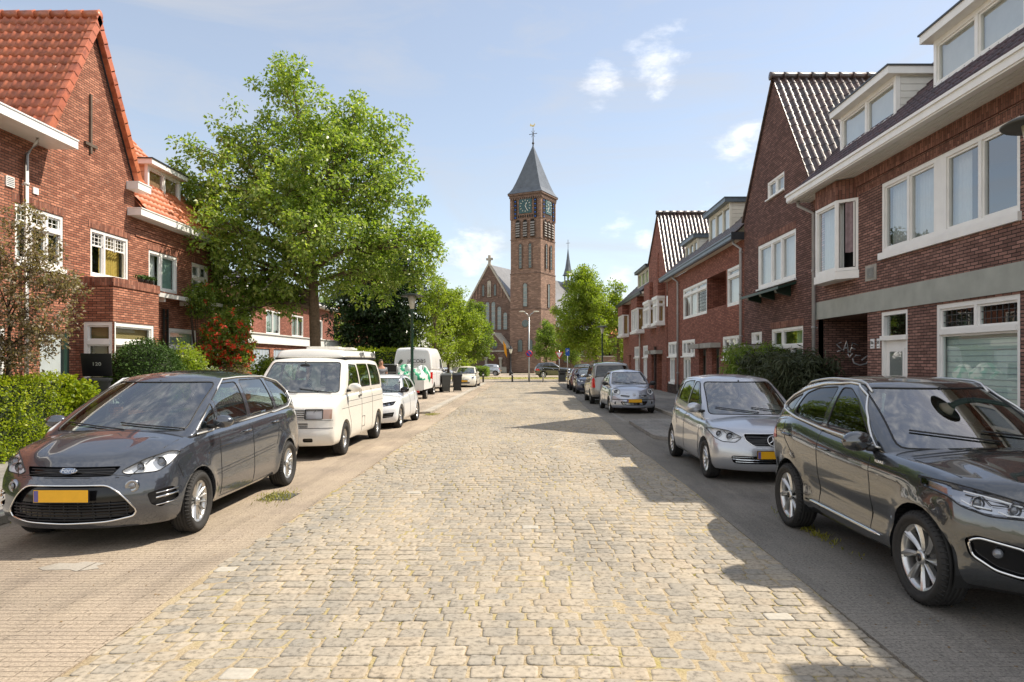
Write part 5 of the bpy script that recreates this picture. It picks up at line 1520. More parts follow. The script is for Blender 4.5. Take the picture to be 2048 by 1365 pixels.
MPV = dict(label='large grey blue people carrier with chrome ringed grille parked nearest on the left', paint='paint_bluegrey', W=1.84, wb=2.88, tr=.335, fo=.93, ro=.95, tw=.225, rr=.235,
    ztop=[(-3.83, 1.12), (-3.2, 1.25), (-2.2, 1.22), (-1.2, 1.18), (-.3, 1.15), (.0, 1.125), (.25, 1.08), (.5, 1.005), (.7, .93), (.85, .865), (.93, .81)],
    zbot=[(-3.83, .32), (-3.3, .25), (-2.4, .22), (-.5, .22), (.3, .22), (.93, .22)],
    plan=[(-3.83, .88), (-3.3, .96), (-2.6, 1.), (-.2, 1.), (.3, .985), (.6, .955), (.93, .90)],
    fprof=[(0, .07), (.15, .02), (.35, .0), (.55, .005), (.72, .035), (.85, .09), (1, .20)], rprof=[(0, .06), (.2, .0), (.5, 0.01), (.75, .06), (1, .12)],
    fcurve=(2.6, .34), rcurve=(3., .18), hoodcrown=.10, flare=.028,
    cowl=.26, header=-1.0, tailtop=-3.35, tailbase=-3.72, roofw=1.26, beltw=1.70, wcurve=.20, wsbow=.05, sidebow=.035, ghbase=-.05,
    roof=[(-3.4, 1.60), (-2.8, 1.69), (-1.9, 1.745), (-1.3, 1.72), (-1.0, 1.67)], roofcrown=.07,
    screens=[('windscreen', [(-.72, 1.10), (.72, 1.10), (.60, 1.61), (-.60, 1.61)], 'f'), ('rear_window', [(-.6, 1.22), (.6, 1.12), (.52, 1.46), (-.52, 1.46)], 'r')],
    windows=[[(-.16, 1.09), (-.60, 1.10), (-.60, 1.44), (-.46, 1.38)], [(-.68, 1.10), (-1.52, 1.13), (-1.50, 1.60), (-1.05, 1.59), (-.68, 1.47)], [(-1.62, 1.135), (-2.50, 1.17), (-2.42, 1.62), (-1.60, 1.62)], [(-2.60, 1.175), (-3.22, 1.23), (-3.24, 1.40), (-3.05, 1.53), (-2.52, 1.61)]],
    wround=.06, trimline=[(-.08, 1.06), (-.3, 1.065), (-.7, 1.07), (-1.1, 1.085), (-1.6, 1.10), (-2.1, 1.12), (-2.5, 1.14), (-3.1, 1.18), (-3.30, 1.25), (-3.32, 1.40), (-3.05, 1.56), (-2.5, 1.64), (-2.0, 1.65), (-1.6, 1.65), (-1.1, 1.63), (-.85, 1.575), (-.45, 1.42), (-.25, 1.26)],
    frontseams=[[(-.47, .72), (-.2, .725), (0, .725), (.2, .725), (.47, .72)]], seams=[[(.40, .80), (.36, .72), (.34, .66)], [(-.45, .60), (-1.4, .64), (-2.35, .69)], [(-.45, .56), (-1.4, .60), (-2.35, .65)], [(-.58, 1.06), (-.56, .80), (-.60, .30)], [(-1.57, 1.09), (-1.56, .8), (-1.60, .28)], [(-2.55, 1.14), (-2.50, .85), (-2.42, .68)], [(-.6, .28), (-1.6, .27), (-2.3, .28)]],
    topseams=[[(.15, .74), (.4, .71), (.6, .66), (.75, .55), (.80, .40), (.83, .2), (.83, 0)]],
    handles=[(-1.36, .97), (-2.36, 1.0)], bulge=lambda x, b, c: (.022*math.exp(-((abs(b)-.66+.1*x)/.09)**2) if c > .9 and x > .25 else 0), mirror=(-.42, 1.12), mirsize=.98, wstyle=('multi', 15, 'alloy'), res=.042, front=mpv_front, archr=.385, steer=.05,
    glass='car_glass', wipers=[(-.62, .10, .10), (.0, .70, .10)])
car = make_car(MPV); place(car, -4.50, 7.78, -1, .0)
# moulding along the doors
# ---- dark grey SUV, front right
def suv_front(P):
    lamp(P, [(.48, .84), (.52, .79), (.74, .79), (.86, .84), (.925, .97), (.86, .985), (.70, .945), (.52, .89)], .05, ((.60, .845, .035), (.76, .87, .035)), back='dark_chrome')
    for s in (1, -1):
        for ln in ([(.56, .868), (.66, .90), (.80, .935)], [(.55, .805), (.64, .805), (.68, .825)], [(.71, .835), (.80, .85), (.83, .875)]):
            pts = [P['front'](s*y, z) for y, z in ln]; pts = [p+V((-.022, 0, 0)) for p in pts if p]
            if len(pts) > 1: b = MB(); b.tube(pts, .007, 5); b.build('light_strip', 'drl', P['root'], uv=False)
    grille(P, [(-.42, .84), (.42, .84), (.46, .70), (.36, .60), (-.36, .60), (-.46, .70)], 5, (.6, .82), (-.45, .45), ring='chrome')
    grille(P, [(-.45, .48), (.45, .48), (.5, .34), (-.5, .34)], 3, (.34, .48), (-.5, .5), name='lower_grille')
    for s in (1, -1):
        poly = [(s*.56, .60), (s*.80, .655), (s*.85, .62), (s*.82, .50), (s*.70, .405), (s*.56, .37), (s*.50, .40)]
        vf = P['region_t'](roundpoly(poly, .03), (1, 2), lambda f, s=s: f.normal.x > .05 and f.calc_center_median().y*s > 0, 0)
        q = P['part']('fog_surround', ([v+V((-.035, -s*.02, 0)) for v in vf[0]], vf[1]), 'gloss_black')
        if q:
            rb = MB()
            for lp in border(*vf):
                c = sum(lp, V((0, 0, 0)))/len(lp); rb.tube([c+(v-c)*.86+V((-.008, 0, 0)) for v in lp], .011, 6, closed=True, caps=False)
            rb.build('chrome_ring', 'chrome', q, uv=False)
            p = P['front'](s*.70, .54, -.01)
            if p: b = MB(); b.ball(p, .035, 8); b.build('lamp_lens', 'lens', q, uv=False)
    numplate(P, .52)
    badge(P, 0, .71, 'oval', 1.2)
    taillamp(P, [(-2.98, .96), (-3.42, .92), (-3.44, 1.05), (-3.05, 1.09)], ax=(0, 2))
    for s in (1, -1):
        # roof rail
        b = MB(); pts = [P['top'](x, s*(.56-(.02 if x < -2.6 else 0)), .022) for x in np.linspace(-1.35, -2.85, 16)]; pts = [p for p in pts if p]
        pts[0].z -= .03; pts[-1].z -= .03; b.tube(pts, .013, 8); b.build('roof_rail', 'alloy', P['root'], uv=False)
        b = MB(); pts = [P['side'](x, .375+(-x-.5)*.02, s, .008) for x in np.linspace(-.60, -2.10, 12)]; pts = [p for p in pts if p]; b.tube(pts, [.005]+[.017]*(len(pts)-2)+[.005], 6); b.build('sill_strip', 'chrome', P['root'], uv=False)
        p = P['side'](-.62, 1.0, s, .003)
        if p:
            X = V((-s*-1., 0, 0)); Xr = V((s*1., 0, 0)) if s > 0 else V((-1, 0, 0))
            Xr = V((-1, 0, 0)) if s > 0 else V((1, 0, 0))
            up = V((0, 0, 1)); out = V((0, s, 0))
            Xr = up.cross(out); M_ = Matrix.Translation(p) @ Matrix(((Xr.x, 0, out.x, 0), (Xr.y, 0, out.y, 0), (Xr.z, 1, out.z, 0), (0, 0, 0, 1)))
            vs, fs = text_mesh('VIGNALE', .035, M_, .002); t = MB(); t.add(vs, fs); t.build('side_lettering', 'chrome', P['root'], uv=False)
pbr('dark_chrome', (.30, .31, .34), .15, metal=1.)
SUV = dict(label='dark grey glossy SUV with roof rails and chrome sill strip parked nearest on the right', paint='paint_gunmetal', W=1.88, wb=2.55, tr=.355, fo=.93, ro=.88, tw=.235, rr=.262,
    ztop=[(-3.48, 1.16), (-3.2, 1.26), (-2.7, 1.30), (-1.8, 1.22), (-1.1, 1.17), (-.5, 1.14), (-.1, 1.12), (.2, 1.09), (.5, 1.04), (.72, .985), (.85, .93), (.93, .87)],
    zbot=[(-3.48, .42), (-3.0, .30), (-2.2, .26), (-.5, .26), (.3, .25), (.93, .24)],
    plan=[(-3.48, .86), (-3.0, .955), (-2.4, 1.), (-.2, 1.), (.3, .99), (.6, .975), (.93, .95)],
    fprof=[(0, .10), (.15, .03), (.35, .0), (.6, .01), (.8, .045), (.92, .10), (1, .17)], rprof=[(0, .08), (.2, .0), (.5, 0.02), (.75, .05), (1, .14)],
    fcurve=(2.1, .50), rcurve=(3., .2), hoodcrown=.07, flare=.03,
    sec=[(0, .90), (.08, .96), (.18, .968), (.32, .945), (.5, .985), (.66, 1.0), (.78, 1.0), (.87, .985), (1, .93)],
    cowl=-.33, header=-1.28, tailtop=-2.98, tailbase=-3.36, roofw=1.24, beltw=1.70, wcurve=.24, wsbow=.04, sidebow=.035, ghbase=-.05,
    roof=[(-3.1, 1.58), (-2.7, 1.665), (-2.1, 1.715), (-1.6, 1.705), (-1.28, 1.66)], roofcrown=.07,
    screens=[('windscreen', [(-.72, 1.12), (.72, 1.12), (.595, 1.61), (-.595, 1.61)], 'f'), ('rear_window', [(-.6, 1.25), (.6, 1.15), (.5, 1.50), (-.5, 1.50)], 'r')],
    windows=[[(-.88, 1.14), (-1.78, 1.20), (-1.78, 1.60), (-1.60, 1.60), (-1.36, 1.50), (-1.08, 1.30)], [(-1.88, 1.205), (-2.62, 1.28), (-2.52, 1.51), (-2.3, 1.575), (-1.86, 1.605)], [(-2.70, 1.29), (-3.0, 1.34), (-2.86, 1.44), (-2.60, 1.50)]],
    wround=.05, trimline=[(-.72, 1.11), (-1.2, 1.135), (-1.9, 1.175), (-2.5, 1.235), (-3.0, 1.30), (-3.08, 1.34), (-2.9, 1.46), (-2.6, 1.55), (-2.2, 1.615), (-1.7, 1.64), (-1.52, 1.63), (-1.30, 1.53), (-1.04, 1.34), (-.87, 1.18), (-.78, 1.115)],
    seams=[[(-.80, 1.08), (-.74, .80), (-.78, .36)], [(-1.84, 1.16), (-1.80, .8), (-1.82, .36)], [(-2.80, 1.22), (-2.66, .98), (-2.35, .80)], [(-.2, .955), (-.8, .97), (-1.8, 1.0), (-2.7, 1.05)]],
    topseams=[[(-.25, .78), (.0, .78), (.3, .76), (.55, .71), (.70, .60), (.76, .4), (.80, .2), (.80, 0)]],
    handles=[(-1.64, .985), (-2.60, 1.035)], bulge=lambda x, b, c: (.02*math.exp(-((abs(b)-.62)/.09)**2) if c > .9 and x > -.1 else 0), mirror=(-.80, 1.10), mirsize=1.15, wstyle=('twist', 8, 'alloy'), res=.042, front=suv_front, archr=.42,
    glass='car_glass', sideglass='car_glass_dark', winset=.125, cap='gloss_black')
car = make_car(SUV); place(car, 3.91, 5.50, -1, .028)
# ---- silver compact (second on the right)
def hatch_front(P):
    lamp(P, [(.44, .70), (.54, .625), (.72, .63), (.82, .69), (.845, .80), (.78, .82), (.60, .79)], .05, ((.60, .71, .045), (.74, .74, .035)))
    grille(P, [(-.42, .755), (.42, .755), (.40, .66), (.28, .57), (-.28, .57), (-.40, .66)], 4, (.58, .745), (-.42, .42), barm='plastic_black', ring='chrome', ringr=.007)
    grille(P, [(-.62, .43), (.62, .43), (.58, .31), (-.58, .31)], 3, (.31, .43), (-.6, .6), name='lower_grille', barm='chrome')
    numplate(P, .45); badge(P, 0, .65, 'star', 1.)
    taillamp(P, [(-2.95, .8), (-3.3, .8), (-3.3, 1.15), (-3.05, 1.15)], ax=(0, 2))
HAT = dict(label='silver compact hatchback with a star badge parked behind the dark SUV', paint='paint_silver', W=1.76, wb=2.54, tr=.31, fo=.76, ro=.58, tw=.2, rr=.215,
    ztop=[(-3.12, .98), (-2.6, 1.06), (-1.6, 1.02), (-.8, .98), (-.2, .97), (.0, .955), (.3, .90), (.5, .84), (.65, .78), (.76, .73)],
    zbot=[(-3.12, .32), (-2.7, .24), (-2.0, .20), (.3, .20), (.76, .18)],
    plan=[(-3.12, .86), (-2.7, .95), (-2.2, 1.), (-.2, 1.), (.3, .985), (.76, .90)],
    fprof=[(0, .06), (.15, .02), (.35, .0), (.6, .01), (.8, .06), (1, .17)], rprof=[(0, .06), (.2, .0), (.5, 0.02), (.75, .05), (1, .10)],
    fcurve=(2.5, .30), rcurve=(3., .2), hoodcrown=.08, flare=.02,
    cowl=-.12, header=-1.12, tailtop=-2.80, tailbase=-3.04, roofw=1.22, beltw=1.62, wcurve=.17, wsbow=.04, sidebow=.035, ghbase=-.05,
    roof=[(-2.9, 1.53), (-2.4, 1.60), (-1.8, 1.625), (-1.4, 1.61), (-1.12, 1.57)], roofcrown=.06,
    screens=[('windscreen', [(-.69, .985), (.69, .985), (.58, 1.50), (-.58, 1.50)], 'f'), ('rear_window', [(-.6, 1.10), (.6, 1.10), (.52, 1.46), (-.52, 1.46)], 'r')],
    windows=[[(-.56, 1.05), (-1.46, 1.09), (-1.45, 1.50), (-1.24, 1.50), (-.90, 1.34)], [(-1.54, 1.095), (-2.26, 1.15), (-2.22, 1.46), (-1.9, 1.50), (-1.52, 1.515)], [(-2.34, 1.16), (-2.80, 1.21), (-2.68, 1.37), (-2.30, 1.45)]],
    seams=[[(-.46, .98), (-.44, .75), (-.46, .3)], [(-1.50, 1.03), (-1.50, .8), (-1.52, .3)], [(-2.3, 1.08), (-2.2, .85), (-2.05, .7)]],
    topseams=[[(-.05, .72), (.4, .68), (.55, .58), (.60, .4), (.64, .2), (.64, 0)]],
    handles=[(-1.34, .90), (-2.16, .94)], mirror=(-.50, 1.03), mirsize=1.1, wstyle=('ten', 7, 'alloy'), res=.05, front=hatch_front, archr=.355, handlemat='chrome')
place(make_car(HAT), 3.69, 11.42, -1, .01)
# ---- small silver car with round lamps (third on the right)
def micra_front(P):
    for s in (1, -1):
        pass
    lamp(P, ell(.60, .77, .125, .115, 18), .05, ((.60, .77, .06),))
    grille(P, [(.14, .645), (.47, .665), (.47, .605), (.18, .575)], 1, (.6, .64), (.14, .47), barm='chrome', ring='chrome', ringr=.006, rnd=.01)
    grille(P, [(-.14, .645), (-.47, .665), (-.47, .605), (-.18, .575)], 1, (.6, .64), (-.47, -.14), barm='chrome', ring='chrome', ringr=.006, rnd=.01)
    grille(P, [(-.48, .44), (.48, .44), (.40, .30), (-.40, .30)], 3, (.31, .43), (-.48, .48), name='lower_grille', barm='chrome')
    numplate(P, .46); badge(P, 0, .66, 'disc', 1.)
    b = MB(); pts = [P['front'](y, .505, .004) for y in np.linspace(-.76, .76, 25)]; pts = [p for p in pts if p]; b.tube(pts, .012, 6); b.build('bumper_strip', 'plastic_black', P['root'], uv=False)
    for s in (1, -1):
        p = P['front'](s*.63, .385, .002)
        if p: b = MB(); b.lathe([(.001, 0), (.045, 0), (.05, .006)], 18, Matrix.Translation(p) @ Matrix.Rotation(PI/2, 4, 'Y')); b.build('fog_light', 'gloss_black', P['root'], uv=False)
    taillamp(P, [(-2.75, .8), (-3.3, .8), (-3.3, 1.1), (-2.85, 1.1)], ax=(0, 2))
MIC = dict(label='small rounded silver car with round headlamps parked beyond the kerb extension', paint='paint_silver2', W=1.66, wb=2.43, tr=.29, fo=.70, ro=.57, tw=.18, rr=.2,
    ztop=[(-3.0, .95), (-2.5, 1.03), (-1.5, 1.0), (-.8, .98), (-.2, .98), (.0, .97), (.3, .92), (.5, .85), (.62, .77), (.70, .70)],
    zbot=[(-3.0, .32), (-2.6, .24), (-2.0, .20), (.3, .20), (.70, .18)], plan=[(-3., .84), (-2.6, .95), (-2.0, 1.), (-.2, 1.), (.3, .98), (.7, .90)],
    fprof=[(0, .05), (.15, .0), (.35, .0), (.6, .02), (.8, .08), (1, .20)], rprof=[(0, .05), (.2, .0), (.5, 0.02), (.75, .05), (1, .10)], fcurve=(2.3, .34), rcurve=(2.6, .28), hoodcrown=.10, flare=.03,
    cowl=-.10, header=-.92, tailtop=-2.35, tailbase=-2.85, roofw=1.16, beltw=1.54, wcurve=.15, wsbow=.05, sidebow=.05, ghbase=-.05,
    roof=[(-2.5, 1.42), (-2.1, 1.50), (-1.6, 1.54), (-1.1, 1.53), (-.9, 1.50)], roofcrown=.07,
    screens=[('windscreen', [(-.66, 1.01), (.66, 1.01), (.54, 1.44), (-.54, 1.44)], 'f'), ('rear_window', [(-.5, 1.10), (.5, 1.10), (.45, 1.40), (-.45, 1.40)], 'r')],
    windows=[[(-.50, 1.04), (-1.20, 1.06), (-1.18, 1.43), (-1.05, 1.43), (-.75, 1.30)], [(-1.28, 1.065), (-2.0, 1.10), (-1.9, 1.36), (-1.6, 1.41), (-1.16, 1.43)]],
    seams=[[(-.30, .98), (-.30, .3)], [(-1.14, 1.02), (-1.18, .3)], [(-2.05, 1.05), (-1.9, .7)]], topseams=[[(.1, .70), (.35, .64), (.5, .5), (.56, .25), (.58, 0)]],
    handles=[(-1.0, .90), (-1.9, .92)], mirror=(-.42, 1.0), mirmat='plastic_black', wstyle=('multi', 9, 'alloy'), res=.055, front=micra_front, archr=.33, flare_=0)
place(make_car(MIC), 3.70, 25.6, -1, .03)
# ---- grey tall van-like car seen from behind
def kangoo_front(P):
    P['S']['lamp_g'] = False
    numplate(P, .62, 0, .52, .11, -1)
    taillamp(P, [(.70, .72), (.90, .72), (.88, 1.20), (.74, 1.20)])
    lamp(P, [(.5, .7), (.8, .72), (.82, .85), (.6, .85)], .05)
KAN = dict(label='warm grey high roofed passenger van seen from behind with tall red tail lamps', paint='paint_warmgrey', W=1.80, wb=2.70, tr=.315, fo=.85, ro=.70, tw=.2, rr=.21,
    ztop=[(-3.4, 1.22), (-2.6, 1.20), (-1.0, 1.10), (-.2, 1.08), (.2, 1.02), (.6, .92), (.85, .82)], zbot=[(-3.4, .32), (-2.0, .22), (.85, .2)], plan=[(-3.4, .95), (-2.8, 1.), (.2, 1.), (.85, .88)],
    fprof=[(0, .05), (.3, .0), (.7, .02), (1, .14)], rprof=[(0, .0), (.3, .0), (.6, 0.02), (1, .05)], rcurve=(5., .10), flare=.02,
    cowl=.25, header=-.6, tailtop=-3.20, tailbase=-3.34, roofw=1.42, beltw=1.70, rwcurve=.04, ghbase=-.05, roof=[(-3.3, 1.76), (-2.6, 1.82), (-1.2, 1.83), (-.6, 1.74)], roofcrown=.06,
    screens=[('windscreen', [(-.7, 1.1), (.7, 1.1), (.62, 1.68), (-.62, 1.68)], 'f'), ('rear_window', [(-.70, 1.10), (.70, 1.10), (.62, 1.66), (-.62, 1.66)], 'r')],
    windows=[[(-.3, 1.16), (-1.1, 1.18), (-1.1, 1.66), (-.7, 1.62)], [(-1.2, 1.18), (-2.1, 1.22), (-2.1, 1.68), (-1.2, 1.68)], [(-2.2, 1.24), (-3.05, 1.28), (-3.0, 1.62), (-2.2, 1.68)]],
    seams=[[(-.4, 1.1), (-.4, .3)], [(-1.15, 1.1), (-1.15, .3)], [(-2.15, 1.15), (-2.15, .5)]], handles=[(-1.0, 1.0), (-1.3, 1.0)], mirror=(-.15, 1.12), mirmat='plastic_black', wstyle=('five', 5, 'alloy'), res=.06, front=kangoo_front, glass='car_glass_dark', archr=.36, mirsize=1.2)
car = make_car(KAN); place(car, 3.55, 33.6, 1, 0)
for s in (-.5, .5):
    b = MB(); b.tube([(-1.0-.1, s*1.15-.0, 1.86), (-2.9, s*1.15, 1.86)], .02, 6); b.build('roof_rail', 'plastic_black', car, uv=False)
# ---- generic small hatch for far cars
def gen_front(P):
    lamp(P, [(.45, .70), (.60, .66), (.80, .74), (.78, .82), (.6, .80)], .04, ((.62, .74, .04),))
    grille(P, [(-.35, .70), (.35, .70), (.28, .60), (-.28, .60)], 2, (.6, .7), (-.35, .35))
    grille(P, [(-.55, .45), (.55, .45), (.48, .32), (-.48, .32)], 2, (.32, .45), (-.5, .5), name='lower_grille')
    numplate(P, .50); taillamp(P, [(-2.95, .8), (-3.4, .8), (-3.4, 1.0), (-3.05, 1.0)], ax=(0, 2))
    numplate(P, .62, 0, .52, .11, -1)
def clone(S, **kw): d = dict(S); d.update(kw); return d
GEN = clone(HAT, front=gen_front, res=.075, interior=True, roof=[(-2.9, 1.38), (-2.4, 1.44), (-1.8, 1.47), (-1.4, 1.46), (-1.1, 1.42)],
    screens=[('windscreen', [(-.69, .985), (.69, .985), (.58, 1.38), (-.58, 1.38)], 'f'), ('rear_window', [(-.6, 1.05), (.6, 1.05), (.52, 1.34), (-.52, 1.34)], 'r')],
    windows=[[(-.55, 1.03), (-1.46, 1.06), (-1.45, 1.36), (-1.24, 1.36), (-.90, 1.24)], [(-1.54, 1.06), (-2.3, 1.10), (-2.26, 1.33), (-1.52, 1.37)]], seath=.95)
place(make_car(clone(GEN, label='dark blue hatchback parked nose towards us beyond the grey van', paint='paint_darkblue')), 3.55, 40.3, -1, 0)
place(make_car(clone(GEN, label='dark red hatchback seen from behind, last in the right parking row', paint='paint_darkred')), 3.45, 47.6, 1, 0)
# ---- white small car (left, third) : five door with contrasting roof arch
def a1_front(P):
    lamp(P, [(.42, .70), (.50, .63), (.74, .66), (.80, .76), (.66, .745)], .05, ((.58, .685, .03), (.69, .70, .03)), back='dark_chrome')
    grille(P, [(-.34, .72), (.34, .72), (.38, .58), (.28, .36), (-.28, .36), (-.38, .58)], 7, (.36, .72), (-.38, .38), ring='chrome', ringr=.007)
    for s in (1, -1): grille(P, [(s*.48, .44), (s*.78, .47), (s*.74, .34), (s*.50, .31)], 2, (.32, .45), tuple(sorted((s*.48, s*.78))), name='side_intake', rnd=.02)
    numplate(P, .47); badge(P, 0, .66, 'rings', .9)
    taillamp(P, [(-2.8, .8), (-3.3, .8), (-3.3, .98), (-2.9, .98)], ax=(0, 2))
A1 = clone(HAT, label='white hatchback with grey roof arch and black mirrors parked behind the camper van', paint='paint_white', W=1.76, wb=2.47, tr=.315, fo=.80, ro=.60, rr=.235,
    ztop=[(-3.07, .95), (-2.6, 1.02), (-1.6, .98), (-.8, .94), (-.2, .93), (.0, .92), (.3, .87), (.55, .81), (.70, .76), (.80, .71)], plan=[(-3.07, .86), (-2.7, .95), (-2.2, 1.), (-.2, 1.), (.3, .985), (.8, .90)],
    zbot=[(-3.07, .32), (-2.7, .24), (-2.0, .19), (.3, .18), (.8, .16)], cowl=-.30, header=-1.15, tailtop=-2.6, tailbase=-2.97, roof=[(-2.8, 1.36), (-2.4, 1.43), (-1.8, 1.47), (-1.4, 1.455), (-1.12, 1.42)],
    screens=[('windscreen', [(-.69, .955), (.69, .955), (.58, 1.355), (-.58, 1.355)], 'f'), ('rear_window', [(-.6, 1.05), (.6, 1.05), (.52, 1.32), (-.52, 1.32)], 'r')],
    windows=[[(-.70, 1.0), (-1.46, 1.03), (-1.44, 1.37), (-1.25, 1.365), (-1.0, 1.25)], [(-1.54, 1.035), (-2.26, 1.07), (-2.16, 1.28), (-1.9, 1.34), (-1.52, 1.37)]],
    seams=[[(-.34, .93), (-.34, .75), (-.42, .3)], [(-1.28, .98), (-1.28, .8), (-1.32, .3)], [(-2.15, 1.02), (-2.0, .8), (-1.95, .68)]], handles=[(-1.30, .87), (-2.10, .90)], mirror=(-.62, .98), mirmat='gloss_black', front=a1_front, wstyle=('five', 5, 'alloy'), res=.05, archr=.36, seath=.95, handlemat='paint_white', glass='car_glass')
def a1_extra(P):
    for s in (1, -1):
        b = MB(); pts = [P['top'](x, s*.575, .003) for x in np.linspace(-.98, -2.4, 10)]; pts = [p for p in pts if p]; b.tube(pts, .03, 6); b.build('roof_arch', 'paint_silver', P['root'], uv=False)
A1['extra'] = a1_extra
place(make_car(A1), -4.42, 19.9, -1, -.03)
# ---- small cream white city car
def f500_front(P):
    lamp(P, ell(.56, .74, .10, .11, 16), .04, ((.56, .74, .05),))
    grille(P, [(-.42, .42), (.42, .42), (.38, .33), (-.38, .33)], 2, (.33, .42), (-.4, .4), name='lower_grille', ring='chrome', ringr=.006)
    b = MB()
    for s in (1, -1): pts = [P['front'](s*y, .63, .006) for y in np.linspace(.08, .34, 6)]; b.tube([p for p in pts if p], .008, 6)
    b.build('chrome_whisker', 'chrome', P['root'], uv=False)
    numplate(P, .50, 0, .52, .12); badge(P, 0, .635, 'disc', .8)
    taillamp(P, [(-2.5, .8), (-3.3, .8), (-3.3, 1.0), (-2.6, 1.0)], ax=(0, 2))
F5 = clone(MIC, label='small cream white city car parked farthest in the left row past the bins', paint='paint_pearl', W=1.63, wb=2.30, ro=.5, front=f500_front,
    ztop=[(-2.8, .93), (-2.4, 1.0), (-1.5, .96), (-.8, .94), (-.2, .94), (.0, .94), (.3, .90), (.5, .84), (.62, .77), (.70, .70)], zbot=[(-2.8, .32), (-2., .2), (.7, .18)], plan=[(-2.8, .84), (-2.5, .95), (-2.0, 1.), (-.2, 1.), (.3, .98), (.7, .88)],
    tailtop=-2.1, tailbase=-2.65, roof=[(-2.3, 1.40), (-1.9, 1.47), (-1.3, 1.50), (-.9, 1.48), (-.7, 1.45)], screens=[('windscreen', [(-.63, .98), (.63, .98), (.52, 1.40), (-.52, 1.40)], 'f'), ('rear_window', [(-.5, 1.05), (.5, 1.05), (.45, 1.35), (-.45, 1.35)], 'r')],
    windows=[[(-.20, 1.0), (-1.20, 1.03), (-1.18, 1.38), (-.85, 1.38), (-.55, 1.26)], [(-1.3, 1.05), (-1.95, 1.1), (-1.8, 1.3), (-1.3, 1.36)]], seams=[[(-.30, .94), (-.30, .3)], [(-1.24, 1.02), (-1.28, .3)]], handles=[(-1.1, .88)], mirmat='paint_pearl', res=.065)
place(make_car(F5), -4.35, 48.6, -1, -.03)
# ------------------------------------------------------------------ camper van (cream), delivery van, trailer, far cars
def camper_front(P):
    R_ = P['root']
    for s in (1, -1):
        vf = P['region_t'](roundpoly([(s*.36, .95), (s*.36, .77), (s*.68, .77), (s*.68, .95)], .015), (1, 2), lambda f, s=s: f.normal.x > .1 and f.calc_center_median().y*s > 0, .002)
        o = P['part']('headlight', vf, 'lamp_glass')
        bv = [v+V((-.06, 0, 0)) for v in vf[0]]; b = MB(); b.add(bv, vf[1]); b.build('reflector', 'lamp_bowl', o, uv=False)
        sb = MB(); [sb.tube(lp, .008, 5, closed=True, caps=False) for lp in border(*vf)]; sb.build('lamp_seal', 'seal', o, uv=False)
        vf = P['region_t']([(s*.685, .95), (s*.685, .77), (s*.84, .77), (s*.84, .95)], (1, 2), lambda f, s=s: f.normal.x > .02 and f.calc_center_median().y*s > 0, .002)
        P['part']('indicator', vf, 'indicator_clear')
        vf = P['region_t'](roundpoly([(s*.34, .415), (s*.52, .415), (s*.52, .34), (s*.34, .34)], .03), (1, 2), lambda f, s=s: f.normal.x > .1 and f.calc_center_median().y*s > 0, -.03)
        P['part']('fog_recess', vf, 'gloss_black')
    grille(P, [(-.35, .95), (.35, .95), (.35, .77), (-.35, .77)], 5, (.775, .945), (-.35, .35), .05, barm='paint_cream', br=.008, rnd=.005)
    grille(P, [(-.42, .70), (.42, .70), (.42, .61), (-.42, .61)], 3, (.615, .70), (-.42, .42), .04, barm='paint_cream', br=.006, rnd=.01, name='lower_grille')
    grille(P, [(-.3, 1.20), (.42, 1.20), (.42, 1.165), (-.3, 1.165)], 0, (0, 0), (0, 0), .03, rnd=.005, name='cowl_vent') if False else None
    badge(P, 0, .86, 'disc', 1.3); numplate(P, .50)
    # bumper line, side strip
    b = MB(); pts = [P['front'](y, .60, .001) for y in np.linspace(-.86, .86, 30)]; pts = [p for p in pts if p]; b.tube(pts, .006, 4)
    pts = [P['front'](y, .745, .001) for y in np.linspace(-.86, .86, 30)]; pts = [p for p in pts if p]; b.tube(pts, .004, 4); b.build('bumper_gap', 'seal', R_, uv=False)
    for s in (1, -1):
        for (x0, x1, z0, z1) in ((-1.42, -1.25, 1.14, 1.36), (-1.62, -1.36, .44, .66)):
            b = MB(); c = [(x0, z0), (x1, z0), (x1, z1), (x0, z1)]; pts = [P['side'](x, z, s, .002) for x, z in c]
            if all(pts): b.tube(pts, .006, 4, closed=True, caps=False); b.build('side_hatch', 'seal', R_, uv=False)
    taillamp(P, [(-4.0, .7), (-3.75, .7), (-3.78, 1.05), (-4.0, 1.05)], ax=(0, 2))
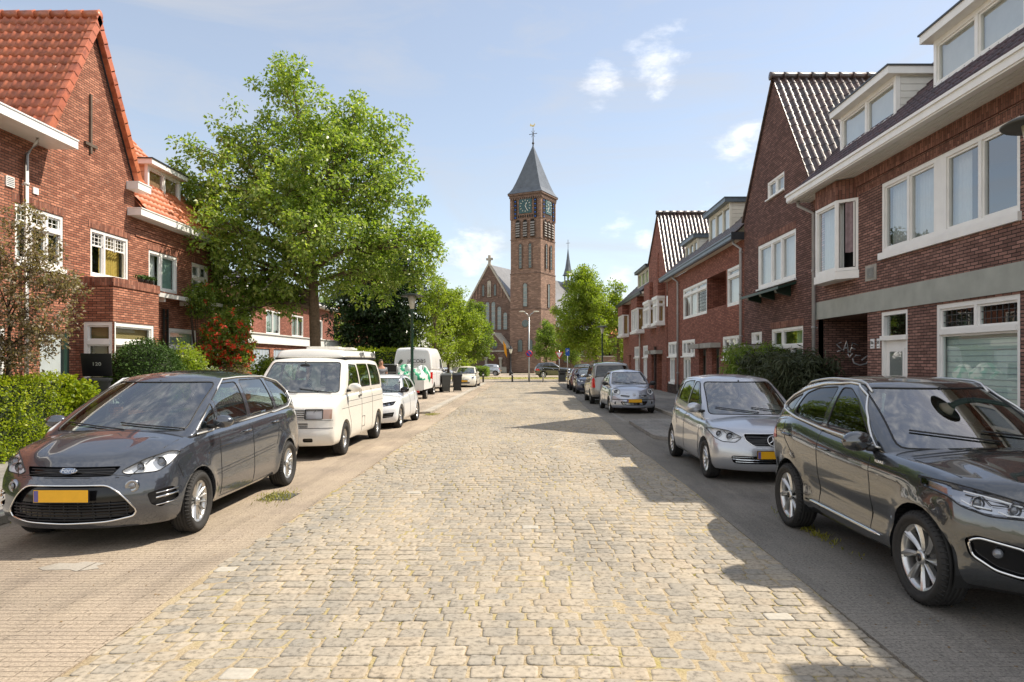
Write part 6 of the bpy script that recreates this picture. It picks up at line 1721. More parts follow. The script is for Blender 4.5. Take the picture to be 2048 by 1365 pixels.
def camper_extra(P):
    R_ = P['root']
    # pop-top shell
    def fp(a, b, c):
        x = -3.72+.10*c+( -.62-.12*c+3.72-.10*c)*a-.05*b*b*(a > .5)
        return (x, b*(.74-.08*c), 1.93+.19*c-.03*b*b*c)
    bm = gridbox(40, 20, 4, fp, 2); vs = [v.co.copy() for v in bm.verts]; bm.verts.index_update(); fs = [[v.index for v in f.verts] for f in bm.faces]; bm.free()
    b = MB(); b.add(vs, fs, 0, True); o = b.build('pop_top_roof', 'paint_cream', R_, uv=False)
    q = MB(); q.box(-3.6, -.68, -.735, .735, 1.90, 1.935); q.build('roof_seal', 'seal', R_, uv=False)
    for x0 in (-1.7, -2.9):
        q = MB(); q.box(x0-.45, x0, -.40, .34, 2.13, 2.17); q.box(x0-.40, x0-.05, -.35, .29, 2.17, 2.19, 1)
        q.build('roof_hatch', ['paint_cream', 'cream_paint'], R_, uv=False, bevel=.01)
    for s in (1, -1):
        for x in (-2.2, -3.35):
            q = MB(); q.box(x, x+.12, s*.70, s*.75, 1.97, 2.06); q.tube([(x+.02, s*.76, 2.1), (x+.02, s*.78, 1.95)], .012, 5); q.build('roof_clamp', 'zinc', R_, uv=False)
    # fan behind the windscreen
    f = MB(); c = V((-.55, .12, 1.42)); M_ = Matrix.Translation(c) @ Matrix.Rotation(PI/2, 4, 'Y')
    for rr in (.035, .065, .10, .125): f.tube([M_ @ V((rr*math.cos(2*PI*k/18), rr*math.sin(2*PI*k/18), .02*(1-rr/.13))) for k in range(18)], .004, 4, closed=True, caps=False)
    for k in range(16): a = 2*PI*k/16; f.tube([M_ @ V((.02*math.cos(a), .02*math.sin(a), .02)), M_ @ V((.125*math.cos(a), .125*math.sin(a), 0))], .003, 4)
    f.lathe([(.001, -.03), (.04, -.03), (.04, .02), (.001, .025)], 12, M_); f.tube([c, c+V((.02, 0, -.22))], .01, 6)
    f.build('dashboard_fan', 'fan', R_, uv=False)
pbr('lamp_bowl', (.60, .56, .53), .3, metal=.4); pbr('indicator_clear', (.40, .26, .20), .15, coat=1.)
CAMP = dict(label='cream camper van with pop top roof and a small fan behind its windscreen', cat='camper van', name='camper_van', paint='paint_cream', W=1.86, wb=3.05, tr=.33, fo=.90, ro=.85, tw=.215, rr=.20,
    ztop=[(-3.9, 1.24), (-2.6, 1.24), (-1.0, 1.235), (-.2, 1.23), (.15, 1.20), (.3, 1.175), (.6, 1.08), (.8, .995), (.9, .95)], zbot=[(-3.9, .36), (-3., .26), (.3, .26), (.9, .25)], plan=[(-3.9, .95), (-3.4, 1.), (.3, 1.), (.9, .955)],
    fprof=[(0, .06), (.12, .02), (.25, .0), (.38, .0), (.45, .03), (.8, .055), (1, .10)], rprof=[(0, .0), (.3, .0), (.6, 0.02), (1, .05)], fcurve=(3.2, .16), rcurve=(5., .10), flare=.006, hoodcrown=.03,
    sec=[(0, .95), (.1, .985), (.3, 1.), (.7, 1.), (1, .975)],
    cowl=.22, header=-.48, tailtop=-3.66, tailbase=-3.82, roofw=1.50, beltw=1.80, rwcurve=.04, wcurve=.10, ghbase=-.02, wsbow=.03, sidebow=.03, roof=[(-3.75, 1.90), (-2.6, 1.95), (-1.2, 1.95), (-.6, 1.93), (-.45, 1.89)], roofcrown=.05,
    screens=[('windscreen', [(-.80, 1.245), (.80, 1.245), (.69, 1.84), (-.69, 1.84)], 'f'), ('rear_window', [(-.70, 1.25), (.70, 1.25), (.62, 1.75), (-.62, 1.75)], 'r')],
    windows=[[(-.30, 1.30), (-1.30, 1.30), (-1.30, 1.78), (-.72, 1.80)], [(-1.42, 1.30), (-2.35, 1.30), (-2.35, 1.80), (-1.40, 1.80)], [(-2.47, 1.30), (-3.45, 1.30), (-3.40, 1.76), (-2.45, 1.80)]], wround=.05,
    seams=[[(-.14, 1.26), (-.22, .9), (-.42, .62), (-.42, .3)], [(-1.36, 1.24), (-1.36, .3)], [(-2.41, 1.24), (-2.40, .3)], [(-.2, 1.05), (-3.7, 1.05)], [(.3, .93), (-.4, .93), (-3.7, .93)]],
    topseams=[[(.22, .70), (.5, .62), (.8, .52)]], handles=[(-1.18, 1.12)], mirror=(-.25, 1.27), mirmat='paint_cream', mirsize=1.15, wstyle=('five', 6, 'alloy'), res=.055, front=camper_front, extra=camper_extra, archr=.385,
    handlemat='plastic_black', seats=[-1.05], seath=1.45, seatm='seat_light', wipers=[(-.70, .0, .12), (.02, .66, .12)], group='vans parked on the left side', archmat='paint_cream')
place(make_car(CAMP), -4.56, 14.15, -1, .0)
# ---- white delivery van from behind
def van_front(P):
    R_ = P['root']
    for s in (1, -1):
        vf = P['region_t'](roundpoly([(s*.86, .66), (s*1.02, .66), (s*1.02, 1.28), (s*.86, 1.24)], .03), (1, 2), lambda f, s=s: f.normal.x < -.05 and f.calc_center_median().y*s > 0, .012)
        P['part']('tail_light', vf, 'red_lamp')
    # door panel outline, centre gap, high brake lamp
    b = MB()
    for ln in ([(0, .55), (0, 1.40)], [(-.84, .60), (-.84, 1.42)], [(.84, .60), (.84, 1.42)]):
        pts = [P['front'](ln[0][0]+(ln[1][0]-ln[0][0])*t, ln[0][1]+(ln[1][1]-ln[0][1])*t, .0, None, 1) for t in np.linspace(0, 1, 9)]; pts = [p for p in pts if p]
        if len(pts) > 1: b.tube(pts, .006, 4)
    b.build('door_gap', 'seal', R_, uv=False)
    numplate(P, .62, -.5, .52, .11, -1)
def van_extra(P):
    R_ = P['root']
    g = P['S']; x = -4.36
    q = MB(); q.box(x-.02, x+.2, -.10, .10, 2.50, 2.545); q.build('brake_lamp', 'dark_trim', R_, uv=False)
    # lettering on the rear doors; seen from behind: right = car's -y
    def Mrear(y, z, xx): return Matrix.Translation((xx, y, z)) @ Matrix(((0, 0, -1, 0), (-1, 0, 0, 0), (0, 1, 0, 0), (0, 0, 0, 1)))
    hx = -4.30-.095
    vs, fs = text_mesh('JACOBS', .275, Mrear(-.22, 1.84, hx), .004); t = MB(); t.add(vs, fs); t.build('van_lettering', 'gloss_black', R_)
    vs, fs = text_mesh('h o v e n i e r s', .10, Mrear(-.25, 1.66, hx), .003); t = MB(); t.add(vs, fs); t.build('van_lettering', 'zinc', R_)
    t = MB(); M_ = Mrear(.62, 1.83, hx); pts = []
    for k in range(13): a = k/12; pts.append(M_ @ V((-.14+.28*a, -.11+.16*a+.13*math.sin(PI*a), 0)))
    for k in range(13): a = 1-k/12; pts.append(M_ @ V((-.14+.28*a, -.11+.16*a-.10*math.sin(PI*a), 0)))
    t.prism(pts[:13]+pts[14:-1], (-.004, 0, 0)); t.build('leaf_emblem', 'leaf_logo', R_)
pbr('leaf_logo', (.07, .10, .07), .4)
VAN = dict(label='white delivery van seen from behind with a name lettered on its rear doors', cat='van', name='delivery_van', paint='paint_white2', W=2.06, wb=3.5, tr=.35, fo=.95, ro=.85, tw=.22, rr=.2, res=.08,
    ztop=[(-4.35, 1.42), (-1., 1.35), (-.2, 1.30), (.3, 1.2), (.95, .95)], zbot=[(-4.35, .45), (.95, .28)], plan=[(-4.35, .97), (-4, 1.), (.3, 1.), (.95, .92)],
    fprof=[(0, .05), (.4, .0), (1, .12)], rprof=[(0, .0), (.5, .0), (1, .02)], fcurve=(3, .2), rcurve=(8., .06), flare=.0, hoodcrown=.03, sec=[(0, .96), (.1, .99), (1, .985)],
    cowl=.3, header=-.7, tailtop=-4.27, tailbase=-4.33, roofw=1.72, beltw=2.02, rwcurve=.02, wcurve=.12, ghbase=-.04, wsbow=.02, sidebow=.05, roof=[(-4.35, 2.52), (-3.8, 2.58), (-1.5, 2.58), (-.7, 2.40)], roofcrown=.04, gsm=2,
    screens=[('windscreen', [(-.85, 1.4), (.85, 1.4), (.75, 2.0), (-.75, 2.0)], 'f')], windows=[[(-.4, 1.4), (-1.3, 1.4), (-1.3, 1.95), (-.7, 1.95)]], seams=[[(-.35, 1.3), (-.35, .4)], [(-1.4, 1.95), (-1.4, .4)], [(-2.7, 2.0), (-2.7, .4)], [(-1.4, 1.15), (-4.2, 1.15)]],
    handles=[(-1.2, 1.1)], mirror=(-.2, 1.3), mirmat='plastic_black', mirsize=1.6, wstyle=('steel', 5, 'alloy'), front=van_front, extra=van_extra, interior=False, archr=.4, group='vans parked on the left side', sealr=.015)
car = make_car(VAN); place(car, -6.0, 41.6, 1, -.02)
# ---- garden trailer with bags
t = thing('utility_trailer', 'small white trailer with mesh head rail parked behind the delivery van, loaded with bags', 'trailer', (-5.75, 33.6, 0))
o = (-5.75, 33.6, 0)
b = MB(o); b.box(-6.75, -4.75, 32.3, 35.1, .55, .62); b.box(-6.75, -6.70, 32.3, 35.1, .62, .98); b.box(-4.80, -4.75, 32.3, 35.1, .62, .98); b.box(-6.7, -4.8, 32.3, 32.35, .62, .98); b.build('trailer_bed', 'paint_white2', t)
for x in (-6.6, -4.9):
    b = MB(o); M_ = Matrix.Translation((x, 33.6, .30)) @ Matrix.Rotation(PI/2, 4, 'Y')
    b.lathe([(.001, -.09), (.28, -.09), (.30, -.05), (.30, .05), (.28, .09), (.001, .09)], 20, M_); w_ = b.build('wheel', 'tyre', t); b = MB(o); b.lathe([(.001, .092), (.15, .092), (.15, -.092), (.001, -.092)], 16, M_); b.build('rim', 'alloy', w_)
b = MB(o); b.tube([(-6.65, 32.25, .98), (-6.65, 32.25, 1.7), (-5.95, 32.25, 1.7), (-5.95, 32.25, .98)], .03, 6); b.tube([(-6.65, 32.25, 1.35), (-5.95, 32.25, 1.35)], .02, 6); b.tube([(-6.72, 32.25, .6), (-6.72, 32.25, 1.82)], .035, 6); b.build('head_rail', 'zinc', t)
b = MB(o); b.box(-6.6, -6.0, 32.26, 32.28, 1.02, 1.67); b.build('mesh_panel', 'plastic_black', t)
b = MB(o); b.tube([(-5.75, 35.1, .6), (-5.75, 36.3, .5)], .04, 6); b.build('drawbar', 'zinc', t)
for k, s in enumerate((-6.35, -5.15)):
    b = MB(o); b.box(s-.2, s+.2, 32.22, 32.26, .42, .52); b.build('tail_light', 'red_lamp', t)
# bags: lumpy green and white sacks
def bag(x, y, z, sx, sy, sz, lab, seed):
    rr = random.Random(seed); n = 14; vs = []; fs = []
    ph = [rr.uniform(0, 6) for _ in range(6)]
    for i in range(n+1):
        th = PI*i/n
        for k in range(2*n):
            a = PI*k/n; d = 1+.10*math.sin(3*a+ph[0]+2*th)+.08*math.sin(5*a+ph[1])*math.sin(4*th+ph[2])+.05*math.sin(9*a+ph[3]+5*th)
            r_ = abs(math.sin(th))**.7
            vs.append((x+sx*d*r_*math.cos(a), y+sy*d*r_*math.sin(a), z+sz*(1-math.cos(th))/2*2*(.9+.1*math.sin(4*a+ph[4]))))
    mi = []
    for i in range(n):
        for k in range(2*n):
            l = (k+1) % (2*n); fs.append((i*2*n+k, i*2*n+l, (i+1)*2*n+l, (i+1)*2*n+k))
    b = MB()
    b.add(vs, fs, 0, True)
    for q in range(len(fs)):
        i, k = divmod(q, 2*n); b.mi[q] = 1 if math.sin(k*.9+ph[5]+i*.5)+.6*math.sin(i*1.3+ph[0]) > .35 else 0
    return tag(b.build('garden_bag', ['bag_white', 'bag_green']), label=lab, cat='bag', group='green and white bags on the trailer')
bag(-5.2, 33.0, .62, .48, .5, .46, 'crumpled green and white bag at the right rear of the trailer', 1)
bag(-5.75, 33.4, .64, .5, .5, .54, 'large green striped white bag in the middle of the trailer', 2)
bag(-5.1, 34.1, .62, .4, .5, .52, 'green and white bag deep in the trailer beside the delivery van', 3)
bag(-5.7, 32.7, .66, .45, .35, .36, 'white bag with green stripes at the rear edge of the trailer', 8)
bag(-6.25, 34.2, .62, .42, .5, .36, 'low white bag at the left side of the trailer', 5)
# ---- far cars
FS = clone(SUV, label='dark grey estate car crossing in the side street before the church', paint='paint_gunmetal', res=.09, front=gen_front, group='cars near the church')
for k in ('trimline',): FS.pop(k)
c = make_car(FS); c.location = (4.05, 78.6, .0); c.rotation_euler = (0, 0, 0.12); c['label'] = FS['label']
c2 = make_car(clone(GEN, label='dark green hatchback behind the grey post box near the church', paint='paint_green', group='cars near the church', name='parked_car')); c2.location = (7.3, 80.5, 0); c2.rotation_euler = (0, 0, 2.6)
c3 = copy_tree(c2, None, (8.6, 88, 0), -.3, 'dark car farther right behind the green hatchback, before the church trees')
cs4 = make_car(clone(GEN, label='pale silver car standing under the trees left of the church door', paint='paint_silver', group='cars near the church')); cs4.location = (-8.9, 78, 0); cs4.rotation_euler = (0, 0, .15)
c5 = copy_tree(cs4, None, (-6.6, 90, 0), PI-.1, 'pale silver car by the round hedge left of the church door')
c6 = make_car(clone(GEN, label='dark grey car parked on the left pavement beyond the bins', paint='paint_silver2', group='cars parked along the street')); place(c6, -7.2, 54.5, -1, .1)
c7 = make_car(clone(GEN, label='dark car in the driveway behind the trailer and hedge', paint='paint_black', group='cars parked along the street')); place(c7, -8.0, 37.5, -1, .2)
# ------------------------------------------------------------------ church
S_ = 5.5; TH = math.radians(27)
ch = thing('church', 'brown brick church with a tall clock tower, slate spire and gabled nave', 'church', (1.94, 110, 0), -TH)
ts = thing  # (local coordinates: x right along the front face, y into depth, tower corner at 0,0)
def cmb(): return MB()
class LF:   # local face in church coordinates
    def __init__(s, O, U, Nn): s.root = ch; s.O = V(O); s.U = V(U); s.N = V(Nn); s.off = V((0, 0, 0))
    def P(s, u, z, n=0.): return s.O+s.U*u+V((0, 0, z))+s.N*n
    def mb(s): return MB()
    def bx(s, b, u0, u1, z0, z1, n0, n1, mi=0): return b.obox(s.O, s.U, s.N, u0, u1, z0, z1, n0, n1, mi)
FR = LF((0, 0, 0), (-1, 0, 0), (0, -1, 0)); SD = LF((0, 0, 0), (0, 1, 0), (1, 0, 0))
BK = LF((-S_, S_, 0), (1, 0, 0), (0, 1, 0)); LS = LF((-S_, 0, 0), (0, 1, 0), (-1, 0, 0))
def arch_pts(u, w, z0, z1, n=8):
    r = w/2; pts = [(u-r, z0), (u+r, z0), (u+r, z1-r)]
    for k in range(1, n): a = PI*k/n; pts.append((u+r*math.cos(a), z1-r+r*math.sin(a)))
    pts.append((u-r, z1-r)); return pts
def archwin(F, u, w, z0, z1, m='church_glass', frame=True, name='window', parent=None, inn=.25, bars=0):
    b = MB(); b.prism([F.P(a, z, .005) for a, z in arch_pts(u, w, z0, z1)], F.N*.03); o = b.build(name, m, parent or ch, uv=False)
    f = MB(); pts = [F.P(a, z, .04) for a, z in arch_pts(u, w+.16, z0-.06, z1+.08)]; f.tube(pts, .075, 4, closed=True, caps=False, smooth=False); f.build('window_arch', 'brick_church_dark', o)
    if bars:
        g = MB()
        for i in range(1, bars): z = z0+(z1-z0)*i/bars; F.bx(g, u-w/2, u+w/2, z-.03, z+.03, .035, .06)
        g.build('glazing_bar', 'stone', o)
    return o
glassmat('church_glass_t', (.5, .6, .6), 1.6); pbr('church_glass', (.22, .27, .27), .3, var=.2, vs=1.); pbr('church_glass_dark', (.10, .13, .13), .2)
# tower shaft in stages
def stage(name, z0, z1, e, m='brick_church'):
    b = MB(); b.box(-S_+e, -e, e, S_-e, z0, z1); return b.build(name, m, ch)
stage('tower_wall', 0, 10, 0.0); stage('tower_wall', 10, 15.6, .06); stage('tower_wall', 15.6, 21, .11); stage('tower_wall', 21, 28.2, .11)
b = MB()
for (z, e, h) in ((9.95, -.06, .14), (15.5, .0, .14), (20.9, .04, .14)): b.box(-S_+e, -e, e, S_-e, z, z+h)
b.build('string_course', 'brick_church_dark', ch)
# corner piers of the clock stage, cornice
for (x, y) in ((-.5, 0), (-S_, 0), (-.5, S_-.5), (-S_, S_-.5)):
    b = MB(); b.box(x+.02, x+.48, y+.02, y+.48, 24.1, 27.5); b.build('corner_pier', 'brick_church', ch)
b = MB(); b.box(-S_-.08, .08, -.08, S_+.08, 27.5, 27.9); b.box(-S_-.25, .25, -.25, S_+.25, 27.9, 28.25)
for i in range(14):
    for F in (FR, SD): F.bx(b, .15+i*.39, .35+i*.39, 27.2, 27.5, 0, .10)
b.build('cornice', 'brick_church_dark', ch)
# spire: concave flared pyramid
prof = [(28.2, .32), (28.55, .02), (29.1, -.30), (30.2, -.72), (32.0, -1.32), (34.0, -1.95), (36.0, -2.6), (36.5, -2.74)]
b = MB(); vs = []; fs = []
for z, e in prof:
    h = S_/2+e; vs += [(-S_/2-h, S_/2-h, z), (-S_/2+h, S_/2-h, z), (-S_/2+h, S_/2+h, z), (-S_/2-h, S_/2+h, z)]
for i in range(len(prof)-1):
    for k in range(4): fs.append((i*4+k, i*4+(k+1) % 4, (i+1)*4+(k+1) % 4, (i+1)*4+k))
fs.append((3, 2, 1, 0)); b.add(vs, fs); sp = b.build('spire', 'slate', ch, uv=False)
c = (-S_/2, S_/2)
b = MB(); b.tube([(*c, 36.3), (*c, 39.2)], [.10, .04], 6); b.tube([(c[0]-.7, c[1], 38.2), (c[0]+.7, c[1], 38.2)], .05, 6); b.ball((*c, 36.7), .2, 8); b.tube([(c[0]-.3, c[1], 37.7), (c[0]+.3, c[1], 38.7)], .03, 4); b.tube([(c[0]+.3, c[1], 37.7), (c[0]-.3, c[1], 38.7)], .03, 4); cr = b.build('spire_cross', 'iron_dark', sp, uv=False)
b = MB(); b.ball((c[0], c[1], 39.5), .20, 8, 0, (1.5, .4, .8)); b.ball((c[0]+.28, c[1], 39.72), .11, 6, 0, (1, .5, 1)); b.prism([(c[0]-.2, c[1]-.03, 39.45), (c[0]-.55, c[1]-.03, 39.5), (c[0]-.5, c[1]-.03, 39.95), (c[0]-.25, c[1]-.03, 39.7)], (0, .06, 0)); b.build('weathercock', 'gilt', sp, uv=False)
for F in (FR, SD):
    # clock
    u = S_/2; z0, z1 = 25.0, 27.3
    b = MB(); F.bx(b, u-1.12, u+1.12, z0, z1, -.05, .02 if F is FR else .02); ck = b.build('clock', 'clock_face', ch, uv=False)
    for k in range(12):
        b = MB()
        a = 2*PI*k/12; r0, r1 = .74, .98; s = 1. if k % 3 else 1.0
        p0 = F.P(u+r0*math.sin(a), (z0+z1)/2+r0*math.cos(a), .04); p1 = F.P(u+r1*math.sin(a), (z0+z1)/2+r1*math.cos(a), .04); b.tube([p0, p1], .055, 4)
        b.build('hour_mark', 'clock_white', ck, uv=False)
    b = MB(); cz = (z0+z1)/2; sx = -1 if F is FR else 1
    # about five to seven
    for (ang, ln, w) in ((math.radians(-28), .55, .07), (math.radians(208), .85, .05)):
        b.tube([F.P(u, cz, .06), F.P(u+(-1 if F is FR else 1)*ln*math.sin(-ang if F is FR else ang)*1, cz+ln*math.cos(ang), .06)], w, 4)
    b.build('clock_hand', 'clock_white', ck, uv=False)
    # tall slots beside the clock with coloured panels
    for du in (-1.75, 1.75):
        b = MB(); F.bx(b, u+du-.24, u+du+.24, 24.2, 27.2, .0, .012); q = b.build('slot', 'dark_inside', ch, uv=False)
        b = MB()
        for i in range(9): F.bx(b, u+du-.12, u+du+.12, 24.3+i*.32, 24.48+i*.32, .012, .05, i % 2)
        b.build('coloured_panel', ['sign_blue', 'brick_church_dark'], q, uv=False)
        b = MB(); F.bx(b, u+du-.03+(.5 if du > 0 else -.5), u+du+.03+(.5 if du > 0 else -.5), 24.2, 27.2, 0, .09); b.build('pilaster', 'brick_church', ch)
    b = MB()
    for i in range(7): F.bx(b, u-1.3+i*.4, u-1.1+i*.4, 24.35, 24.75, 0, .012)
    b.build('dentil_slots', 'dark_inside', ch, uv=False)
    # belfry openings with louvres
    for du in (-1.3, 0, 1.3):
        w = archwin(F, u+du, .66, 21.25, 24.0, 'dark_inside', name='belfry_opening')
        b = MB()
        for i in range(6):
            z = 21.4+i*.39; n0 = .03
            b.prism([F.P(u+du-.33, z, .05), F.P(u+du-.33, z+.26, .05), F.P(u+du-.33, z+.04, .22), F.P(u+du-.33, z-.03, .22)], F.U*.66)
        b.build('louvre', 'louvre', w, uv=False)
    for du in (-.85, .85): archwin(F, u+du, .42, 16.4, 20.2, 'church_glass_dark', bars=7)
    if F is FR: archwin(F, u-.0, .62, 10.4, 14.0, 'church_glass', bars=6)
    else: archwin(F, u, .45, 10.3, 14.0, 'church_glass')
    if F is FR:
        b = MB(); M_ = Matrix.Translation(F.P(u, 7.7, .02)) @ Matrix.Rotation(PI/2, 4, 'X'); b.lathe([(.001, .04), (.42, .04), (.55, .05), (.6, 0)], 20, M_); b.build('round_window', 'church_glass_dark', ch, uv=False)
        for du in (-.9, .9): archwin(F, u+du, .75, 3.3, 5.2, 'church_glass_dark', name='blind_arch')
    else:
        b = MB(); F.bx(b, .6, 1.3, 7.2, 8.1, .0, .04); b.build('small_window', 'church_glass', ch, uv=False)
# nave gable
GX, GZ, HW, EZ, GY = -9.8, 17.4, 5.3, 9.2, .9
FN = LF((GX, GY, 0), (-1, 0, 0), (0, -1, 0))
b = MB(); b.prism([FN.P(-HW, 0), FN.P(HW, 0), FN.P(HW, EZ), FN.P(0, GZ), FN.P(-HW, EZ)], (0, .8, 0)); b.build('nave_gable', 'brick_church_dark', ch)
b = MB()
for s in (-1, 1): b.prism([FN.P(s*(HW+.15), EZ-.3, .15), FN.P(s*(HW+.15), EZ+.15, .15), FN.P(0, GZ+.5, .15), FN.P(0, GZ, .15)], (0, .5, 0))
b.build('gable_coping', 'stone', ch)
b = MB(); b.box(GX-.16, GX+.16, GY-.1, GY+.3, GZ+.3, GZ+1.6); b.box(GX-.55, GX+.55, GY-.08, GY+.28, GZ+.8, GZ+1.15); b.build('gable_cross', 'stone', ch)
b = MB()
for s in (-1, 1): b.add([FN.P(0, GZ+.1, -.3), FN.P(s*(HW+.3), EZ-.2, -.3), FN.P(s*(HW+.3), EZ-.2, -34), FN.P(0, GZ+.1, -34)], [(0, 1, 2, 3)])
b.build('nave_roof', 'slate_light', ch, uv=False)
b = MB(); b.box(GX-HW, GX+HW, GY+.8, GY+34, 0, EZ); b.build('nave_wall', 'brick_church', ch)
b = MB(); b.box(GX-HW-4.5, GX+HW+9, GY+8, GY+32, 0, 5.6); b.build('aisle_wall', 'brick_church', ch)
b = MB()
b.add([(GX+HW, GY+8, 8.6), (GX+HW+9.4, GY+8, 5.5), (GX+HW+9.4, GY+32, 5.5), (GX+HW, GY+32, 8.6)], [(0, 1, 2, 3)]); b.add([(GX-HW, GY+8, 8.6), (GX-HW-4.9, GY+8, 5.5), (GX-HW-4.9, GY+32, 5.5), (GX-HW, GY+32, 8.6)], [(0, 3, 2, 1)]); b.build('aisle_roof', 'slate_light', ch, uv=False)
b = MB(); b.prism([(GX+HW, GY+8.05, 5.6), (GX+HW+9, GY+8.05, 5.6), (GX+HW, GY+8.05, 8.55)], (0, .3, 0)); b.build('aisle_gable', 'brick_church', ch)
FA = LF((GX+HW+9, GY+8, 0), (0, 1, 0), (1, 0, 0))
for i in range(6): archwin(FA, 2.2+i*3.9, 1.3, 1.8, 4.6, 'church_glass')
FB = LF((GX+HW+9, GY+8, 0), (-1, 0, 0), (0, -1, 0))
for i in range(2): archwin(FB, 1.6+i*2.4, 1.1, 1.6, 4.4, 'church_glass')
for i, du in enumerate((-3.0, -1.9, -.8, .3, 1.4, 2.5)):
    h = (9.6, 10.6, 11.4, 11.4, 11.2, 10.3)[i]; archwin(FN, du, .66, 6.9, h, 'church_glass', bars=6)
archwin(FN, 0, .7, 12.2, 14.9, 'stone', name='statue_niche')
for s in (-1, 1):
    archwin(FN, s*1.1, .35, 12.4, 14.2, 'church_glass_dark')
    for k in range(4):
        b = MB(); u = s*(1.7+k*.62); FN.bx(b, u-.08, u+.08, 12.0, 14.6-k*.75, 0, .10); b.build('blind_arcade', 'brick_church', ch)
# statue
b = MB(); b.lathe([(.001, 0), (.2, 0), (.17, .5), (.12, 1.1), (.16, 1.3), (.06, 1.45), (.1, 1.6), (.001, 1.75)], 10, Matrix.Translation(FN.P(0, 12.5, .22))); b.build('statue', 'stone', ch, uv=False)
# porch with gable
PX = -7.6
FP = LF((PX, GY-2.2, 0), (-1, 0, 0), (0, -1, 0))
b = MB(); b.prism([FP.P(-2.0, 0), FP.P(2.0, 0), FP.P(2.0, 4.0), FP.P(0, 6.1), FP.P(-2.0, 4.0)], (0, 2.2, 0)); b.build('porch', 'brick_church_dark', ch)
b = MB()
for s in (-1, 1): b.prism([FP.P(s*2.2, 3.8, .08), FP.P(s*2.2, 4.0, .08), FP.P(0, 6.35, .08), FP.P(0, 6.1, .08)], (0, 2.25, 0))
b.build('porch_coping', 'stone', ch)
archwin(FP, 0, 1.7, .2, 3.0, 'porch_door', name='church_door'); 
b = MB(); b.lathe([(.001, .03), (.5, .03), (.62, .03), (.62, 0)], 16, Matrix.Translation(FP.P(0, 4.3, .02)) @ Matrix.Rotation(PI/2, 4, 'X')); b.build('round_window', 'church_glass_dark', ch, uv=False)
for s in (-1.3, 1.3):
    b = MB(); b.lathe([(.001, 0), (.3, 0), (.3, .3), (.2, .4), (.2, 2.0), (.32, 2.2), (.32, 2.4), (.001, 2.4)], 10, Matrix.Translation(FP.P(s, 0, .3))); b.build('porch_column', 'stone', ch, uv=False)
b = MB(); FP.bx(b, -2.2, 2.2, 3.3, 3.5, 0, .12); b.build('porch_band', 'stone', ch)
archwin(FN, 4.3, 1.7, .2, 3.2, 'dark_inside', name='side_arch')
b = MB(); FN.bx(b, -4.5, 5.5, 0, .9, 2.3, 2.5); b.build('steps', 'stone', ch)
# ridge turret
tx, ty = -8.5, 29.6
b = MB()
for k in range(6): a = 2*PI*k/6; b.tube([(tx+.75*math.cos(a), ty+.75*math.sin(a), 15.5), (tx+.75*math.cos(a), ty+.75*math.sin(a), 18.9)], .10, 5)
b.lathe([(.001, 15), (.95, 15), (.95, 17.6), (.75, 17.7)], 6, Matrix.Translation((tx, ty, 0)), smooth=False); b.build('turret', 'slate', ch, uv=False)
b = MB(); b.lathe([(1.25, 18.7), (.98, 19.0), (.62, 20.2), (.32, 22.0), (.06, 24.0), (.001, 24.1)], 6, Matrix.Translation((tx, ty, 0)), smooth=False); t2 = b.build('turret_spire', 'slate', ch, uv=False)
b = MB(); b.tube([(tx, ty, 23.9), (tx, ty, 25.8)], .05, 5); b.tube([(tx-.4, ty, 25.1), (tx+.4, ty, 25.1)], .04, 5); b.build('turret_cross', 'iron_dark', t2, uv=False)

b = MB(); fl = [FP.P(-1.9+.0, 3.4, .2), FP.P(-1.6, 5.2, .9)]; b.tube([FP.P(-2.2, 3.0, .1), FP.P(-2.2, 5.6, 1.2)], .03, 5)
fp_ = thing('flag', 'small orange and yellow flag hanging on a pole beside the church porch', 'flag', (0, 0, 0))
Mw = Matrix.Translation(ch.location) @ Matrix.Rotation(-TH, 4, 'Z')
fp_.location = Mw @ FP.P(-2.2, 3.0, .1)
q = MB(fp_.location); q.tube([Mw @ FP.P(-2.2, 3.0, .1), Mw @ FP.P(-2.2, 5.4, 1.2)], .035, 5); q.build('flag_pole', 'zinc', fp_, uv=False)
q = MB(fp_.location); vs = []; fs = []
for i in range(7):
    for j in range(5):
        t = j/4; w_ = i/6; p = Mw @ FP.P(-2.2-.5*t*(1-.3*w_)+.06*math.sin(3*t+2*w_), 5.2-2.0*w_-.9*t, 1.12-.55*w_+.08*math.sin(5*t)); vs.append(p)
for i in range(6):
    for j in range(4): a = i*5+j; fs.append((a, a+1, a+6, a+5))
q.add(vs, fs, 0, True); q.build('flag_cloth', 'flag_orange', fp_, uv=False)
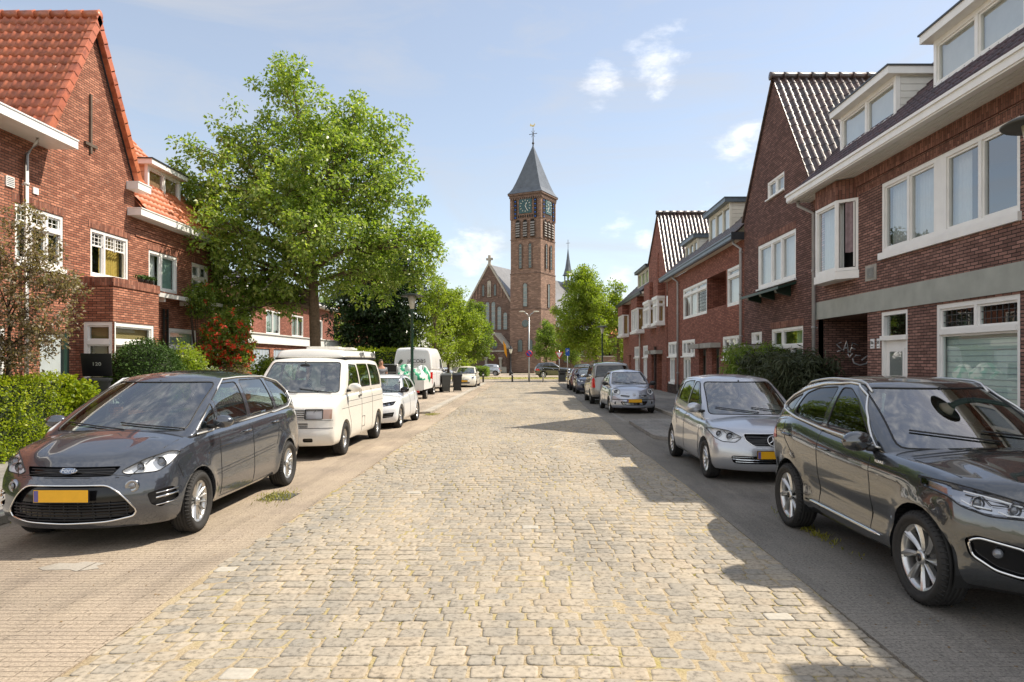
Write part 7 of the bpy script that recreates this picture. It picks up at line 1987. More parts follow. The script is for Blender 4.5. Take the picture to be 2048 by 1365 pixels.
# ------------------------------------------------------------------ foliage
def leaf_mesh(name, C, rad, per, size, mat, parent, flat=.6, narrow=.55, droop=.2, sq=.8):
    C = np.asarray(C, float); k = len(C)
    rad = np.broadcast_to(np.asarray(rad, float), (k,))
    n = k*per; P = np.repeat(C, per, 0); rr = np.repeat(rad, per)
    d = NR.normal(size=(n, 3)); d /= np.linalg.norm(d, axis=1)[:, None]
    r = NR.random(n)**.45
    P = P+d*(rr*r)[:, None]*np.array([1, 1, sq])
    # growth direction: outward with noise, drooping
    g = d+NR.normal(size=(n, 3))*.7; g[:, 2] -= droop; g /= np.linalg.norm(g, axis=1)[:, None]
    nn = NR.normal(size=(n, 3)); nn[:, 2] = abs(nn[:, 2])+flat
    s = np.cross(g, nn); s /= np.linalg.norm(s, axis=1)[:, None]+1e-9; nn = np.cross(s, g)
    L = size*NR.uniform(.65, 1.25, n); W = L*narrow/2
    a = P; m = P+g*(L*.5)[:, None]+nn*(L*.06)[:, None]; t = P+g*L[:, None]-nn*(L*.08)[:, None]
    l = m+s*W[:, None]+nn*(L*.08)[:, None]; q = m-s*W[:, None]+nn*(L*.08)[:, None]
    v = np.stack([a, q, t, l], 1).reshape(-1, 3)
    i = np.arange(n)[:, None]*4+np.array([[0, 1, 2, 3]])
    return npmesh(name, v, i, mat, parent)
def lobe_clusters(lobes, dens, rng):
    out = []; own = []
    for li, (x, y, z, r) in enumerate(lobes):
        n = max(3, int(dens*r*r))
        for _ in range(n):
            d = rng.normal(size=3); d /= np.linalg.norm(d); q = rng.random()**.4
            out.append((x+d[0]*r*q, y+d[1]*r*q, z+d[2]*r*q*.9)); own.append(li)
    return np.array(out), own
def tree(name, label, cat, base, lobes, fork, tr, leafsz, per, dens, lmat, bmat='bark', group=None, crad=.28, twigs=2, narrow=.55, lean=(0, 0), trunk_top=None, droop=.2):
    """lobes in world coordinates (x,y,z,r); base (x,y,z)"""
    bx_, by_, bz_ = base
    t = thing(name, label, cat, base, 0, group)
    rng = NR
    C, own = lobe_clusters(lobes, dens, rng)
    C0 = C-np.array(base)
    leaf_mesh('crown', C0, crad*rng.uniform(.7, 1.25, len(C0)), per, leafsz, lmat, t, narrow=narrow, droop=droop)
    b = MB(base)
    top = V(trunk_top) if trunk_top else V((bx_+lean[0], by_+lean[1], fork+.55*(max(l[2] for l in lobes)-fork)))
    f = V((bx_+lean[0]*.5, by_+lean[1]*.5, fork)); B = V(base)
    mid = (B+f)/2+V((tr*.3, 0, 0))
    b.tube([B-V((0, 0, .1)), B+V((0, 0, .25)), mid, f, (f+top)/2+V((tr*.6, 0, 0)), top], [tr*1.45, tr*1.12, tr, tr*.92, tr*.6, tr*.25], 12)
    ci = 0
    for li, (x, y, z, r) in enumerate(lobes):
        c = V((x, y, z)); h = min(max(0, (z-fork)/(max(.1, top.z-fork))*.6), .85)
        s = f+(top-f)*h; m1 = s+(c-s)*.45+V((R.uniform(-.2, .2), R.uniform(-.2, .2), .12*(c-s).length))
        r0 = tr*(.5-.25*h); b.tube([s, (s+m1)/2+V((0, 0, .05)), m1, c], [r0, r0*.8, r0*.6, r0*.3], 7)
        mine = [V(C[i]) for i in range(len(C)) if own[i] == li]
        for q in mine[::twigs]:
            st = m1+(c-m1)*R.uniform(.1, .95); k = (st+q)/2+V((R.uniform(-.1, .1), R.uniform(-.1, .1), R.uniform(0, .15)))
            b.tube([st, k, q], [r0*.24, r0*.15, r0*.06], 4, caps=False)
    b.build('trunk', bmat, t, uv=False)
    return t
BL = [(-7.1, 20.8, 9.75, .95), (-7.05, 20.8, 10.5, .45), (-6.3, 21.3, 8.6, 1.45), (-7.9, 20.5, 8.2, 1.35), (-5.3, 20.6, 8.35, 1.25), (-8.9, 21, 6.9, 1.45), (-9.5, 20.5, 5.6, 1.15), (-8.6, 20.8, 4.5, 1.25), (-7.2, 19.6, 6.4, 1.8), (-6.2, 22, 5.9, 1.8),
      (-5.2, 19.8, 6.7, 1.65), (-4.35, 21, 6.7, 1.4), (-3.8, 20.8, 5.2, 1.2), (-4.9, 21.1, 4.5, 1.2), (-6.7, 20, 4.5, 1.25), (-7.2, 22.6, 7.3, 1.5), (-5.6, 18.7, 5.4, 1.15), (-7.9, 18.9, 5.3, 1.15), (-3.3, 21, 4.5, .75), (-10.0, 20.8, 6.4, 1.0), (-9.75, 20.8, 8.1, .45), (-9.6, 20.8, 4.1, .6), (-4.2, 20.9, 8.4, .8), (-7.6, 20.8, 3.8, .8), (-5.0, 20.8, 9.2, .5), (-9.2, 20.8, 3.5, .65), (-3.0, 20.9, 5.4, .6), (-8.4, 20.4, 3.2, .6), (-10.2, 20.8, 5.5, 1.0), (-10.0, 20.8, 7.1, .6), (-9.5, 20.8, 4.0, .8), (-8.2, 20.9, 3.6, .75), (-7.1, 20.8, 3.7, .6), (-10.3, 20.8, 4.7, .5)]
KT = 26.5/20.8
BL = [(x*KT, y*KT, 1.87+(z-1.87)*KT, r*KT) for x, y, z, r in BL]
tree('street_tree', 'large bright green broadleaf tree rising behind the camper van', 'tree', (-8.0, 26.5, .08), BL, 3.82, .21, .16, 56, 18, 'leaf_big', crad=.37, trunk_top=(-8.5, 26.5, 10.2))
# purple-leaved garden tree at the left edge
PLB = [(-9.5, 13.5, 3.6, .75), (-9.2, 13.4, 2.9, .6), (-10.1, 13.6, 3.9, .75), (-9.5, 13.3, 4.5, .45), (-10.1, 13.2, 2.7, .75), (-8.9, 13.5, 3.4, .45), (-9.8, 13.6, 2.1, .6), (-9.2, 13.2, 2.2, .5), (-8.75, 13.4, 2.6, .3)]
tree('garden_tree', 'sparse purple leaved small tree in the front garden at the left edge', 'tree', (-9.9, 13.5, .05), PLB, 1.4, .05, .072, 40, 74, 'leaf_purple', 'bark_dark', crad=.16, twigs=1)
# dark magnolia-like tree and light trees further along the left
def ring_lobes(x, y, z0, z1, w, n, seed, r0=.36):
    rr = random.Random(seed); L = []
    for i in range(n):
        t = (i+.5)/n; z = z0+(z1-z0)*t; prof = math.sin(PI*min(1, .18+t*.78))**.7
        a = i*2.4+rr.uniform(-.4, .4); r = w*r0*rr.uniform(.8, 1.25)*(.75+.35*prof); d = max(0, w*prof-r)*rr.uniform(.75, 1.05)
        L.append((x+d*math.cos(a), y+d*math.sin(a), z, r))
    L.append((x, y, (z0+z1)/2, w*.5)); L.append((x, y, z0+(z1-z0)*.7, w*.42))
    return L
tree('evergreen_tree', 'dark glossy evergreen tree behind the hedge, left of the near street lamp', 'tree', (-10.6, 48, 0), ring_lobes(-9.9, 48, 2.6, 10.0, 4.1, 20, 3), 2., .2, .28, 62, 8, 'leaf_dark', 'bark_dark', crad=.5, narrow=.42)
tree('street_tree', 'slender light green tree beside the near street lamp on the left', 'tree', (-6.0, 45.5, 0), ring_lobes(-5.9, 45.5, 2.4, 7.4, 1.9, 13, 5), 2.4, .09, .16, 34, 16, 'leaf_fresh', crad=.32, group='street trees on the left')
tree('street_tree', 'round light green tree above the white delivery van', 'tree', (-5.9, 52, 0), ring_lobes(-5.7, 52, 2.1, 6.8, 2.6, 15, 6), 2.3, .10, .17, 60, 18, 'leaf_fresh', crad=.36, group='street trees on the left')
tree('street_tree', 'light green tree farthest along the left row, before the church gable', 'tree', (-5.3, 62.5, 0), ring_lobes(-4.9, 62.5, 2.1, 6.6, 2.5, 15, 7), 2.3, .10, .18, 60, 18, 'leaf_mid', crad=.38, group='street trees on the left')
tree('street_tree', 'tall green tree at the corner on the right beside the last house', 'tree', (6.3, 66.5, 0), ring_lobes(5.2, 66.5, 3.0, 10.2, 3.2, 20, 8), 3.0, .16, .2, 64, 15, 'leaf_fresh', crad=.5)
tree('street_tree', 'green tree close against the end of the right house row', 'tree', (8.6, 68, 0), ring_lobes(8.5, 68, 2.4, 9.3, 2.4, 15, 9), 3.2, .16, .2, 50, 15, 'leaf_fresh', crad=.45)
tree('square_tree', 'small rounded tree directly in front of the church tower', 'tree', (2.4, 96, 0), ring_lobes(2.4, 96, 2.2, 7.1, 2.3, 13, 10), 2., .12, .24, 50, 13, 'leaf_mid', crad=.5)
tree('square_tree', 'low green tree between the church tower and the tall corner tree', 'tree', (5.6, 94, 0), ring_lobes(5.6, 94, 1.8, 5.9, 2.1, 12, 12), 2., .12, .24, 45, 13, 'leaf_mid', crad=.5)
for i, (x, y, zt, w, lab) in enumerate(((15, 100, 8.5, 3.5, 'broad tree behind the corner tree at the right of the church'), (24, 112, 9, 4, 'broad far tree hidden behind the right house row'), (-17, 90, 8.2, 3.5, 'broad tree left of the church porch behind the light street trees'), (-25, 86, 9, 4, 'far tree left of the church beyond the evergreen'), (-34, 96, 9, 4.5, 'farthest tree at the left end of the side street'), (12.2, 82, 6.5, 2.6, 'tree behind the dark cars at the right of the junction'))):
    tree('background_tree', lab, 'tree', (x, y, 0), ring_lobes(x, y, 1.6, zt, w, 13, 20+i), 2., .2, .34, 45, 7, 'leaf_mid', crad=.8)
# hedges ----------------------------------------------------------------
def hedge(name, label, x0, x1, y0, y1, z0, z1, n, sz, mat, cat='hedge', rough=.08, core='hedge_core'):
    t = thing(name, label, cat, ((x0+x1)/2, (y0+y1)/2, z0)); o = np.array(t.location)
    P = []
    A = [((x1-x0)*(y1-y0), 'z'), ((x1-x0)*(z1-z0), 'y'), ((x1-x0)*(z1-z0), 'Y'), ((y1-y0)*(z1-z0), 'x'), ((y1-y0)*(z1-z0), 'X')]
    tot = sum(a for a, _ in A)
    for a, k in A:
        m = int(n*a/tot); U = NR.random((m, 3)); p = U*np.array([x1-x0, y1-y0, z1-z0])+np.array([x0, y0, z0])
        bump = rough*(np.sin(p[:, 0]*4.1+p[:, 1]*3.3)+np.sin(p[:, 2]*5+p[:, 1]*5.7+p[:, 0]*2))*.6
        if k == 'z': p[:, 2] = z1+bump
        elif k == 'y': p[:, 1] = y0-bump
        elif k == 'Y': p[:, 1] = y1+bump
        elif k == 'x': p[:, 0] = x0-bump
        else: p[:, 0] = x1+bump
        P.append(p)
    P = np.concatenate(P)-o
    leaf_mesh('foliage', P, sz*1.5, 6, sz, mat, t, droop=-.3)
    b = MB(t.location); b.box(x0+.07, x1-.07, y0+.07, y1-.07, z0, z1-.08); b.build('light_block_core', core, t, uv=False)  # solid dark box added inside so no light shows through the leaves
    return t
pbr('hedge_core', (.018, .03, .008), .95, var=.3)
hedge('garden_hedge', 'bright yellow green clipped hedge beside the grey people carrier', -10.35, -9.2, 6.5, 14.3, .05, 1.52, 9000, .055, 'leaf_hedge')
hedge('garden_hedge', 'tall clipped hedge in the distance behind the trailer', -15.5, -7.6, 43.4, 44.2, .05, 2.5, 2600, .12, 'leaf_hedge')
hedge('garden_hedge', 'round clipped dark hedge left of the church door', -7.3, -4.9, 84, 86, .0, 1.0, 700, .14, 'leaf_mid')
# sprigs sticking up over the near hedge
P = np.stack([NR.uniform(-10.2, -9.25, 60), NR.uniform(8, 14.3, 60), NR.uniform(1.5, 1.62, 60)], 1)
def bush(name, label, c, r, n, per, sz, mat, cat='bush', sq=(1, 1, 1), flowers=None, core=True, crad=.12, narrow=.6, flat=.3):
    t = thing(name, label, cat, (c[0], c[1], .05)); o = V(t.location)
    d = NR.normal(size=(n, 3)); d /= np.linalg.norm(d, axis=1)[:, None]; q = NR.uniform(.82, 1.02, n) if core else NR.random(n)**.4
    P = d*(q*r)[:, None]*np.array(sq)+np.array(c)-np.array(o)
    P = P[P[:, 2] > .03]
    leaf_mesh('foliage', P, crad, per, sz, mat, t, narrow=narrow, flat=flat)
    if core: b = MB(o); b.ball(c, r*.88, 12, 0, sq); b.build('light_block_core', 'hedge_core', t, uv=False)  # solid dark ball added inside to block light between the leaves
    else:
        b = MB(o)
        for i in range(14):
            q = V(P[i])+o; b.tube([(c[0], c[1], .05), ((q.x+c[0])/2, (q.y+c[1])/2, (q.z+.05)/2+.2), q], [.02, .014, .005], 5)
        b.build('stem', 'bark_dark', t, uv=False)
    if flowers:
        m, k, fs_ = flowers; P2 = P[NR.choice(len(P), k)]*np.array([1.04, 1.04, 1]); leaf_mesh('flowers', P2, .05, 9, fs_, m, t, narrow=1.0, flat=.2)
    return t
bush('clipped_bush', 'dark green dome shaped bush under the bay window', (-8.95, 16.6, 1.55), .80, 1500, 12, .05, 'leaf_bush_dark', sq=(1, .9, 1.0))
bush('garden_shrub', 'light green loose shrub right of the dark dome bush', (-9.0, 18.6, 1.45), .62, 240, 26, .075, 'leaf_fresh', core=False, crad=.15, sq=(.9, .9, 1.45))
bush('climbing_rose', 'tall climbing rose covered with red flowers at the corner of the left house', (-9.9, 23.3, 2.15), .9, 420, 30, .085, 'leaf_mid', 'rose bush', sq=(1, .9, 1.6), flowers=('flower_red', 330, .095), core=False, crad=.17)
bush('climbing_rose', 'upper part of red rose growing against the brick wall', (-10.9, 23.6, 3.9), .55, 120, 26, .085, 'leaf_mid', 'rose bush', sq=(.8, 1.2, 1.1), flowers=('flower_red', 10, .08), core=False, crad=.17)
bush('garden_shrub', 'grey green pale shrub at the foot of the red rose', (-9.6, 21.3, 1.1), .62, 200, 26, .05, 'leaf_pale', core=False, crad=.14)
bush('garden_shrub', 'purple leaved low shrub between the pale shrub and the rose', (-9.5, 22.8, 1.2), .55, 180, 26, .06, 'leaf_purple', core=False, crad=.14)
bush('garden_shrub', 'green upright shrub in front of the white garages', (-9.3, 25.2, 1.3), .55, 180, 22, .09, 'leaf_fresh', core=False, crad=.16, sq=(1, 1, 1.4))
bush('garden_shrub', 'feathery green shrub before the garage doors nearest the camper van', (-9.6, 27.5, 1.1), .6, 160, 26, .10, 'leaf_fresh', core=False, crad=.18, sq=(1.1, 1, 1.2))
bush('garden_shrub', 'variegated white green shrub at the left edge behind the hedge', (-10.7, 13.0, 1.7), .62, 220, 30, .075, 'leaf_pale', core=False, crad=.15)
bush('garden_shrub', 'bright broad leaved shrub at the hedge end by the black bin', (-9.3, 14.55, 1.2), .38, 90, 22, .10, 'leaf_hedge', core=False, crad=.13)
bush('garden_shrub', 'green bush beneath the near street lamp trees on the left', (-8.1, 46.5, 1.2), 1.2, 300, 26, .14, 'leaf_mid', core=False, crad=.25)
# bamboo like arching plants on the right pavement
def bamboo(label, x, y, h, spread, ns, seed):
    rr = random.Random(seed); t = thing('bamboo_plant', label, 'plant', (x, y, .09)); b = MB(t.location); P = []; D = []
    for i in range(ns):
        a = rr.uniform(0, 2*PI); s = spread*rr.uniform(.3, 1.); hh = h*rr.uniform(.6, 1.0); bx_ = x+rr.gauss(0, .12); by_ = y+rr.gauss(0, .16); pts = []
        for k in range(9):
            q = k/8; pts.append(V((bx_+math.cos(a)*s*q**1.8, by_+math.sin(a)*s*q**1.8, .09+hh*(1.25*q-.42*q**2.6))))
        b.tube(pts, [.011*(1-.8*k/8)+.002 for k in range(9)], 5)
        for k in range(3, 9):
            for _ in range(11 if k > 4 else 5):
                p = pts[k]+V((rr.gauss(0, .09), rr.gauss(0, .09), rr.gauss(0, .08))); P.append(tuple(p)); 
    b.build('stem', 'bark_dark', t, uv=False)
    P = np.array(P)-np.array(t.location); leaf_mesh('foliage', P, .09, 3, .23, 'leaf_bamboo' if seed > 1 else 'leaf_mid', t, narrow=.15, droop=1.1, flat=.1)
bamboo('arching bamboo plant against the wall under the first gable', 7.2, 22.6, 2.75, .95, 60, 1)
bamboo('second dense dark arching plant left of the dark passage', 7.1, 20.3, 2.35, 1.0, 80, 2)
bamboo('dark drooping plant directly at the entrance of the passage', 7.0, 18.6, 2.3, .95, 85, 3)
# ------------------------------------------------------------------ street furniture and people
def street_lamp(x, y, label, h=4.4, r=.44):
    t = thing('street_lamp', label, 'street lamp', (x, y, .08), 0, 'street lamps with round flat caps'); o = (x, y, .08)
    b = MB(o); M_ = Matrix.Translation((x, y, 0)); b.lathe([(.001, .08), (.11, .08), (.11, 1.0), (.085, 1.06), (.058, 1.12), (.052, h-.62), (.07, h-.60), (.085, h-.56), (.05, h-.54)], 16, M_); b.build('pole', 'lamp_green', t, uv=False)
    b = MB(o); b.lathe([(.05, h-.56), (.075, h-.54), (.165, h-.06), (.15, h-.05)], 24, M_); b.build('lamp_shade', 'lamp_white', t, uv=False)
    b = MB(o); b.lathe([(.001, h-.055), (r*.96, h-.075), (r, h-.055), (r*.8, h-.01), (r*.4, h+.03), (.001, h+.05)], 32, M_); b.build('lamp_cap', 'lamp_cap', t, uv=False)
    return t

street_lamp(-4.46, 27.2, 'green pole street lamp with flat round cap standing before the delivery van')
street_lamp(5.4, 52, 'street lamp with flat round cap among the trees at the far right')
street_lamp(5.38, 7.47, 'near street lamp whose dark round cap enters at the right edge', 4.42, .36)
t = thing('street_light', 'tall silver twin armed light pole with a no parking sign', 'street light', (0.05, 62.5, 0)); o = (0.05, 62.5, 0)
b = MB(o); b.tube([(.05, 62.5, 0), (.05, 62.5, 1.2), (.05, 62.5, 5.7)], [.10, .07, .05], 10); b.build('pole', 'silver_pole', t, uv=False)
for s in (-1, 1):
    b = MB(o); b.tube([(.05, 62.5, 5.6), (.05+s*.12, 62.5, 5.95), (.05+s*.45, 62.5, 6.15)], .035, 8); b.build('arm', 'silver_pole', t, uv=False)
    b = MB(o); b.ball((.05+s*.62, 62.5, 6.2), .10, 8, 0, (2.8, 1.2, .6)); b.build('lamp_head', 'lamp_white', t, uv=False)
def disc(b, x, y, z, r, n0, n1, mi): b.lathe([(.001, n1), (r, n1), (r, n0), (.001, n0)], 28, Matrix.Translation((x, y, z)) @ Matrix.Rotation(PI/2, 4, 'X'), mi)
b = MB(o); disc(b, .05, 62.38, 2.50, .30, 0, .02, 0); sg = b.build('no_parking_sign', 'sign_red', t, uv=False)
b = MB(o); disc(b, .05, 62.38, 2.50, .23, .021, .026, 0); b.build('sign_face', 'sign_blue', sg, uv=False)
b = MB(o); b.prism([(.05-.19, 62.35, 2.50+.13), (.05-.13, 62.35, 2.50+.19), (.05+.19, 62.35, 2.50-.13), (.05+.13, 62.35, 2.50-.19)], (0, -.004, 0)); b.build('sign_bar', 'sign_red', sg, uv=False)
def signpost(x, y, h, label):
    t = thing('road_sign', label, 'road sign', (x, y, 0)); b = MB((x, y, 0)); b.tube([(x, y, 0), (x, y, h)], .035, 8); b.build('post', 'silver_pole', t, uv=False); return t
t = signpost(2.62, 60.5, 2.75, 'red and white triangular give way sign on a grey post'); o = t.location
for (r_, n, m, nm) in ((.42, 0, 'sign_red', 'sign_plate'), (.29, -.012, 'sign_white', 'sign_face')):
    b = MB(o); cz = 2.42; b.prism([(2.62+r_*math.cos(a), 60.44+n, cz+r_*math.sin(a)) for a in (PI/6, 5*PI/6, -PI/2)], (0, -.01, 0)); b.build(nm, m, t, uv=False)
t = signpost(3.35, 61, 2.95, 'narrow blue information sign on a grey post beside the give way sign'); o = t.location
b = MB(o); b.box(3.18, 3.52, 60.93, 60.95, 2.30, 2.95); sg = b.build('sign_plate', 'sign_blue', t, uv=False)
vs, fs = text_mesh('P', .34, Matrix.Translation((3.35, 60.925, 2.70)) @ Matrix.Rotation(PI/2, 4, 'X'), .003); b = MB(o); b.add(vs, fs); b.build('sign_letter', 'sign_white', sg, uv=False)
# bollards
for i, (x, y) in enumerate(((-3.95, 61.8), (-1.42, 62.2), (1.28, 61.8), (-6.6, 62))):
    t = thing('bollard', ['dark bollard left of centre at the junction beside the last left tree', 'dark bollard standing midway before the grass verge', 'pale topped bollard in front of the crossing dark estate car', 'dark bollard farthest left under the trees'][i], 'bollard', (x, y, 0), 0, 'bollards along the grass verge')
    m = 'black_metal' if i != 2 else 'silver_pole'
    b = MB((x, y, 0)); b.lathe([(.001, 0), (.075, 0), (.07, .75), (.06, .82), (.001, .84)], 12, Matrix.Translation((x, y, 0))); b.build('post', m, t, uv=False)
    b = MB((x, y, 0)); b.lathe([(.076, .60), (.078, .61), (.077, .68), (.075, .69)], 12, Matrix.Translation((x, y, 0))); b.build('band', 'sign_white', t, uv=False)
# old lantern by the church
t = thing('lantern_post', 'old black lantern post in front of the church porch', 'lantern', (-2.25, 90, 0)); o = t.location; M_ = Matrix.Translation(o)
b = MB(o); b.lathe([(.001, 0), (.22, 0), (.2, .5), (.09, .6), (.07, 2.7), (.1, 2.8)], 10, M_); b.build('pole', 'black_metal', t, uv=False)
b = MB(o); b.lathe([(.1, 2.8), (.26, 3.35), (.24, 3.36)], 6, M_, smooth=False); b.build('lantern', 'lamp_white', t, uv=False)
b = MB(o); b.lathe([(.30, 3.35), (.12, 3.6), (.04, 3.8), (.001, 3.85)], 6, M_, smooth=False); b.build('lantern_cap', 'black_metal', t, uv=False)
# grey post box / litter bin
t = thing('litter_bin', 'square dark grey litter bin on the corner before the parked cars', 'litter bin', (2.78, 58.8, .08)); o = t.location
b = MB(o); b.box(2.48, 3.08, 58.5, 59.1, .12, .98); b.build('bin_body', 'bin_grey', t, bevel=.03)
b = MB(o); b.box(2.45, 3.11, 58.47, 59.13, .98, 1.08); b.box(2.58, 2.98, 58.485, 58.499, .72, .86, 1); b.build('bin_lid', ['bin_dark', 'dark_inside'], t, bevel=.02)
# wheelie bins
def wheelie(label, loc, rz, m, lid_open=0, group='wheelie bins'):
    t = thing('wheelie_bin', label, 'wheelie bin', loc, rz, group); b = MB()
    vs = []
    for z, hx, y0, y1 in ((.06, .20, -.22, .20), (.95, .27, -.32, .26)):
        vs += [(-hx, y0, z), (hx, y0, z), (hx, y1, z), (-hx, y1, z)]
    b.add(vs, [(3, 2, 1, 0), (0, 1, 5, 4), (1, 2, 6, 5), (2, 3, 7, 6), (3, 0, 4, 7), (4, 5, 6, 7)]); b.box(-.29, .29, -.34, .28, .90, .97); b.build('bin_body', m, t, bevel=.015)
    b = MB(); vs = [(-.29, -.36, 0), (.29, -.36, 0), (.29, .28, .06), (-.29, .28, .06), (-.25, -.30, .07), (.25, -.30, .07), (.25, .22, .13), (-.25, .22, .13)]
    b.add(vs, [(3, 2, 1, 0), (0, 1, 5, 4), (1, 2, 6, 5), (2, 3, 7, 6), (3, 0, 4, 7), (4, 5, 6, 7)])
    b.tube([(-.2, .30, .03), (.2, .30, .03)], .018, 6); b.xf(Matrix.Translation((0, 0, .97)) @ Matrix.Translation((0, .28, 0)) @ Matrix.Rotation(-lid_open, 4, 'X') @ Matrix.Translation((0, -.28, 0))); b.build('bin_lid', m, t, bevel=.01)
    if lid_open:
        b = MB(); vs, fs = text_mesh('120', .12, Matrix(((1, 0, 0, 0), (0, -1, 0, -.08), (0, 0, -1, .006), (0, 0, 0, 1))), .003); b.add(vs, fs); b.xf(Matrix.Translation((0, 0, .97)) @ Matrix.Translation((0, .28, 0)) @ Matrix.Rotation(-lid_open, 4, 'X') @ Matrix.Translation((0, -.28, 0))); b.build('lid_number', 'bag_white', t, uv=False)
    for s in (-1, 1): b = MB(); b.lathe([(.001, -.02), (.10, -.02), (.10, .02), (.001, .02)], 14, Matrix.Translation((s*.22, .20, .10)) @ Matrix.Rotation(PI/2, 4, 'Y')); b.build('wheel', 'tyre', t, uv=False)
    return t
wheelie('dark grey wheelie bin, nearest of the pair beside the delivery van', (-4.72, 40.6, .07), .2, 'bin_grey')
wheelie('black wheelie bin, right one of the pair beside the delivery van', (-4.15, 41.4, .07), .1, 'bin_dark')
wheelie('black wheelie bin with number on its tilted lid behind the hedge', (-9.35, 15.35, .52), .45, 'bin_dark', 1.0)
t = thing('garden_wall', 'low dark brick wall carrying the black bin at the left house', 'wall', (-9.5, 15.6, 0)); b = MB(t.location); b.box(-10.0, -8.9, 15.0, 16.0, .04, .48); b.build('wall_body', 'brick_plinth', t)
b = MB(t.location); b.box(-10.05, -8.85, 14.95, 16.05, .48, .52); b.build('wall_coping', 'concrete', t)
wheelie('black wheelie bin beside the small silver car on the right pavement', (6.2, 27.2, .09), -.3, 'bin_dark')
# ---- person behind the camper van
def skin(name, verts, edges, radii, mat, parent, lvl=2):
    me = bpy.data.meshes.new(name); me.from_pydata(verts, edges, [])
    o = link_mesh(name, me, mat, parent)
    sk = o.modifiers.new('skin', 'SKIN'); sk.use_smooth_shade = True
    for i, r in enumerate(radii):
        v = me.skin_vertices[0].data[i]; v.radius = (r, r) if not isinstance(r, tuple) else r; v.use_root = (i == 0)
    ss = o.modifiers.new('subdivision', 'SUBSURF'); ss.levels = lvl; ss.render_levels = lvl
    return o
p = thing('person', 'man in a grey t-shirt with short hair standing behind the camper van', 'person', (-5.95, 28.6, .08), .5)
J = [(0, 0, .98), (0, 0, 1.15), (0, -.01, 1.36), (0, -.01, 1.50), (0, -.02, 1.60), (0, -.03, 1.70), (0, -.02, 1.80),
     (-.10, 0, .92), (-.11, -.01, .52), (-.12, .03, .10), (-.12, -.12, .05), (.10, 0, .92), (.12, -.03, .52), (.13, .03, .10), (.14, -.12, .05),
     (-.19, 0, 1.46), (-.24, .02, 1.18), (-.23, -.10, .95), (-.22, -.14, .88), (.19, 0, 1.46), (.26, .02, 1.18), (.22, -.12, .98), (.20, -.16, .92)]
E_ = [(0, 1), (1, 2), (2, 3), (3, 4), (4, 5), (5, 6), (0, 7), (7, 8), (8, 9), (9, 10), (0, 11), (11, 12), (12, 13), (13, 14), (3, 15), (15, 16), (16, 17), (17, 18), (3, 19), (19, 20), (20, 21), (21, 22)]
Rr = [.15, .14, .17, .11, .062, (.085, .10), .07, .095, .062, .045, .035, .095, .062, .045, .035, .065, .045, .034, .032, .065, .045, .034, .032]
nb = len(J)
for s, w_ in ((-1, 18), (1, 22)):
    wx, wy, wz = J[w_]
    for k in range(4):
        a0 = len(J); J += [(wx+s*(-.022+.015*k), wy-.035, wz-.045), (wx+s*(-.024+.016*k), wy-.055, wz-.085), (wx+s*(-.022+.014*k), wy-.05, wz-.115+.01*abs(k-1.5))]; E_ += [(w_, a0), (a0, a0+1), (a0+1, a0+2)]; Rr += [.010, .009, .008]
    a0 = len(J); J += [(wx-s*.035, wy-.05, wz-.03), (wx-s*.040, wy-.075, wz-.06)]; E_ += [(w_, a0), (a0, a0+1)]; Rr += [.011, .009]
skin('body', J, E_, Rr, 'skin', p, 2)
skin('shirt', [J[1], (0, 0, 1.02), J[2], J[3], J[15], (-.22, .01, 1.30), J[19], (.235, .01, 1.30)], [(0, 1), (0, 2), (2, 3), (3, 4), (4, 5), (3, 6), (6, 7)], [.165, .17, .195, .15, .10, .07, .10, .07], 'shirt_grey', p)
skin('trousers', [(0, 0, 1.0), J[7], J[8], (-.12, .02, .12), J[11], J[12], (.13, .02, .12)], [(0, 1), (1, 2), (2, 3), (0, 4), (4, 5), (5, 6)], [.16, .11, .08, .065, .11, .08, .065], 'trousers', p)
b = MB(); b.ball((0, .012, 1.775), .098, 10, 0, (.88, 1.02, .78)); b.build('hair', 'hair', p, uv=False)
b = MB(); b.ball((0, -.125, 1.69), .018, 6, 0, (.8, 1, 1.4)); b.ball((-.085, -.02, 1.69), .025, 6, 0, (.4, .8, 1.3)); b.ball((.085, -.02, 1.69), .025, 6, 0, (.4, .8, 1.3)); b.build('nose_and_ears', 'skin', p, uv=False)
b = MB(); b.ball((-.035, -.112, 1.715), .010, 6); b.ball((.035, -.112, 1.715), .010, 6); b.box(-.025, .025, -.118, -.108, 1.640, 1.646); b.build('eyes_and_mouth', 'hair', p, uv=False)
# low walls/buildings closing the far side street
t = thing('terraced_house', 'far row of brick houses closing the side street at the right', 'house', (26, 106, 0)); b = MB(t.location); b.box(14, 60, 118, 128, 0, 6.2); b.build('wall', 'brick_row_right', t)
b = MB(t.location); b.poly([(13.7, 117.6, 6.2), (60, 117.6, 6.2), (60, 123, 10), (13.7, 123, 10)]); b.poly([(13.7, 123, 10), (60, 123, 10), (60, 128.4, 6.2), (13.7, 128.4, 6.2)]); b.build('roof', 'tile_orange_far', t)
for i in range(8): b = MB(t.location); b.box(16+i*5, 18+i*5, 117.9, 118.0, 1, 2.6); b.build('window', 'church_glass', t, uv=False)
t = thing('terraced_house', 'far row of brick houses closing the side street at the left', 'house', (-40, 100, 0)); b = MB(t.location); b.box(-75, -24, 100, 110, 0, 6.2); b.build('wall', 'brick_row_right', t)
b = MB(t.location); b.poly([(-75, 99.6, 6.2), (-23.7, 99.6, 6.2), (-23.7, 105, 10), (-75, 105, 10)]); b.poly([(-75, 105, 10), (-23.7, 105, 10), (-23.7, 110.4, 6.2), (-75, 110.4, 6.2)]); b.build('roof', 'tile_orange_far', t)
for i in range(8): b = MB(t.location); b.box(-72+i*6, -70+i*6, 99.9, 100.0, 1, 2.6); b.build('window', 'church_glass', t, uv=False)
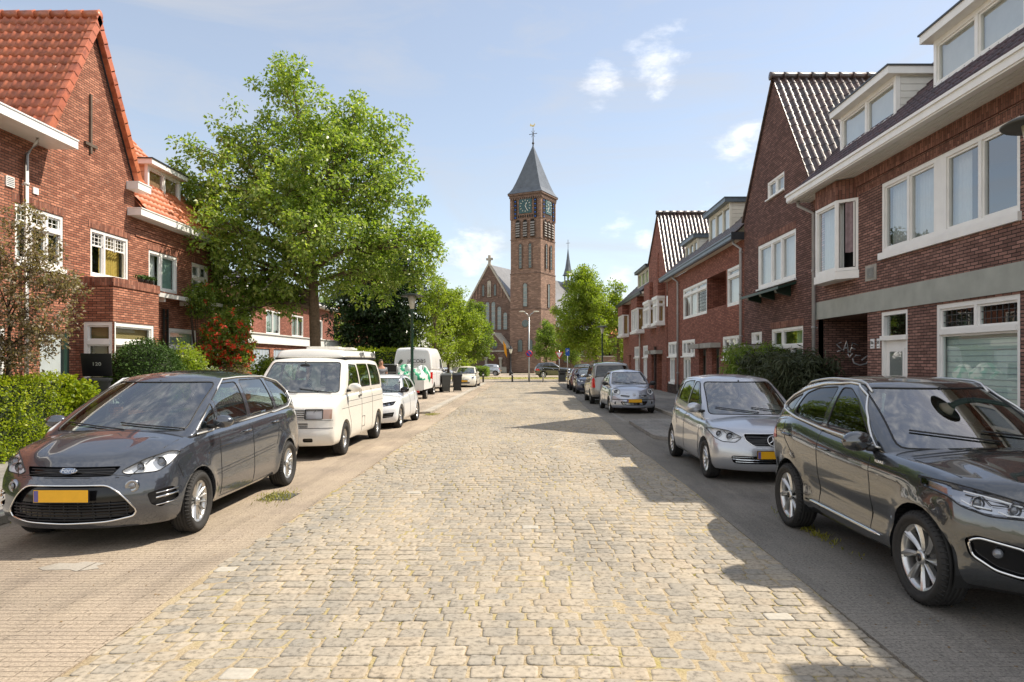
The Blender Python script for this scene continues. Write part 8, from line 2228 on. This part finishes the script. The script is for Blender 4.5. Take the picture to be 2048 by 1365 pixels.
t = thing('garden_wall', 'low brick and stone wall beside the church behind the blue sign', 'wall', (10, 98, 0)); b = MB(t.location); b.box(6.4, 20, 98, 98.4, 0, 2.4); b.build('wall_body', 'brick_church', t); b = MB(t.location); b.box(6.3, 20.1, 97.9, 98.5, 2.4, 2.55); b.build('wall_coping', 'stone', t)
CLOUDS = [(1310, 125, .10, .60), (1200, 170, .085, .56), (930, 505, .085, .60), (975, 505, .075, .54), (1480, 285, .095, .60), (1245, 440, .08, .52), (1240, 545, .06, .55), (1440, 345, .06, .44), (1290, 470, .08, .46), (1390, 50, .10, .40), (1420, 430, .07, .40), (1320, 180, .06, .45)]
VEIL = .40; VEILCOL = (3.0, 3.25, 3.6); SKYTINT = (.84, .775, .71); CLOUDCOL = (5.4, 5.3, 5.2); SKYSTR = .15; SUNSTR = 3.6; EXPO = .93
# ------------------------------------------------------------------ world, sun, camera
w = bpy.data.worlds.new('World'); scene.world = w; w.use_nodes = True
nt = w.node_tree; nt.nodes.clear()
sd = V((8.3, 3.2, 10.9)).normalized()
sky = N(nt, 'ShaderNodeTexSky', sky_type='NISHITA'); sky.sun_disc = False
sky.sun_elevation = math.asin(sd.z); sky.sun_rotation = math.atan2(sd.x, sd.y)
sky.air_density = 1.0; sky.dust_density = .4; sky.ozone_density = 2.0
tc = N(nt, 'ShaderNodeTexCoord').outputs['Generated']
dirn = N(nt, 'ShaderNodeVectorMath', {0: tc}, operation='NORMALIZE').outputs[0]
sc_ = N(nt, 'ShaderNodeVectorMath', {0: dirn, 1: (1, 1, 2.2)}, operation='MULTIPLY').outputs[0]
n1 = N(nt, 'ShaderNodeTexNoise', {'Vector': sc_, 'Scale': 13., 'Detail': 9., 'Roughness': .62, 'Distortion': .4}).outputs['Fac']
n2 = N(nt, 'ShaderNodeTexNoise', {'Vector': sc_, 'Scale': 26., 'Detail': 6., 'Roughness': .65}).outputs['Fac']
def mth(op, a, b, c=None):
    d = {0: a, 1: b}
    if c is not None: d[2] = c
    return N(nt, 'ShaderNodeMath', d, operation=op).outputs[0]
ns = mth('MULTIPLY_ADD', n2, .5, mth('MULTIPLY', n1, .7))
total = None
for (px, py, rad, amp) in CLOUDS:
    d = V(((px-1057)/1420, 1, (722-py)/1420)).normalized()
    dt = N(nt, 'ShaderNodeVectorMath', {0: dirn, 1: tuple(d)}, operation='DISTANCE').outputs['Value']
    f = N(nt, 'ShaderNodeMapRange', {0: dt, 1: 0., 2: rad, 3: amp, 4: 0.}, interpolation_type='SMOOTHSTEP').outputs[0]
    total = f if total is None else mth('MAXIMUM', total, f)
sep = N(nt, 'ShaderNodeSeparateXYZ', {0: dirn})
zen = N(nt, 'ShaderNodeMapRange', {0: sep.outputs[2], 1: .5, 2: .75, 3: 0., 4: .47}).outputs[0]
back = N(nt, 'ShaderNodeMapRange', {0: sep.outputs[1], 1: .3, 2: -.3, 3: 0., 4: .6}).outputs[0]  # unseen clouds behind the camera, added for reflections and fill
west_fill = N(nt, 'ShaderNodeMapRange', {0: sep.outputs[0], 1: -.66, 2: -.85, 3: 0., 4: .62}).outputs[0]  # unseen cloud bank added left of frame, fill light for the right facades
total = mth('MAXIMUM', total, mth('MAXIMUM', zen, mth('MAXIMUM', west_fill, back)))
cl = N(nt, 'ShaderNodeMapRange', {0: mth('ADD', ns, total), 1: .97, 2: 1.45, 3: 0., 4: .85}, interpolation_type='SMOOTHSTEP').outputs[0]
cir = N(nt, 'ShaderNodeTexNoise', {'Vector': N(nt, 'ShaderNodeVectorMath', {0: dirn, 1: (1.2, 1, 5)}, operation='MULTIPLY').outputs[0], 'Scale': 2.2, 'Detail': 8., 'Roughness': .6, 'Distortion': 1.2}).outputs['Fac']
vf = mth('ADD', N(nt, 'ShaderNodeMapRange', {0: cir, 1: .42, 2: .68, 3: 0., 4: .3}).outputs[0], VEIL-.06)
skyc = mixc(nt, vf, sky.outputs[0], VEILCOL)
skyc = mixc(nt, 1., skyc, SKYTINT, 'MULTIPLY')
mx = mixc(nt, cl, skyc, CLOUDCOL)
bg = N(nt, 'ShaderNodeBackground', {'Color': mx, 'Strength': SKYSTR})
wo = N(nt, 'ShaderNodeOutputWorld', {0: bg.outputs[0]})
sl = bpy.data.lights.new('sun', 'SUN'); sl.energy = SUNSTR; sl.angle = math.radians(.53); sl.color = (1, .90, .76)
so = bpy.data.objects.new('sun', sl); COL.objects.link(so); so.rotation_euler = sd.to_track_quat('Z', 'Y').to_euler(); so.location = (20, 10, 40)
cd = bpy.data.cameras.new('camera'); co = bpy.data.objects.new('camera', cd); COL.objects.link(co)
cd.sensor_width = 36; cd.lens = 1420/2048*36; cd.clip_end = 3000; cd.clip_start = .05
cd.shift_x = -33/2048; cd.shift_y = 39.5/2048
co.location = (0, 0, 1.87); co.rotation_euler = (PI/2, 0, 0); scene.camera = co
scene.view_settings.view_transform = 'Standard'; scene.view_settings.look = 'None'; scene.view_settings.gamma = 1; scene.view_settings.use_curve_mapping = False
scene.view_settings.exposure = EXPO
scene.cycles.max_bounces = 8; scene.cycles.transparent_max_bounces = 12; scene.cycles.glossy_bounces = 4; scene.cycles.diffuse_bounces = 3; scene.cycles.transmission_bounces = 4
scene.cycles.use_denoising = True; scene.cycles.caustics_reflective = False; scene.cycles.caustics_refractive = False
